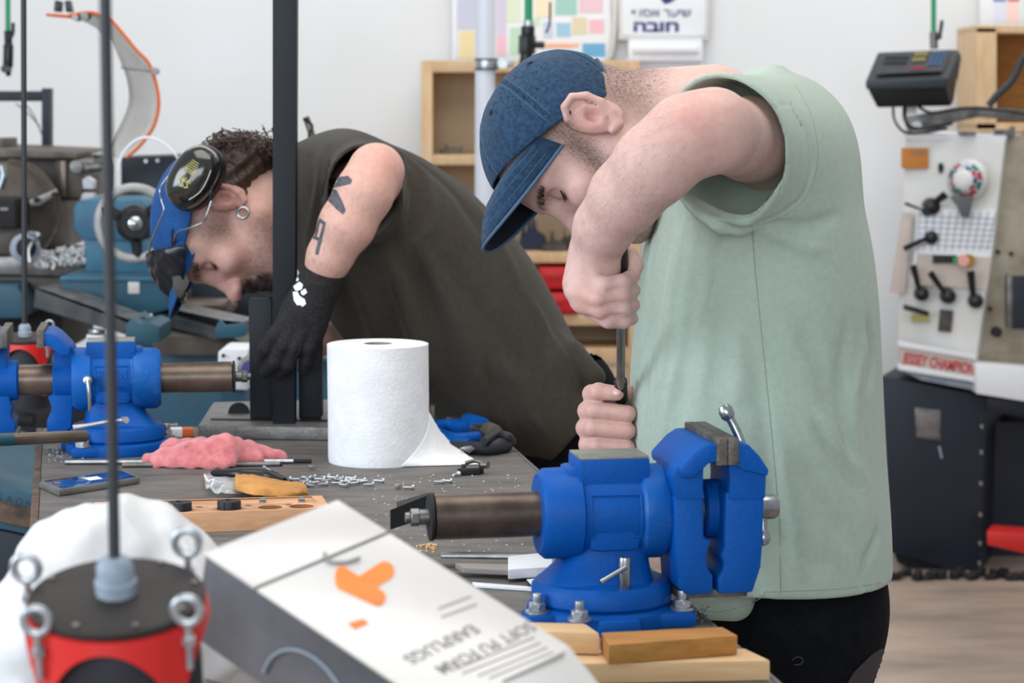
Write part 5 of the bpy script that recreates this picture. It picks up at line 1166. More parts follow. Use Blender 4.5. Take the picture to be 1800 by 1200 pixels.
fd_ = (u_*math.cos(.42) - n_*math.sin(.42)); FLn = .10
zmin_ = min((A_+u_*BL+fd_*FLn+v_*q_).z for q_ in (0, BW)); BT = (zmin_ - TABZ - .002)/n_.z
eb_ = thing('earplug_box', 'white dispenser box with a picture of orange earplugs, tilted in the foreground', 'box', A_ + u_*BL - n_*BT)
def bbox_(u0,u1,v0,v1,z0,z1,b=0.003):
    m = box(((u0+u1)/2,(v0+v1)/2,(z0+z1)/2),(u1-u0,v1-v0,z1-z0),b=b); bmesh.ops.transform(m, matrix=BM, verts=m.verts); return m
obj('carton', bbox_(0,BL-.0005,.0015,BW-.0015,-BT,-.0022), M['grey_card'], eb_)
uf = (inv_box(452,1028)[0]+inv_box(684,940)[0])/2
obj('top_flap', bbox_(-.001,uf-.002,0,BW,-.0022,.0006,.0006), M['white_card'], eb_)
tpn = obj('top_panel', bbox_(uf+.0015,BL,0,BW,-.0022,0,.0006), M['white_card'], eb_)
obj('end_panel', bbox_(-.0012,0.0005,.001,BW-.001,-BT,-.002,.0004), M['white_card'], eb_)
E_ = [A_+u_*BL+v_*.001, A_+u_*BL+v_*(BW-.001)]; E2_ = [e+fd_*FLn for e in E_]
obj('end_flap', hull(E_+E2_+[e-n_*.002 for e in E_+E2_], .0004), M['white_card'], eb_)
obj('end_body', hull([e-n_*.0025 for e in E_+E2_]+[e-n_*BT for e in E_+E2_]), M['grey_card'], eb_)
def boxprism(pix, h0, h1, b=0): 
    uv = [inv_box(*q_) for q_ in pix]; return prism(uv, BM, h0, h1, b)
def rounded(pix):
    sp_ = spline([Vector((x,y,0)) for x,y in pix], 5, True); return [(p.x,p.y) for p in sp_]
def capsule_px(a, b, ra, rb, flare=0):
    a, b = Vector((*a,0)), Vector((*b,0)); d_ = (b-a).normalized(); an = math.atan2(d_.y, d_.x)
    return [(b.x+rb*math.cos(an+t), b.y+rb*math.sin(an+t)) for t in np.linspace(-PI/2,PI/2,10)] + [(a.x+ra*math.cos(an+t)*.55, a.y+ra*math.sin(an+t)) for t in np.linspace(PI/2,1.5*PI,8)]
orp = obj('orange_earplug_picture', boxprism(capsule_px((632,1032),(676,1004),19,17), .0001, .0006), M['orange'], tpn)
obj('orange_earplug_picture', boxprism(capsule_px((600,1016),(664,1051),21,14), .0002, .0009), M['orange'], tpn)
obj('orange_square', boxprism([(612,1096),(638,1088),(648,1096),(624,1106)], .0001, .0006), M['orange'], tpn)
Bflip = BM @ Matrix.Translation((0,0,.0002))
def btext(txt, p0_, p1_, size, m='grey_text', bold=0.0):
    (u0, v0), (u1, v1) = inv_box(*p0_), inv_box(*p1_)
    me = text_mesh(txt, size, Matrix.Identity(4), .0001, None, 1, 'LEFT', bold)
    wx = max(q_.co.x for q_ in me.vertices); sx = abs(v1-v0)/wx
    R4 = Matrix(((0,1,0,u0),(1,0,0,v0),(0,0,1,.0003),(0,0,0,1)))
    me.transform(BM @ R4 @ Matrix.Diagonal((sx,1,1,1))); obj('lettering', me, M[m], tpn)
btext('SOFT PU FOAM', (927,1093), (748,1163), .017, bold=.0002); btext('EARPLUGS', (828,1097), (698,1150), .017, bold=.0002)
def bline(x0, y0, x1, y1, w_=1.5, m='grey_line', h=.0004): obj('printed_line', boxprism([(x0,y0-w_),(x1,y1-w_),(x1,y1+w_),(x0,y0+w_)], .0001, h), M[m], tpn)
for a in ((770,1070,828,1048),(776,1085,838,1062),(800,1176,940,1120),(812,1184,950,1130),(840,1188,962,1138),(860,1192,972,1146),(470,935,530,915),(478,948,540,925)): bline(*a)
bline(884,1198,992,1148,2.6,'grey_text')
obj('torn_tab', tube([Vector(BM @ Vector((*inv_box(x,y), .002))) for x, y in ((570,975),(578,990),(605,992),(632,984))], .0014, n=6), M['grey_line'], tpn)
# printed arcs on the grey side
side = bbox_  # side faces carry pale print
def sidept(u, z): return BM @ Vector((u, BW+.0002, z))
for (cu, cz2, r) in ((.13,-.075,.05),(.2,-.11,.05)):
    obj('side_print', tube([sidept(cu+r*math.cos(a), cz2+r*math.sin(a)) for a in np.linspace(.2,3.0,9)], .0016, n=6), M['grey_plastic'], eb_)
obj('side_print', tube([sidept(u, -.118+.02*math.sin(u*20)) for u in np.linspace(.02,.4,9)], .0014, n=6), M['black_text'], eb_)
# ---------------------------------------------------------------- people
def loft_fn(p0, e, m, cy, tab, p=2.3, endr=0.02):
    """p0 world point; e axis, m normal (both in the XZ plane); tab rows (s, lo, hi, halfdepth, cy offset)"""
    t = np.array(tab, 'f'); s0, s1 = t[0,0], t[-1,0]
    def fn(x, y, z):
        s = (x-p0[0])*e[0] + (z-p0[2])*e[2]; n = (x-p0[0])*m[0] + (z-p0[2])*m[2]
        s = s + 0*y; n = n + 0*y
        lo = np.interp(s, t[:,0], t[:,1]); hi = np.interp(s, t[:,0], t[:,2]); b = np.interp(s, t[:,0], t[:,3]); oy = np.interp(s, t[:,0], t[:,4])
        c = (lo+hi)/2; a = (hi-lo)/2
        q = ((np.abs(n-c)/a)**p + (np.abs(y-cy-oy)/b)**p)**(1/p)
        d = (q-1)*np.minimum(a, b)*0.9
        return np.maximum(np.maximum(d, s0-s), s-s1)
    return fn
def smooth_tab(rows, n=60):
    r = np.array(rows, float); s = np.linspace(r[0,0], r[-1,0], n); out = [s]
    for c in range(1, r.shape[1]):
        y = np.interp(s, r[:,0], r[:,c]); k = np.array([1,2,3,2,1.])/9; yp = np.pad(y, 2, mode='edge'); y2 = np.convolve(yp, k, 'valid'); yp = np.pad(y2, 2, mode='edge'); y2 = np.convolve(yp, k, 'valid')
        y2[0] = y[0]; y2[-1] = y[-1]; out.append(y2)
    return np.stack(out, 1)
class Head:
    def __init__(s, px, py, d, fimg, scale, yaw=0.0, roll=0.0):
        s.o = P(px, py, d); f = Vector((fimg[0], 0, -fimg[1])).normalized(); l = Vector((0,-1,0)); u = f.cross(l).normalized()
        if u.dot(Vector((-1,0,0))) < 0: u = -u
        R = Matrix.Rotation(yaw, 3, u); f, l = R @ f, R @ l
        R = Matrix.Rotation(roll, 3, f); l, u = R @ l, R @ u
        s.f, s.l, s.u, s.k = f, l, u, scale
        s.R = np.array([f, l, u]).T    # columns local axes
    def anchor(s, px, py, d, q): s.o = P(px, py, d) - (s.f*q[0] + s.l*q[1] + s.u*q[2])*s.k
    def w(s, f, l, u): return s.o + (s.f*f + s.l*l + s.u*u)*s.k
    def loc(s, V): return ((V - np.array(s.o)) @ s.R)/s.k
    def ell(s, F_, c, r, k=0.01, mode='u', rot=None):
        Rm = s.R if rot is None else s.R @ np.array(rot)
        F_.ell(s.w(*c), np.array(r)*s.k, Rm, k*s.k, mode)
    def cap(s, F_, a, b, ra, rb=None, k=0.01, mode='u'): F_.cap(s.w(*a), s.w(*b), ra*s.k, (ra if rb is None else rb)*s.k, k*s.k, mode)
    def bump(s, F_, pts, amp, w_): F_.bump([s.w(*p) for p in pts], amp*s.k, w_*s.k)
def build_head(F_, H, ear=1.0, nose=1.0, vt=1.0):
    E, C, B = (lambda *a, **k: H.ell(F_, *a, **k)), (lambda *a, **k: H.cap(F_, *a, **k)), (lambda *a, **k: H.bump(F_, *a, **k))
    E((-.002,0,.045*vt),(.097,.076,.084*vt))
    E((.045,0,.035),(.050,.062,.058), k=.02)           # forehead
    E((.045,0,-.020),(.050,.055,.060), k=.02)          # mid face
    E((.050,0,-.062),(.046,.040,.036), k=.02)          # jaw front
    C((.010,.050,-.040),(.080,.018,-.082),.022,.018,k=.02); C((.010,-.050,-.040),(.080,-.018,-.082),.022,.018,k=.02)
    E((.086,0,-.080),(.019,.020,.016), k=.016)         # chin
    for sd in (1,-1):
        E((.066,sd*.044,-.010),(.022,.020,.017), k=.02)  # cheekbone
        C((.088,sd*.012,.039),(.074,sd*.046,.036),.0085,.007,k=.012)   # brow ridge
        E((.090,sd*.030,.018),(.016,.017,.012), k=.012, mode='s')      # socket
        E((.0725,sd*.031,.019),(.0138,.0145,.0128), k=.004)            # closed lid over the eye
        B([(.085,sd*.018,.029),(.087,sd*.032,.031),(.079,sd*.045,.025)], -.0022, .0028)  # lid crease
        B([(.088,sd*.020,.013),(.087,sd*.034,.011),(.080,sd*.045,.016)], -.0012, .0016)  # lash line
        B([(.088,sd*.018,.004),(.083,sd*.036,.001)], -.0014, .004)
        B([(.100,sd*.016,-.022),(.092,sd*.030,-.045)], -.0022, .005)   # nasolabial
        E((.104,sd*.011,-.0215),(.012,.0085,.0085), k=.005)            # alar wing
        E((.112,sd*.0060,-.0300),(.0050,.0034,.0040), k=.002, mode='s')
    C((.090,0,.026),(.110,0,-.014),.0075,.0085,k=.012)  # bridge
    E((.1155*(.5+.5*nose),0,-.0190),(.0110,.0105,.0100), k=.007)       # tip
    C((.104,0,-.030),(.100,0,-.040),.006,.008,k=.008)
    E((.094,0,-.046),(.0125,.023,.0085), k=.006); E((.0925,0,-.057),(.0125,.020,.0078), k=.005)
    B([(.106,-.018,-.0505),(.1095,0,-.0512),(.106,.018,-.0505)], -.0035, .0020)
    B([(.104,-.012,-.069),(.104,.012,-.069)], -.002, .004)
    # near ear and far ear
    for sd in (1,-1):
        e = ear; ec = lambda a, b, c: (-.008+a*e, sd*(.0765+b*e), .002+c*e)
        E(ec(-.004,.002,0),(.0205*e,.0095*e,.034*e), k=.005, rot=((math.cos(.25),0,math.sin(.25)),(0,1,0),(-math.sin(.25),0,math.cos(.25))))
        E(ec(-.009,.006,.018),(.013*e,.0065*e,.016*e), k=.004)
        rim = [(.012,.004,.012),(.010,.011,.025),(-.002,.014,.032),(-.015,.016,.027),(-.021,.016,.012),(-.019,.014,-.006),(-.012,.010,-.020),(-.002,.006,-.030),(.006,.004,-.026)]
        pts = [ec(*q) for q in rim]; rr_ = [.0038,.0040,.0042,.0044,.0044,.0044,.0048,.0062,.0045]
        for i in range(len(pts)-1): C(pts[i], pts[i+1], rr_[i]*e, rr_[i+1]*e, k=.002)
        anti = [(-.001,.009,.018),(-.011,.012,.010),(-.012,.012,-.004),(-.006,.010,-.014),(.003,.007,-.014)]
        pts = [ec(*q) for q in anti]
        for i in range(len(pts)-1): C(pts[i], pts[i+1], .0026*e, .0026*e, k=.002)
        E(ec(-.001,.0125,-.001),(.0062*e,.0074*e,.0094*e), k=.0025, mode='s')
        E(ec(-.006,.016,.021),(.0075*e,.0040*e,.0045*e), k=.002, mode='s')
        E(ec(.0085,.006,-.004),(.0035*e,.0045*e,.0055*e), k=.003)   # tragus
def hand_chain(F_, pts, rad, k=.004):
    F_.chain([P(*p) for p in pts], rad, k)
def strands(V, Q, wfun, n, ln, wd, dirv, jit=0.4, seed=1):
    rng = np.random.default_rng(seed)
    a, b, c = V[Q[:,0]], V[Q[:,1]], V[Q[:,2]]
    nr = np.cross(b-a, c-a); nn = np.linalg.norm(nr, axis=1); nr = nr/np.maximum(nn,1e-12)[:,None]
    cen = V[Q].mean(1); w_ = wfun(cen, nr); w_ = np.clip(w_, 0, None)*nn
    if w_.sum() <= 0: return bpy.data.meshes.new('m')
    ix = rng.choice(len(Q), n, p=w_/w_.sum()); r = rng.random((n,2)); p = a[ix] + (b[ix]-a[ix])*r[:,:1] + (V[Q[:,3]][ix]-a[ix])*r[:,1:]
    N_ = nr[ix]; d = np.array(dirv, float); d = d/np.linalg.norm(d); t = d - N_*(N_@d)[:,None]; t = t/np.maximum(np.linalg.norm(t,axis=1),1e-6)[:,None]
    t = t + rng.normal(0, jit, (n,3)) + N_*0.35; t = t/np.linalg.norm(t,axis=1)[:,None]
    s_ = np.cross(t, N_); s_ = s_/np.maximum(np.linalg.norm(s_,axis=1),1e-6)[:,None]
    L = (ln*(0.6+0.8*rng.random(n)))[:,None]
    Vv = np.concatenate([p-s_*wd, p+s_*wd, p+t*L], 0).reshape(3,n,3).transpose(1,0,2).reshape(-1,3)
    me = bpy.data.meshes.new('m'); me.vertices.add(3*n); me.vertices.foreach_set('co', Vv.astype('f').ravel()); me.loops.add(3*n); me.loops.foreach_set('vertex_index', np.arange(3*n, dtype=np.int32))
    me.polygons.add(n); me.polygons.foreach_set('loop_start', np.arange(0,3*n,3,dtype=np.int32)); me.update(calc_edges=True); return me
def lin(c): return np.array(srgb(c)[:3])
def ss(x, a, b): t = np.clip((x-a)/(b-a), 0, 1); return t*t*(3-2*t)
def cut(V, Q, keep):
    m = keep[Q].any(1); Q = Q[m]; used = np.unique(Q); mp = -np.ones(len(V), int); mp[used] = np.arange(len(used)); return V[used], mp[Q]
def bounds(pts, m):
    a = np.array([tuple(p) for p in pts]); return a.min(0)-m, a.max(0)+m
# ================================================================ right-hand man in the sage shirt
D2 = 3.12
man2 = thing('person', 'person in sage green t-shirt and blue denim cap turning a tool at the near vise', 'person', P(1400, 1000, D2) * 1.0)
man2.location.z = 0; WL[man2.name] = Matrix.Translation(man2.location)
H2 = Head(1042, 214, D2-.075+.045, (-.30,.95), 1.06, yaw=math.radians(14), roll=math.radians(8))
H2.anchor(1042, 212, 3.03, (-.006,.082,.0))
lo, hi = bounds([P(860,60,2.72), P(1500,480,3.4), P(985,600,2.85), P(1120,830,3.3), P(1105,830,3.0)], .0)
h_ = 0.0023
FB = Field(lo, hi, h_)
build_head(FB, H2, 1.08)
# neck and hidden upper torso core
FB.cap(H2.w(-.035,0,-.01), P(1250,215,D2), .062, .075, k=.03); FB.cap(H2.w(.0,0,-.05), P(1210,250,D2), .046, .05, k=.03)
FB.cap(P(1270,245,D2), P(1370,310,D2), .065, .065, k=.02); FB.cap(P(1350,265,3.04), P(1360,270,3.22), .050, .050, k=.02)
# near arm
FB.chain([P(1346,262,3.03), P(1320,245,2.92), P(1250,232,2.80)], [.050,.048,.047], k=.02)
FB.chain([P(1252,228,2.80), P(1205,240,2.79), P(1150,290,2.80), P(1100,345,2.83), P(1062,398,2.86), P(1048,432,2.88)], [.045,.0455,.0455,.041,.0335,.0305], k=.018)
FB.ell(P(1264,208,2.79), (.024,.026,.024), None, .02)
# near hand: palm, back, fingers round the handle
F4 = lambda pts, r, k=.0035: FB.chain([P(*p) for p in pts], r, k)
FB.ell(P(1036,478,2.885), (.026,.022,.036), np.array(Matrix.Rotation(.12,3,'Y')), .018)
FB.cap(P(1052,440,2.882), P(1024,500,2.875), .027, .024, k=.014)
FB.cap(P(1060,455,2.888), P(1050,510,2.878), .024, .022, k=.012)
F4([(1026,492,2.866),(1062,502,2.845),(1094,497,2.85),(1113,484,2.878)], [.0120,.0112,.0102,.0090], .004)
F4([(1010,512,2.868),(1052,524,2.842),(1092,520,2.848),(1113,510,2.878)], [.0125,.0115,.0105,.0092], .004)
F4([(1018,530,2.870),(1058,544,2.846),(1094,543,2.850),(1113,536,2.878)], [.0120,.0112,.0100,.0088], .004)
F4([(1038,545,2.874),(1070,562,2.852),(1096,564,2.856),(1111,560,2.880)], [.0110,.0102,.0092,.0080], .004)
F4([(1074,474,2.912),(1104,486,2.895),(1115,466,2.89),(1109,446,2.89)], [.013,.0120,.0105,.0088], .006)
for x, y, d_ in ((1030,500,2.856),(1014,517,2.858),(1022,536,2.858)): FB.ell(P(x,y,d_), (.0105,.009,.0095), None, .008)
for a, b_ in (((1062,514,2.835),(1100,506,2.838)),((1050,535,2.835),(1102,530,2.838)),((1058,554,2.84),(1100,553,2.842))): FB.bump([P(*a),P(*b_)], -.0022, .0022)
for pts in ([(1022,470,2.858),(1032,505,2.850)],[(1042,468,2.856),(1048,500,2.850)]): FB.bump([P(*p) for p in pts], .0014, .004)
FB.bump([P(1040,440,2.85),P(1066,446,2.85)], -.0016, .003)
# far arm and lower hand
dH = 3.09
FB.chain([P(1360,270,3.22), P(1310,330,3.30), P(1290,480,3.37), P(1240,640,3.36)], [.05,.052,.048,.045], k=.02)
FB.chain([P(1240,640,3.36), P(1175,700,3.26), P(1110,735,3.15)], [.044,.040,.031], k=.02)
FB.ell(P(1075,745,dH+.035), (.030,.020,.045), None, .014)
F4([(1110,704,dH+.02),(1040,692,dH-.012),(1052,688,dH-.03),(1084,691,dH-.036)], [.0125,.0118,.0112,.0098])
F4([(1105,730,dH+.03),(1033,722,dH-.006),(1046,721,dH-.028),(1104,727,dH-.034)], [.0130,.0122,.0118,.0112])
F4([(1105,757,dH+.03),(1029,752,dH-.006),(1044,752,dH-.028),(1104,757,dH-.034)], [.0130,.0122,.0116,.0110])
F4([(1105,780,dH+.03),(1036,780,dH-.006),(1050,782,dH-.026),(1104,786,dH-.032)], [.0118,.0112,.0106,.0100])
F4([(1110,730,dH+.04),(1112,705,dH+.02),(1101,690,dH-.005)], [.013,.011,.0105])
for y in (706,738,768): FB.bump([P(1036,y,dH-.03),P(1062,y+1,dH-.045),P(1104,y+3,dH-.045)], -.0020, .0022)
for y in (690,724,755,784):
    for x in (1050,1054): FB.bump([P(x,y-8,dH-.045),P(x+1,y+8,dH-.045)], -.0009, .0014)
for y in (722,752,782): FB.ell(P(1031,y,dH-.012), (.0105,.011,.0115), None, .006)
print('field2', FB.n)
V2, Q2 = FB.mesh(1)
L2 = H2.loc(V2); px2 = proj(V2)
def skin_cols(V, L, px, H, base, flush, sh=None):
    col = np.tile(lin(base), (len(V),1)); fl = lin(flush)
    nhead = (np.abs(L) < .16).all(1)
    def mixc(w_, c): 
        w_ = np.clip(w_,0,1)[:,None]; col[:] = col*(1-w_)+c*w_
    g_ = lambda c, r: np.exp(-(((L-np.array(c))/np.array(r))**2).sum(1))
    for sd in (1,-1):
        mixc(.45*g_((.075,sd*.04,-.018),(.03,.025,.022)), fl); mixc(.5*g_((-.008,sd*.085,.0),(.03,.02,.035)), fl)
        mixc(.45*g_((.085,sd*.031,.020),(.014,.018,.012)), lin(0x9a6a60))
        mixc(.9*g_((.112,sd*.006,-.030),(.004,.003,.004)), lin(0x5a2e2a))
    for sd in (1,-1):
        t_ = np.clip((L[:,1]*sd-.010)/.042,0,1); uc = .0335+.005*np.sin(t_*2.6); wb = np.exp(-((L[:,2]-uc)/.0058)**2)*(L[:,0] > .05)*(L[:,1]*sd > .010)*(1-ss(L[:,1]*sd,.045,.056))
        mixc(.72*wb, lin(0x3f2b24))
        mixc(.85*np.exp(-((L[:,2]-.0125+.003*np.sin(t_*3.1))/.0017)**2)*(L[:,0] > .06)*(L[:,1]*sd > .018)*(L[:,1]*sd < .046), lin(0x33211c))
    mixc(.6*g_((.118,0,-.02),(.016,.016,.014)), fl)
    mixc(.8*g_((.103,0,-.0515),(.012,.020,.008)), lin(0xb0665f))
    return col, mixc, g_
col2, mix2, g2 = skin_cols(V2, L2, px2, H2, 0xd0afa6, 0xca8a84)
nz = np.sin(V2[:,0]*900)*np.sin(V2[:,1]*800)*np.sin(V2[:,2]*850)
head2 = (np.abs(L2) < np.array([.15,.1,.14])).all(1)
# sideburn, stubble and cropped nape
side = head2*ss(L2[:,1], .03,.06)*np.exp(-((L2[:,0]-.022-(.02-L2[:,2])*.35)/.016)**2)*ss(L2[:,2],-.055,-.02)*(1-ss(L2[:,2],.06,.09))
mix2(.55*side*(1+.4*nz), lin(0x54423a))
beard = head2*ss(-L2[:,2],.035,.06)*ss(L2[:,0],.0,.03)
mix2(.30*beard*(1+.4*nz), lin(0x77594c))
nape = head2*ss(-L2[:,0],.025,.05)*(1-ss(-L2[:,2],.02,.085))
mix2(.55*nape*(1+.4*nz), lin(0x5a473c))
over = head2*ss(L2[:,2],.035,.05)*ss(-L2[:,0],-.07,-.04); mix2(.6*over, lin(0x54423a))
arm_ = (~head2); mix2(.35*arm_*np.exp(-((px2[:,0]-1215)**2+(px2[:,1]-205)**2)/60.**2), lin(0xd48a7c))
mix2(.35*arm_*np.exp(-((px2[:,0]-1040)**2/50.**2+(px2[:,1]-535)**2/40.**2)), lin(0xce8d80)); mix2(.3*arm_*(px2[:,1]>640), lin(0xd79a8d))
body2 = obj('body', np_mesh(V2, Q2, col2), M['skin'], man2)
bv2 = bvh_of(V2, Q2)
def head_w(H, fn):
    def w_(c, n): L = H.loc(c); return fn(L)*((n@np.array([0,-1,0.])) > -.3)
    return w_
M['stubble'] = mat('short_hair', 0x3c2d25, 0.7)
obj('cropped_hair', strands(V2, Q2, head_w(H2, lambda L: (ss(-L[:,0],.03,.06)*(1-ss(-L[:,2],.02,.085)) + np.exp(-((L[:,0]-.022-(.02-L[:,2])*.35)/.014)**2)*ss(L[:,2],-.05,-.02))*(np.abs(L)<.14).all(1)*ss(L[:,1],0.0,.03)), 6500, .0030, .00016, H2.w(-.1,0,-.6)-H2.w(0,0,0), .35, 3), M['stubble'], man2)['kind'] = 'stuff'
obj('beard_stubble', strands(V2, Q2, head_w(H2, lambda L: ss(-L[:,2],.02,.055)*ss(L[:,0],.005,.03)*(np.abs(L)<.14).all(1)), 3500, .0022, .00018, H2.w(.2,0,-.6)-H2.w(0,0,0), .4, 4), M['stubble'], man2)['kind'] = 'stuff'
M['arm_hair'] = mat('arm_hair', 0x8b6753, 0.7)
obj('arm_hair', strands(V2, Q2, lambda c, n: ((proj(c)[:,0] > 1010)&(proj(c)[:,0] < 1215)&(proj(c)[:,1] < 440)&(proj(c)[:,1] > 180)&(c[:,1] < 2.86)).astype(float), 900, .0085, .00011, P(1040,430,2.86)-P(1200,240,2.8), .35, 5), M['arm_hair'], man2)['kind'] = 'stuff'
# brow hairs, lashes
def brow(bv, H, sd, mt, man, th=1.0):
    bs = []; rnd = random.Random(9)
    for i in range(90):
        t = .08+.8*rnd.random(); w_ = (.0042 if t < .75 else .0028)*th*rnd.uniform(-1,1)
        p = H.w(.130, sd*(.012+.038*t), .0335+.004*math.sin(t*2.6)+w_*.8); d = (H.w(0,0,0)-H.w(1,0,0)).normalized()
        d = (d*1.0 - H.l*sd*(-.15) ).normalized()
        loc, nor, ix, ds = bv.ray_cast(p, d)
        if loc is None: continue
        dr_ = (H.l*sd*.9 + H.u*rnd.uniform(.0,.5)).normalized()
        bs.append(tube([loc+nor*.0002, loc+nor*.0008+dr_*.003*H.k, loc+nor*.0004+dr_*.0055*H.k], [.0004,.00035,.00015], n=4, per=1))
    if bs: obj('eyebrow', merge(*bs), M[mt], man)
def eye(bv, H, sd, man):
    ps = []
    for t in np.linspace(0,1,7):
        p = H.w(.13, sd*(.019+.027*t), .0125+.004*t-.004*math.sin(t*PI)); d = (H.w(-1,0,0)-H.w(0,0,0)).normalized()
        loc, nor, ix, ds = bv.ray_cast(p, d)
        if loc is not None: ps.append(loc+nor*.0004)
    if len(ps) > 2: obj('eyelashes', tube(ps, [.0006,.0013,.0015,.0013,.0007], n=6, per=2), M['brow'], man)
for sd in (1,-1): brow(bv2, H2, sd, 'brow', man2); eye(bv2, H2, sd, man2)
# fingernails
def nail(bv, px, py, w_, h_n, man, ang=0):
    poly = [(px + w_*math.cos(a)*math.cos(ang)-h_n*math.sin(a)*math.sin(ang), py + w_*math.cos(a)*math.sin(ang)+h_n*math.sin(a)*math.cos(ang)) for a in np.linspace(0,2*PI,13)[:-1]]
    obj('fingernail', decal(bv, poly, .0005, 4), M['nail'], man)
M['nail'] = mat('fingernail', 0xe6b9ae, 0.3, coat=.3)
nail(bv2, 1084, 688, 7, 5.5, man2)
# --- sage shirt
hs = 0.0038
S2rows = [(1056,1192,1549,.185),(1010,1178,1558,.19),(960,1163,1563,.195),(880,1135,1559,.20),(800,1106,1552,.20),(700,1107,1547,.20),(620,1111,1544,.20),(520,1119,1539,.205),(430,1134,1528,.205),(350,1158,1510,.205),(300,1166,1497,.20),(260,1172,1482,.195),(220,1178,1463,.185),(185,1190,1440,.165),(160,1225,1413,.13),(140,1270,1385,.09),(128,1315,1362,.05)]
p0 = P(1350, 1056, D2)
rows = []
for y, a, b_, hb_ in S2rows:
    pa, pb_ = P(a,y,D2), P(b_,y,D2); rows.append(((pa.z-p0.z), pa.x-p0.x, pb_.x-p0.x, hb_, 0.0))
zh = P(1450, 1048, D2-.17).z; rows = [r for r in rows if r[0]+p0.z > zh]; rows = [(zh-p0.z,)+rows[0][1:]] + rows
tab = smooth_tab(sorted(rows))
lo, hi = bounds([P(1080,1110,2.86), P(1600,110,2.8), P(1600,110,3.36), P(1080,1110,3.36)], .02)
FS = Field(lo, hi, hs)
FS.op(lo, hi, loft_fn(p0, (0,0,1), (1,0,0), D2, tab), 0)
# front hem dips lower in front
FS.cap(P(1222,1052,2.99), P(1290,1056,2.985), .026, .026, k=.02)
# shoulder and sleeve
sa, sb = P(1384,262,3.06), P(1270,262,2.875)
for (q, k) in (((sa, sb, .080, .082), .05),):
    a_, b_, ra, rb = q; a_ = np.array(a_); b_ = np.array(b_); v_ = b_-a_; Lq = np.linalg.norm(v_); vn = v_/Lq
    tilt_ = vn + np.array([0.0,0.0,-0.18]); tilt_ /= np.linalg.norm(tilt_)
    def fsl(x, y, z):
        t = np.clip(((x-a_[0])*v_[0]+(y-a_[1])*v_[1]+(z-a_[2])*v_[2])/Lq**2, 0, 1.2)
        # slightly oval: stretch in z
        d = np.sqrt((x-a_[0]-t*v_[0])**2+(y-a_[1]-t*v_[1])**2+((z-a_[2]-t*v_[2])*.90)**2)-(ra+(rb-ra)*t)
        pl_ = (x-b_[0])*tilt_[0]+(y-b_[1])*tilt_[1]+(z-b_[2])*tilt_[2]
        return np.maximum(d, pl_)
    FS.op(np.minimum(a_,b_)-.12, np.maximum(a_,b_)+.12, fsl, k)
    def fcv(x, y, z):
        c0 = a_+v_*.55; vv = v_*.75; t = np.clip(((x-c0[0])*vv[0]+(y-c0[1])*vv[1]+(z-c0[2])*vv[2])/(vv@vv), 0, 1)
        return np.sqrt((x-c0[0]-t*vv[0])**2+(y-c0[1]-t*vv[1])**2+((z-c0[2]-t*vv[2])*.90)**2)-(rb-.006)
    FS.op(a_*0+np.minimum(a_,b_+v_*.3)-.1, np.maximum(a_,b_+v_*.3)+.1, fcv, 0.002, 's')
# collar opening
FS.cap(P(1215,215,D2), P(1100,150,D2-.02), .068, .072, k=.01, mode='s')
# folds (ridges and hollows of the cloth), listed by where they run
def onfront(pts, d=2.92): return [P(x, y, d) for x, y in pts]
# per-fold: project on the near surface of the solid
Vt, Qt = FS.mesh(0); bvt = bvh_of(Vt, Qt)
def sfold(FF, bv, pts, amp, w_, per=5):
    sp_ = spline([Vector((x,y,0)) for x,y in pts], per); q_ = [hit(bv, p.x, p.y, 0) for p in sp_]; q_ = [p for p in q_ if p is not None]
    if len(q_) > 1: FF.bump(q_[::2]+[q_[-1]], amp, w_)
for pts, am, wd in [
    ([(1205,385),(1188,480),(1170,600),(1158,720)], .006, .007), ([(1176,395),(1160,480),(1142,600),(1128,760)], -.006, .006), ([(1150,410),(1138,500),(1126,640)], .004, .005),
    ([(1235,400),(1222,520),(1200,680),(1192,760)], -.006, .009), ([(1262,420),(1250,520),(1238,640),(1232,740)], .003, .010),
    ([(1185,640),(1170,730),(1160,800)], .004, .005), ([(1222,350),(1262,375),(1318,390)], .009, .006), ([(1290,405),(1250,470),(1235,540)], -.005, .008), ([(1345,400),(1400,430),(1450,440)], .003, .008), ([(1350,390),(1410,400),(1470,380)], -.004, .007), ([(1400,560),(1440,640),(1470,740)], -.003, .012), ([(1290,560),(1300,640),(1296,720)], .003, .012), ([(1225,365),(1260,395),(1310,405)], -.007, .005), ([(1240,390),(1280,410),(1330,398)], .004, .006),
    ([(1330,160),(1368,210),(1382,280),(1372,340)], -.003, .006), ([(1300,145),(1345,190),(1360,260)], .003, .006), ([(1385,170),(1425,260),(1410,350),(1330,395)], -.0025, .004),
    ([(1430,740),(1470,810),(1510,870)], -.004, .006), ([(1440,725),(1485,795),(1525,850)], .004, .006), ([(1400,800),(1450,880),(1490,960)], -.003, .010), ([(1520,600),(1500,720),(1520,860),(1530,980)], .004, .008),
    ([(1490,560),(1478,700),(1500,840)], -.004, .009), ([(1350,900),(1400,960),(1460,1010)], -.003, .010), ([(1366,760),(1392,900),(1402,1030)], .002, .008), ([(1330,640),(1350,800),(1360,930)], -.002, .010),
    ([(1525,560),(1535,620),(1528,680)], -.006, .006), ([(1545,930),(1520,1000),(1530,1045)], -.004, .007), ([(1295,900),(1320,1000),(1350,1060)], -.004, .009)]:
    sfold(FS, bvt, pts, am*1.6, wd)
VS2, QS2 = FS.mesh(2)
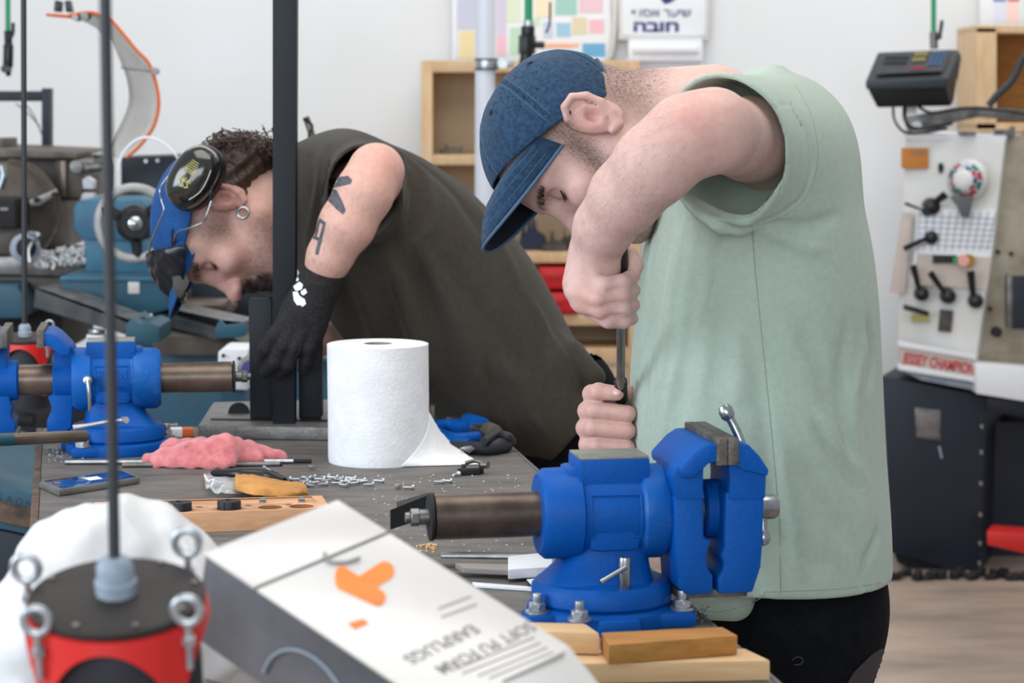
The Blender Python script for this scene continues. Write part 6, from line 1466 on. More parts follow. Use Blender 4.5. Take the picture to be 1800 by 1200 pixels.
# hem: keep the cloth open underneath by dropping the flat bottom
zb2 = VS2[:,2].min()
shirt2 = obj('t_shirt', np_mesh(VS2, QS2), M['green_shirt'], man2, 'sage green short-sleeved t-shirt')
bs2 = bvh_of(VS2, QS2)
obj('side_seam', surf_line(bs2, [(1322,398),(1328,480),(1340,600),(1356,760),(1368,900),(1372,1050)], .0008, -.0002), M['green_seam'], shirt2)
obj('armhole_seam', surf_line(bs2, [(1398,150),(1428,210),(1436,290),(1405,360),(1330,396),(1262,388)], .0008, -.0002), M['green_seam'], shirt2)
obj('hem_stitch', surf_line(bs2, [(1345,1040),(1400,1038),(1480,1034),(1548,1024)], .0008, -.0002), M['green_seam'], shirt2)
obj('hem_stitch', surf_line(bs2, [(1215,1072),(1270,1074),(1330,1056),(1345,1040)], .0008, -.0002), M['green_seam'], shirt2)
obj('sleeve_stitch', surf_line(bs2, [(1262,142),(1300,150),(1340,185),(1362,250),(1358,320),(1335,372),(1290,385)], .0007, -.0002), M['green_seam'], shirt2)
# trousers and shoes
lo, hi = bounds([P(1180,1000,2.85), P(1620,1000,3.42)], .03); lo[2] = 0.02
FT = Field(lo, hi, 0.009)
hipz = P(1400,1040,D2).z
def W3(px, y_, z): return Vector((P(px,1040,D2).x, y_, z))
FT.ell(W3(1392,D2,hipz-.02), (.128,.165,.16), None, .03); FT.cap(W3(1390,D2-.085,hipz-.06), W3(1405,D2-.11,.5), .088,.066,k=.04); FT.cap(W3(1405,D2-.11,.5), W3(1415,D2-.12,.1), .064,.052,k=.03)
FT.cap(W3(1385,D2+.085,hipz-.06), W3(1370,D2+.12,.5), .088,.066,k=.02); FT.cap(W3(1370,D2+.12,.5), W3(1375,D2+.14,.1), .064,.052,k=.03)
VT, QT = FT.mesh(2); tro2 = obj('trousers', np_mesh(VT, QT), M['trousers'], man2, 'black work trousers')
bt2 = bvh_of(VT, QT)
obj('grey_side_panel', decal(bt2, [(1545,1140),(1530,1150),(1500,1180),(1470,1230),(1560,1230),(1560,1140)], .0015, 8), M['trousers_panel'], tro2)
obj('cord_loop', surf_line(bt2, [(1392,1160),(1402,1154),(1411,1158),(1408,1166),(1396,1168)], .001, .001), M['trousers_panel'], tro2)
def shoe(x, y_, man): 
    obj('shoe', revolve([(.0,0.0),(.05,0.0),(.055,.02),(.05,.06),(.04,.09),(.0,.10)], (0,0,0)), M['black_rubber'], man, local=True) if False else None
    b = bmesh.new(); bmesh.ops.create_uvsphere(b, u_segments=20, v_segments=12, radius=1)
    for v in b.verts:
        v.co = Vector((v.co.x*.145 - .05, v.co.y*.05, max(v.co.z,-.0)*(.09 if v.co.x > 0 else .065)))
    bmesh.ops.translate(b, vec=(x, y_, .002), verts=b.verts); obj('shoe', smooth(b, 50), M['black_rubber'], man)
shoe(W3(1415,0,0).x, D2-.12, man2); shoe(W3(1375,0,0).x, D2+.14, man2)
# --- denim cap
lo, hi = bounds([H2.w(a, b_, c) for a in (-.13,.22) for b_ in (-.11,.11) for c in (-.06,.16)], .0)
FC = Field(lo, hi, 0.0024)
def hfn(H, fn):
    R = H.R.astype('f'); o = np.array(H.o, 'f')
    def g_(x, y, z):
        X, Y, Z = x-o[0], y-o[1], z-o[2]; q = [(R[0,i]*X+R[1,i]*Y+R[2,i]*Z)/H.k for i in range(3)]; return fn(*q)*H.k
    return g_
def esd(f, l, u, c, r):
    a, b_, d_ = (f-c[0])/r[0], (l-c[1])/r[1], (u-c[2])/r[2]; k0 = np.sqrt(a*a+b_*b_+d_*d_); k1 = np.sqrt((a/r[0])**2+(b_/r[1])**2+(d_/r[2])**2); return k0*(k0-1)/np.maximum(k1,1e-6)
def crown(c, r, slope, off, th=.0035, peaky=.0):
    nf = math.sqrt(1+slope*slope)
    def fn(f, l, u):
        d = esd(f, l, u, c, r); d = np.maximum(d, -(d+th)); return np.maximum(d, -(u-slope*f-off)/nf)
    return fn
cr_c, cr_r = (.004,0,.046), (.107,.0905,.093)
FC.op(lo, hi, hfn(H2, crown(cr_c, cr_r, .80, .030)), 0)
# strap opening at the back
H2.cap(FC, (-.13,0,-.03), (-.09,0,.012), .030, .030, k=.004, mode='s')
# panel seams
def cpt(az, t):  # point on the crown: az = direction round the top button, t 0 top .. 1 rim
    a = t*PI*.52; v = np.array([math.sin(a)*math.cos(az), math.sin(a)*math.sin(az), math.cos(a)]); b = -.42
    v = np.array([v[0]*math.cos(b)+v[2]*math.sin(b), v[1], -v[0]*math.sin(b)+v[2]*math.cos(b)]); c = -.12
    v = np.array([v[0], v[1]*math.cos(c)+v[2]*math.sin(c), -v[1]*math.sin(c)+v[2]*math.cos(c)]); return tuple(np.array(cr_c)+np.array(cr_r)*v)
for az in (math.radians(30), math.radians(90), math.radians(150), math.radians(-30), math.radians(-90), math.radians(-150)):
    H2.bump(FC, [cpt(az, t) for t in np.linspace(0,1.15,12)], -.0020, .0016)
    for da in (-.05,.05): H2.bump(FC, [cpt(az+da/max(math.sin(t*PI*.52),.3), t) for t in np.linspace(.1,1.15,12)], .0012, .0016)
VC, QC = FC.mesh(1); cap2 = obj('cap', np_mesh(VC, QC), M['denim'], man2, 'washed blue denim baseball cap')
bvc = bvh_of(VC, QC)
for az in (30, 90, 150):
    for da in (-.045,.045):
        ln = [H2.w(*cpt(math.radians(az)+da/max(math.sin(t*PI*.52),.3), t)) for t in np.linspace(.08,1.0,16)]
        cen_ = H2.w(*cr_c); qs = []
        for p in ln:
            d_ = (cen_-p).normalized(); loc, nor, ix, ds = bvc.ray_cast(p - d_*.03, d_)
            if loc is not None: qs.append(loc - d_*.0003)
        if len(qs) > 3: obj('seam_stitch', tube(qs, .0005, n=4, per=1), M['denim_line'], cap2)
for az in (60, 120):
    p = H2.w(*cpt(math.radians(az), .5)); d_ = (H2.w(*cr_c)-p).normalized(); obj('eyelet', revolve([(.0015,0),(.0035,.0002),(.0035,.0009),(.0015,.0009)], p-d_*.0004, -d_, 14), M['denim_dark'], cap2)
obj('top_button', revolve([(.007,0),(.0065,.003),(0,.0042)], H2.w(*cpt(0,0.0)), H2.u, 20), M['denim'], cap2)
# peak
def peak(H, len_=.078, wide=.082, droop=.018, f0=.090, u0=.096, back=.060, uback=.040, th=.0028, dirf=.97, diru=.10, taper=3.0):
    def surf(s, t, lift):
        a = s*s; f = f0 - back*a*(.75+.25*a); u = u0 - uback*a; l = wide*math.sin(s*1.35)/math.sin(1.35)
        ll = len_*(1-abs(s)**taper)
        f2 = f + ll*t*dirf; u2 = u + ll*t*diru - droop*a*t*.9 - .012*t*t + .004*math.sin(t*PI)
        n = Vector((0,0,1)); return H.w(f2, l*(1-.10*t*t), u2 + lift)
    nu, nv = 41, 15
    V = []; Fq = []
    def nrm(s_, t_):
        a = surf(min(s_+.01,1),t_,0)-surf(max(s_-.01,-1),t_,0); b = surf(s_,t_+.01,0)-surf(s_,t_-.01,0)
        n_ = a.cross(b); n_ = n_.normalized() if n_.length > 1e-12 else H.u.copy()
        return n_*sgn_
    sgn_ = 1.0; sgn_ = 1.0 if nrm(0,.5).dot(H.u) > 0 else -1.0
    for lift in (0, -th):
        for j in range(nv):
            for i in range(nu):
                s_, t_ = -1+2*i/(nu-1), -.12+1.12*j/(nv-1); V.append(surf(s_, t_, 0) + nrm(max(min(s_,.97),-.97), t_)*lift)
    o_ = nu*nv
    for j in range(nv-1):
        for i in range(nu-1):
            a = j*nu+i; Fq.append((a,a+1,a+nu+1,a+nu)); Fq.append((o_+a,o_+a+nu,o_+a+nu+1,o_+a+1))
    rim = [i for i in range(nu)] + [j*nu+nu-1 for j in range(1,nv)] + [(nv-1)*nu+i for i in range(nu-2,-1,-1)] + [j*nu for j in range(nv-2,0,-1)]
    for a, b_ in zip(rim, rim[1:]+rim[:1]): Fq.append((a, b_, o_+b_, o_+a))
    me = mesh_from(V, Fq); return me, surf, 2*(nu-1)*(nv-1)
me, surf, ntop = peak(H2)
bmx = bmesh.new(); bmx.from_mesh(me); bmesh.ops.recalc_face_normals(bmx, faces=bmx.faces); bmx.to_mesh(me); bmx.free()
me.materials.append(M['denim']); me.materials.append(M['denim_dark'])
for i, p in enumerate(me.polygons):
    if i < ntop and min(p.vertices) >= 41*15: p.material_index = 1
pk = obj('cap_peak', me, None, man2)
obj('peak_edge', tube([surf(s, 1.0, -.0014) for s in np.linspace(-1,1,25)], .0022, n=8, per=2), M['denim_line'], pk)
for tt in (.35,.6,.82): obj('peak_stitch', tube([surf(s, tt, .0003) for s in np.linspace(-.95,.95,25)], .00045, n=4, per=1), M['denim_line'], pk)
def onc(l, u): return H2.w(cr_c[0]-cr_r[0]*math.sqrt(max(1-(l/cr_r[1])**2-((u-cr_c[2])/cr_r[2])**2,0)), l, u)
obj('strap', tube([onc(.055,-.010),onc(.045,-.014),onc(.02,-.020),onc(0,-.022),onc(-.03,-.019),onc(-.055,-.010)], .0048, n=8), M['denim'], man2)
obj('strap_stitch', tube([onc(.050,-.002),onc(.042,.010),onc(.025,.022),onc(.0,.026),onc(-.025,.022)], .0022, n=6), M['denim_line'], cap2)
# --- tool held in both hands
tool = thing('screwdriver', 'black handled long steel screwdriver held upright in both bare hands', 'tool', P(1091,800,3.12))
ta, tb_, tc2, td = P(1091,428,2.895), P(1096,505,2.905), P(1087,560,2.93), P(1092,690,3.05)
obj('handle', merge(cyl(P(1091,424,2.862), P(1094,560,2.925), .0088, .0088, n=12, b=.002)), M['black_plastic'], tool)
obj('shaft', cyl(P(1092,550,2.922), P(1091,690,3.06), .0056, n=18), M['steel_dull'], tool)
obj('collar', cyl(P(1091,668,3.045), P(1092,702,3.07), .0085, n=16, b=.001), M['black_plastic'], tool)
obj('lower_shaft', cyl(P(1092,700,3.07), P(1087,812,3.12), .0058, n=16), M['steel_dull'], tool)
# ================================================================ left-hand man in the olive shirt
D1 = 4.48
man1 = thing('person', 'bearded person in dark olive t-shirt, blue cap and ear defenders gripping the tall black tube', 'person', (P(900,700,D1).x, D1, 0))
H1 = Head(398, 349, 4.4, (-.06,1.0), 1.27, yaw=math.radians(14), roll=math.radians(-4))
H1.anchor(397, 354, 4.36, (-.006,.082,.0))
lo, hi = bounds([P(290,230,4.35), P(760,250,4.7), P(400,690,4.1), P(700,690,4.6)], .0)
lo[1] = 4.06
FA = Field(lo, hi, .0024)
build_head(FA, H1, .92, vt=.80)
FA.cap(H1.w(-.02,0,-.02), P(560,372,D1), .070, .085, k=.03); FA.cap(P(560,372,D1), P(660,400,D1), .09, .11, k=.03); FA.cap(H1.w(.02,0,-.05), P(530,400,D1), .055, .06, k=.03)
FA.cap(P(630,335,4.40), P(620,340,4.58), .055, .055, k=.03)
FA.chain([P(640,335,4.42), P(655,315,4.28), P(662,302,4.19)], [.050,.049,.046], k=.02)
FA.chain([P(660,300,4.18), P(640,340,4.16), P(610,395,4.155), P(580,450,4.165), P(558,500,4.18)], [.0450,.0480,.0465,.0375,.0300], k=.018)
FA.chain([P(720,520,4.62), P(650,570,4.52), P(560,600,4.42), P(530,610,4.40)], [.045,.034,.026,.026], k=.015)
VA, QA = FA.mesh(1); LA = H1.loc(VA); pxa = proj(VA)
colA, mixA, gA = skin_cols(VA, LA, pxa, H1, 0xd6ada0, 0xc8877f)
hd = (np.abs(LA) < np.array([.15,.11,.14])).all(1); nza = np.sin(VA[:,0]*900)*np.sin(VA[:,1]*800)*np.sin(VA[:,2]*850)
side = hd*ss(LA[:,1],.02,.05)*np.exp(-((LA[:,0]-.030-(.02-LA[:,2])*.25)/.022)**2)*ss(LA[:,2],-.03,.0)*(1-ss(LA[:,2],.075,.1)); mixA(.5*side*(1+.4*nza), lin(0x4a3a32))
jaw_ = hd*ss(-LA[:,2],.025,.06)*ss(LA[:,0],-.01,.03); mixA(.38*jaw_*(1+.4*nza), lin(0x5d473c))
gt = hd*((np.exp(-(((LA[:,0]-.10)/.034)**2+(LA[:,1]/.038)**2+((LA[:,2]+.068)/.024)**2)) + np.exp(-(((LA[:,0]-.108)/.016)**2+(LA[:,1]/.036)**2+((LA[:,2]+.038)/.0075)**2)))); mixA(.9*np.clip(gt*1.5,0,1), lin(0x2a1d18))
nape = hd*ss(-LA[:,0],.02,.05)*ss(-LA[:,2],-.06,-.02)*(1-ss(-LA[:,2],.03,.06)); mixA(.6*nape, lin(0x3c2d26))
mixA(.3*(~hd)*np.exp(-((pxa[:,0]-675)**2+(pxa[:,1]-290)**2)/40.**2), lin(0xcc8577))
body1 = obj('body', np_mesh(VA, QA, colA), M['skin'], man1); bv1 = bvh_of(VA, QA)
obj('goatee', strands(VA, QA, head_w(H1, lambda L: np.clip((np.exp(-(((L[:,0]-.10)/.032)**2+(L[:,1]/.036)**2+((L[:,2]+.066)/.022)**2)) + np.exp(-(((L[:,0]-.108)/.014)**2+(L[:,1]/.034)**2+((L[:,2]+.038)/.007)**2))-.25),0,1)), 6000, .0075, .0004, H1.w(.6,0,-.5)-H1.w(0,0,0), .35, 6), M['brow'], man1)['kind'] = 'stuff'
obj('jaw_stubble', strands(VA, QA, head_w(H1, lambda L: (ss(-L[:,2],.02,.055)*ss(L[:,0],-.01,.03)+np.exp(-((L[:,0]-.03)/.02)**2)*ss(L[:,2],-.02,.01)*(1-ss(L[:,2],.07,.09))*ss(L[:,1],.02,.05))*(np.abs(L)<.14).all(1)), 7000, .0030, .00020, H1.w(.3,0,-.6)-H1.w(0,0,0), .4, 7), M['stubble'], man1)['kind'] = 'stuff'
obj('arm_hair', strands(VA, QA, lambda c, n: ((proj(c)[:,0] > 530)&(proj(c)[:,0] < 690)&(proj(c)[:,1] < 500)&(proj(c)[:,1] > 330)&(c[:,1] < 4.2)).astype(float), 700, .010, .00014, P(560,490,4.15)-P(650,320,4.15), .35, 8), M['arm_hair'], man1)['kind'] = 'stuff'
for sd in (1,-1): brow(bv1, H1, sd, 'brow', man1, 1.3); eye(bv1, H1, sd, man1)
# tattoos
def tat(poly): return decal(bv1, poly, .0006, 3)
tt = obj('tattoo', merge(tat([(577,316),(590,312),(612,309),(619,316),(617,323),(604,326),(588,330),(580,326)]), tat([(583,331),(592,334),(601,352),(608,370),(603,377),(592,368),(578,354),(570,346),(574,338)]), tat([(574,328),(583,333),(574,345),(568,345)])), M['tattoo'], man1, 'dark ink bird tattoo')
tt2 = obj('tattoo', merge(tat([(562,383),(573,391),(572,397),(560,389)]), tat([(569,391),(573,392),(566,420),(561,419)]), tat([(560,387),(563,389),(556,420),(552,419)]), tat([(551,413),(567,420),(566,426),(550,419)]), tat([(560,420),(566,422),(560,447),(555,448),(555,440)])), M['tattoo'], man1, 'dark ink line figure tattoo')
obj('tattoo_detail', merge(*[surf_line(bv1, l, .0005, .0008) for l in ([(578,340),(600,372)],[(582,338),(604,368)],[(588,318),(614,312)],[(590,323),(615,317)])]), M['arm_hair'], tt)
# earring
ec = H1.w(.004,.084,-.044)
er_ = P(427,374,ec.y-.012); 
obj('earring', tube([er_ + Vector((math.cos(a)*R_(9.5,4.3), math.sin(a)*.004, math.sin(a)*R_(9.5,4.3))) for a in np.linspace(.0, 2*PI, 17)[:-1]], R_(2.9,4.3), n=10, per=2, closed=True), M['steel'], man1)
# --- hair: dark curls at the back of the head
def curls(n, fn, seed, rad=.0012):
    rnd = random.Random(seed); out = []
    for _ in range(n):
        p, out_dir = fn(rnd); k = rnd.uniform(.006,.013); turns = rnd.uniform(1.2,2.6); a0 = rnd.random()*6.28; L = rnd.uniform(.018,.046)
        fr = frame_for(out_dir); pts = []
        for i in range(12):
            t = i/11; a = a0+turns*2*PI*t; r = k*(.4+.8*t); pts.append(p + fr @ Vector((r*math.cos(a), r*math.sin(a), L*t)))
        out.append(tube(pts, rad*rnd.uniform(.7,1.3), n=4, per=1))
    return merge(*out)
FH = Field(*bounds([H1.w(a, b_, c) for a in (-.15,.02) for b_ in (-.11,.11) for c in (-.10,.11)], .0), .004)
H1.ell(FH, (-.020,0,.028),(.100,.083,.080)); H1.ell(FH, (-.085,.0,-.025),(.040,.066,.045), k=.03)
def keep_h(f, l, u): return np.maximum(f + .018 - .35*np.maximum(-u,0)*0, -(u + .075))
FH.op(FH.lo, FH.lo+FH.h*FH.n, hfn(H1, lambda f,l,u: np.maximum(np.maximum(f+.026+0*l+0*u, -(u+.062)+0*f+0*l), u-.028+0*f+0*l)), 0, 'i')
rg = FH.sl(FH.lo, FH.lo+FH.h*FH.n, 0); x_, y_, z_ = FH.xyz(rg); FH.D[rg] += .004*np.sin(x_*190+y_*60)*np.sin(z_*170+y_*130)
VH, QH = FH.mesh(1); hair1 = obj('hair', np_mesh(VH, QH), M['hair'], man1, 'dark curly hair')
def hsrc(rnd):
    th = rnd.uniform(-1.2,1.2); f = -.070-.045*math.cos(th)*rnd.uniform(.6,1); u = -.015+.065*math.sin(th); l = rnd.uniform(-.07,.085)
    d = Vector(H1.f)*(-1) + Vector(H1.u)*(rnd.uniform(-.9,.3)) + Vector(H1.l)*rnd.uniform(-.3,.7); return H1.w(f+.018, l*.9, u-.006), d.normalized()
obj('curl', curls(330, hsrc, 5), M['hair'], hair1)['kind'] = 'stuff'
# --- blue cap
lo, hi = bounds([H1.w(a, b_, c) for a in (-.13,.22) for b_ in (-.12,.12) for c in (-.06,.16)], .0)
FK = Field(lo, hi, .003)
c1_c, c1_r = (.008,0,.040), (.104,.084,.072)
def crown1(f, l, u):
    d = esd(f, l, u, c1_c, c1_r); d = np.maximum(d, -(d+.004)); return np.maximum(np.maximum(d, -(u-.20*f-.042)), -(f+.098))
FK.op(lo, hi, hfn(H1, crown1), 0)
for az in np.linspace(-1.2,1.9,9): H1.bump(FK, [(-.03+.02*math.sin(az*3), .086*math.sin(az), .045+.08*math.cos(az)),(.03,.080*math.sin(az+.08), .045+.078*math.cos(az+.08)),(.085,.055*math.sin(az), .045+.055*math.cos(az))], -.0022, .003)
VK_, QK = FK.mesh(1); cap1 = obj('cap', np_mesh(VK_, QK), M['cap_blue'], man1, 'royal blue cloth work cap')
me, surf1, nt1 = peak(H1, len_=.075, wide=.068, droop=.002, f0=.084, u0=.062, back=.052, uback=.018, dirf=.95, diru=.30)
me.materials.append(M['cap_blue']); me.materials.append(M['denim_dark'])
for i, p in enumerate(me.polygons):
    if i < nt1 and min(p.vertices) >= 41*15: p.material_index = 1
pk1 = obj('cap_peak', me, None, man1); obj('peak_edge', tube([surf1(s, 1.0, -.0014) for s in np.linspace(-1,1,25)], .0024, n=8, per=2), M['cap_blue'], pk1)
# leatherette band folded over the front of the cap
bmL = []
FL = Field(lo, hi+.02, .003)
def leather(f, l, u):
    d = esd(f, l, u, (.028,0,.050), (.104,.086,.070)); d = d - .0018*np.sin(l*260+f*120)*np.sin(f*210+u*60)
    d = np.maximum(d, -(d+.006)); return np.maximum(np.maximum(d, -(f-.062-.10*(u-.06))), -(u-.052))
FL.op(lo, hi+.02, hfn(H1, leather), 0)
VL, QL = FL.mesh(1); obj('leather_band', np_mesh(VL, QL), M['leather'], man1, 'black leatherette flap on the cap front')
obj('visor_tip', hull([P(303,486,4.34),P(330,482,4.36),P(333,498,4.36),P(318,524,4.35),P(306,518,4.34),P(303,486,4.345),P(330,482,4.365),P(318,524,4.355)], .001), M['phone_case'], man1)
# --- ear defenders
em = thing('ear_defenders', 'glossy black ear defenders with wire band worn over the blue cap', 'ear defenders', P(343,330,4.33))
ax = Vector((-.18,-1,.12)).normalized(); mc = P(343,312,4.30)
e1 = Vector((.53,0,.85)); e1 = (e1-ax*e1.dot(ax)).normalized(); e2 = ax.cross(e1)
def shell(prof, n=40, pw=2.35):
    V = []; Fq = []
    for r, h in prof:
        for i in range(n):
            a = 2*PI*i/n; c_, s_ = math.cos(a), math.sin(a); V.append(mc + e1*(math.copysign(abs(c_)**(2/pw),c_)*.062*r) + e2*(math.copysign(abs(s_)**(2/pw),s_)*.042*r) + ax*h)
    for k in range(len(prof)-1):
        for i in range(n): Fq.append((k*n+i,k*n+(i+1)%n,(k+1)*n+(i+1)%n,(k+1)*n+i))
    Fq.append(tuple((len(prof)-1)*n+i for i in range(n))); Fq.append(tuple(range(n))[::-1])
    b = bmesh.new(); vs = [b.verts.new(v) for v in V]; [b.faces.new([vs[i] for i in f]) for f in Fq]; bmesh.ops.recalc_face_normals(b, faces=b.faces); return smooth(b, 50)
obj('shell', shell([(.93,.0),(.97,.008),(.97,.016),(.92,.026),(.82,.034),(.6,.041),(.3,.0445),(.05,.045)]), M['gloss_black'], em, 'glossy cup')
obj('rim', shell([(.98,-.012),(1.03,-.008),(1.03,-.002),(.98,.002)]), M['black_plastic'], em); obj('cushion', shell([(.9,-.030),(1.0,-.026),(1.0,-.014),(.94,-.010)]), M['black_rubber'], em)
def onshell(x, y, t=.0448): # x along e2, y along e1
    rr_ = math.sqrt((x/.042)**2+(y/.062)**2); return mc + e1*y + e2*x + ax*(.0462 - .012*max(rr_-.25,0)**2*1.6)
def ink(pts, r=.0006): return tube([onshell(x, y) for x, y in pts], r, n=5, per=2)
gi = []
for k in range(5): gi.append(ink([(-.012+.0012*k,.012+.004*k),(.012-.0012*k,.012+.004*k)], .0006))
for x0 in (-.013,-.008,-.003,.002,.007): gi.append(ink([(x0,.004),(x0,.009),(x0+.0035,.009),(x0+.0035,.004)], .0006))
for x0, yy in ((-.010,-.012),(-.002,-.014),(.006,-.012)): gi += [ink([(x0,yy+.010),(x0+.003,yy),(x0-.002,yy-.006),(x0+.004,yy-.009)], .0011), ink([(x0-.003,yy+.002),(x0+.006,yy+.004)], .0009)]
for b_ in gi: obj('printed_mark', b_, M['gold_ink'], em)
obj('white_line', ink([(-.030,.030),(-.034,.010),(-.034,-.014),(-.024,-.036)], .0006), M['white_ink'], em)
obj('wire_band', tube([P(372,352,4.27),P(363,378,4.27),P(357,390,4.275),P(330,402,4.29),P(313,408,4.32),P(306,430,4.36)], .0016, n=8), M['steel'], em)
obj('wire_band', tube([P(303,300,4.31),P(282,330,4.29),P(284,352,4.29),P(288,370,4.285),P(276,400,4.30),P(266,425,4.33),P(262,445,4.37)], .0016, n=8), M['steel'], em)
obj('head_strap', tube([P(370,275,4.32),P(380,278,4.36),P(388,284,4.42),P(392,300,4.48)], .008, n=8), M['cap_blue'], em)
obj('band_clip', tube([P(374,300,4.29),P(380,312,4.30),P(372,330,4.27),P(370,352,4.27)], .003, n=8), M['black_plastic'], em)
# --- knitted glove
gl_lo, gl_hi = bounds([P(435,465,4.1), P(610,680,4.28)], .02)
FG = Field(gl_lo, gl_hi, .0021)
FG.cap(P(569,482,4.175), P(552,520,4.175), .0385, .0355, k=.004)
FG.cap(P(558,505,4.175), P(535,548,4.17), .035, .034, k=.016)
FG.ell(P(530,552,4.17), (.037,.026,.040), np.array(Matrix.Rotation(.35,3,'Y')), .018)
FG.cap(P(548,560,4.17), P(506,572,4.165), .026, .022, k=.014); FG.cap(P(556,540,4.17), P(552,590,4.17), .024, .018, k=.014)
G = lambda pts, r: FG.chain([P(*p) for p in pts], r, .0055)
G([(500,570,4.160),(482,590,4.150),(466,612,4.155),(459,634,4.175)], [.0155,.0138,.0128,.0112])
G([(512,580,4.155),(497,606,4.148),(484,636,4.155),(467,654,4.172)], [.0152,.0138,.0126,.0110])
G([(530,585,4.153),(518,612,4.150),(506,640,4.158),(493,657,4.175)], [.0150,.0132,.0122,.0108])
G([(552,580,4.160),(542,610,4.158),(537,634,4.168),(533,650,4.180)], [.0150,.0125,.0112,.0098])
for a, b_ in (((490,590,4.14),(474,640,4.14)),((507,592,4.14),(494,640,4.14)),((528,598,4.14),(516,640,4.14))): FG.bump([P(*a),P(*b_)], -.002, .0025)
FG.bump([P(534,478,4.13),P(552,500,4.135),P(586,502,4.14)], .0022, .003)
# hollow the cuff where the forearm enters
VG, QG = FG.mesh(1); gv1 = obj('work_glove', np_mesh(VG, QG), M['glove'], man1, 'black knitted work glove'); bvg = bvh_of(VG, QG)
for poly in ([(521,489),(524,487),(526,492),(522,495)], [(516,503),(527,495),(533,500),(531,508),(524,511),(519,510)], [(529,512),(537,507),(540,514),(534,519),(530,517)], [(515,513),(523,512),(527,520),(536,526),(538,534),(532,539),(528,536),(522,536),(517,528)]):
    obj('white_print', decal(bvg, poly, .0007, 3), M['white_ink'], gv1)
# --- olive shirt
def W1(px, py): return P(px, py, D1)
e_ = np.array([.754,0,-.657]); m_ = np.array([.657,0,.754]); q0_ = W1(540,350); k1 = D1/F
rows = [(-78,20,60,.07,0),(-54,-30,92,.11,0),(-21,-70,130,.15,0),(40,-92,167,.18,0),(101,-115,188,.195,0),(189,-140,200,.20,0),(297,-150,193,.20,0),(365,-152,180,.20,0),(436,-146,156,.195,0),(508,-130,126,.19,0),(560,-110,108,.19,0),(612,-96,92,.19,0)]
tb1 = smooth_tab([(a*k1, b_*k1, c*k1, d_, 0) for a, b_, c, d_, _ in rows])
lo, hi = bounds([P(480,200,4.1), P(1110,880,4.15), P(1110,880,4.75), P(480,200,4.75)], .02)
FO = Field(lo, hi, .0046)
FO.op(lo, hi, loft_fn(q0_, e_, m_, D1, tb1), 0)
FO.cap(P(1000,640,4.36), P(1044,662,4.34), .045, .022, k=.03)
sa1, sb1 = np.array(P(600,325,4.50)), np.array(P(640,338,4.255)); v1 = sb1-sa1; L1_ = np.linalg.norm(v1); n1 = v1/L1_ + np.array([.0,0,-.10]); n1 /= np.linalg.norm(n1)
def fsl1(x, y, z):
    t = np.clip(((x-sa1[0])*v1[0]+(y-sa1[1])*v1[1]+(z-sa1[2])*v1[2])/L1_**2, 0, 1.2)
    d = np.sqrt((x-sa1[0]-t*v1[0])**2+(y-sa1[1]-t*v1[1])**2+((z-sa1[2]-t*v1[2])*.80)**2)-(.082-.012*t)
    return np.maximum(d, (x-sb1[0])*n1[0]+(y-sb1[1])*n1[1]+(z-sb1[2])*n1[2])
FO.op(np.minimum(sa1,sb1)-.12, np.maximum(sa1,sb1)+.12, fsl1, .04)
def fcv1(x, y, z):
    c0 = sa1+v1*.45; vv = v1*.9; t = np.clip(((x-c0[0])*vv[0]+(y-c0[1])*vv[1]+(z-c0[2])*vv[2])/(vv@vv), 0, 1)
    return np.sqrt((x-c0[0]-t*vv[0])**2+(y-c0[1]-t*vv[1])**2+((z-c0[2]-t*vv[2])*.80)**2)-.064
FO.op(np.minimum(sa1,sb1)-.14, np.maximum(sa1,sb1)+.14, fcv1, .002, 's')
FO.cap(P(545,385,D1), P(440,380,D1-.02), .080, .088, k=.01, mode='s')
Vt, Qt = FO.mesh(0); bvt = bvh_of(Vt, Qt)
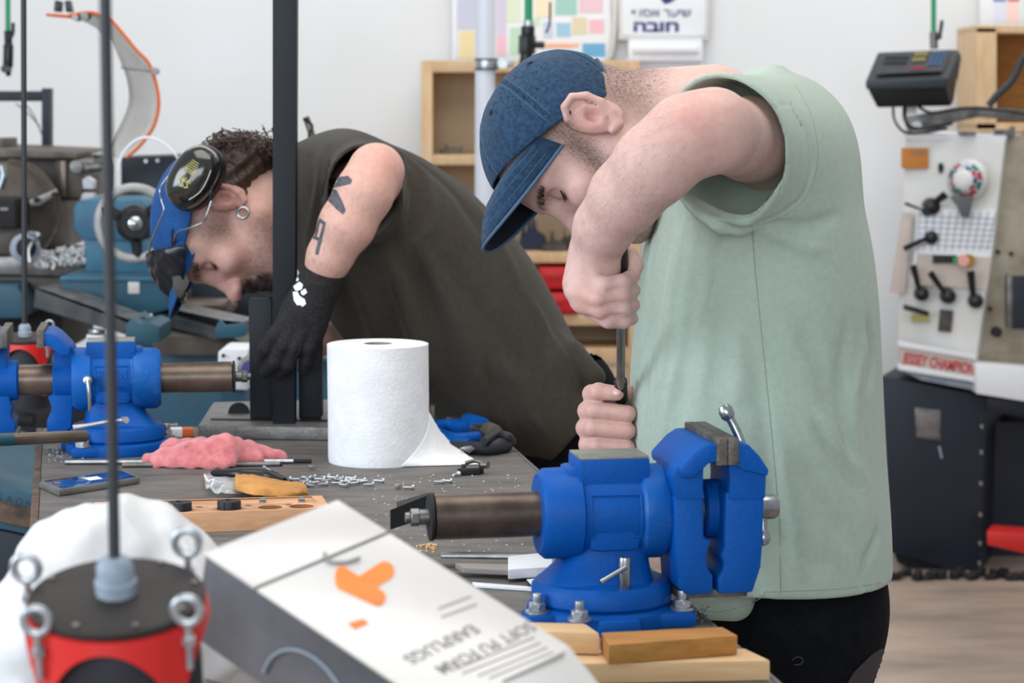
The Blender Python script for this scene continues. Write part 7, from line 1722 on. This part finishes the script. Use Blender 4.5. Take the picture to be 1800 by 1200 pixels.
for pts, am, wd in [
    ([(700,260),(790,330),(850,420)], -.004, .010), ([(716,300),(728,360),(716,430)], -.006, .008), ([(740,290),(760,380),(740,440)], .004, .010),
    ([(700,420),(760,560),(820,720)], -.011, .016), ([(735,425),(800,560),(870,720)], .007, .014), ([(680,440),(720,560),(760,700)], .008, .014), ([(650,450),(690,570),(720,680)], -.010, .014), ([(620,470),(650,560),(670,640)], .007, .012),
    ([(850,640),(890,720),(930,790)], -.006, .009), ([(880,630),(920,700),(960,770)], .004, .008), ([(770,440),(850,560),(930,660)], -.004, .016), ([(930,520),(990,640),(1010,720)], .004, .012), ([(985,590),(1010,640),(1030,690)], -.006, .006), ([(960,600),(985,670),(1000,720)], .003, .006),
    ([(545,270),(548,310),(540,360)], -.005, .006), ([(560,260),(562,310),(552,370),(540,420)], .005, .006), ([(578,254),(574,300),(562,360)], -.004, .005), ([(540,410),(545,460),(560,520)], .005, .007), ([(660,250),(720,280),(760,330)], .004, .010), ([(820,340),(880,430),(920,520)], .003, .015)]:
    sfold(FO, bvt, pts, am*1.5, wd)
VO, QO = FO.mesh(2); shirt1 = obj('t_shirt', np_mesh(VO, QO), M['olive_shirt'], man1, 'dark olive short-sleeved t-shirt'); bvo = bvh_of(VO, QO)
M['olive_seam'] = mat('olive_seam', 0x37322c, .95)
obj('hem_stitch', surf_line(bvo, [(940,815),(985,770),(1020,715),(1040,672)], .001, -.0002), M['olive_seam'], shirt1)
obj('sleeve_stitch', surf_line(bvo, [(700,262),(716,300),(712,370),(690,420)], .001, -.0002), M['olive_seam'], shirt1)
# trousers, legs, shoes
def W4(px, y_, z): return Vector((P(px,800,D1).x, y_, z))
lo, hi = bounds([P(850,700,4.2), P(1130,700,4.75)], .04); lo[2] = .02; hi[0] += .05
F5 = Field(lo, hi, .010)
F5.ell(W4(985,D1,.90), (.12,.16,.15), None, .03); F5.cap(W4(985,D1-.085,.84), W4(1000,D1-.10,.48), .088,.064,k=.03); F5.cap(W4(1000,D1-.10,.48), W4(1020,D1-.11,.1), .062,.05,k=.03)
F5.cap(W4(985,D1+.085,.84), W4(960,D1+.12,.48), .088,.064,k=.02); F5.cap(W4(960,D1+.12,.48), W4(975,D1+.14,.1), .062,.05,k=.03)
V5, Q5 = F5.mesh(2); obj('trousers', np_mesh(V5, Q5), M['trousers'], man1, 'black trousers')
shoe(W4(1020,0,0).x, D1-.11, man1); shoe(W4(975,0,0).x, D1+.14, man1)
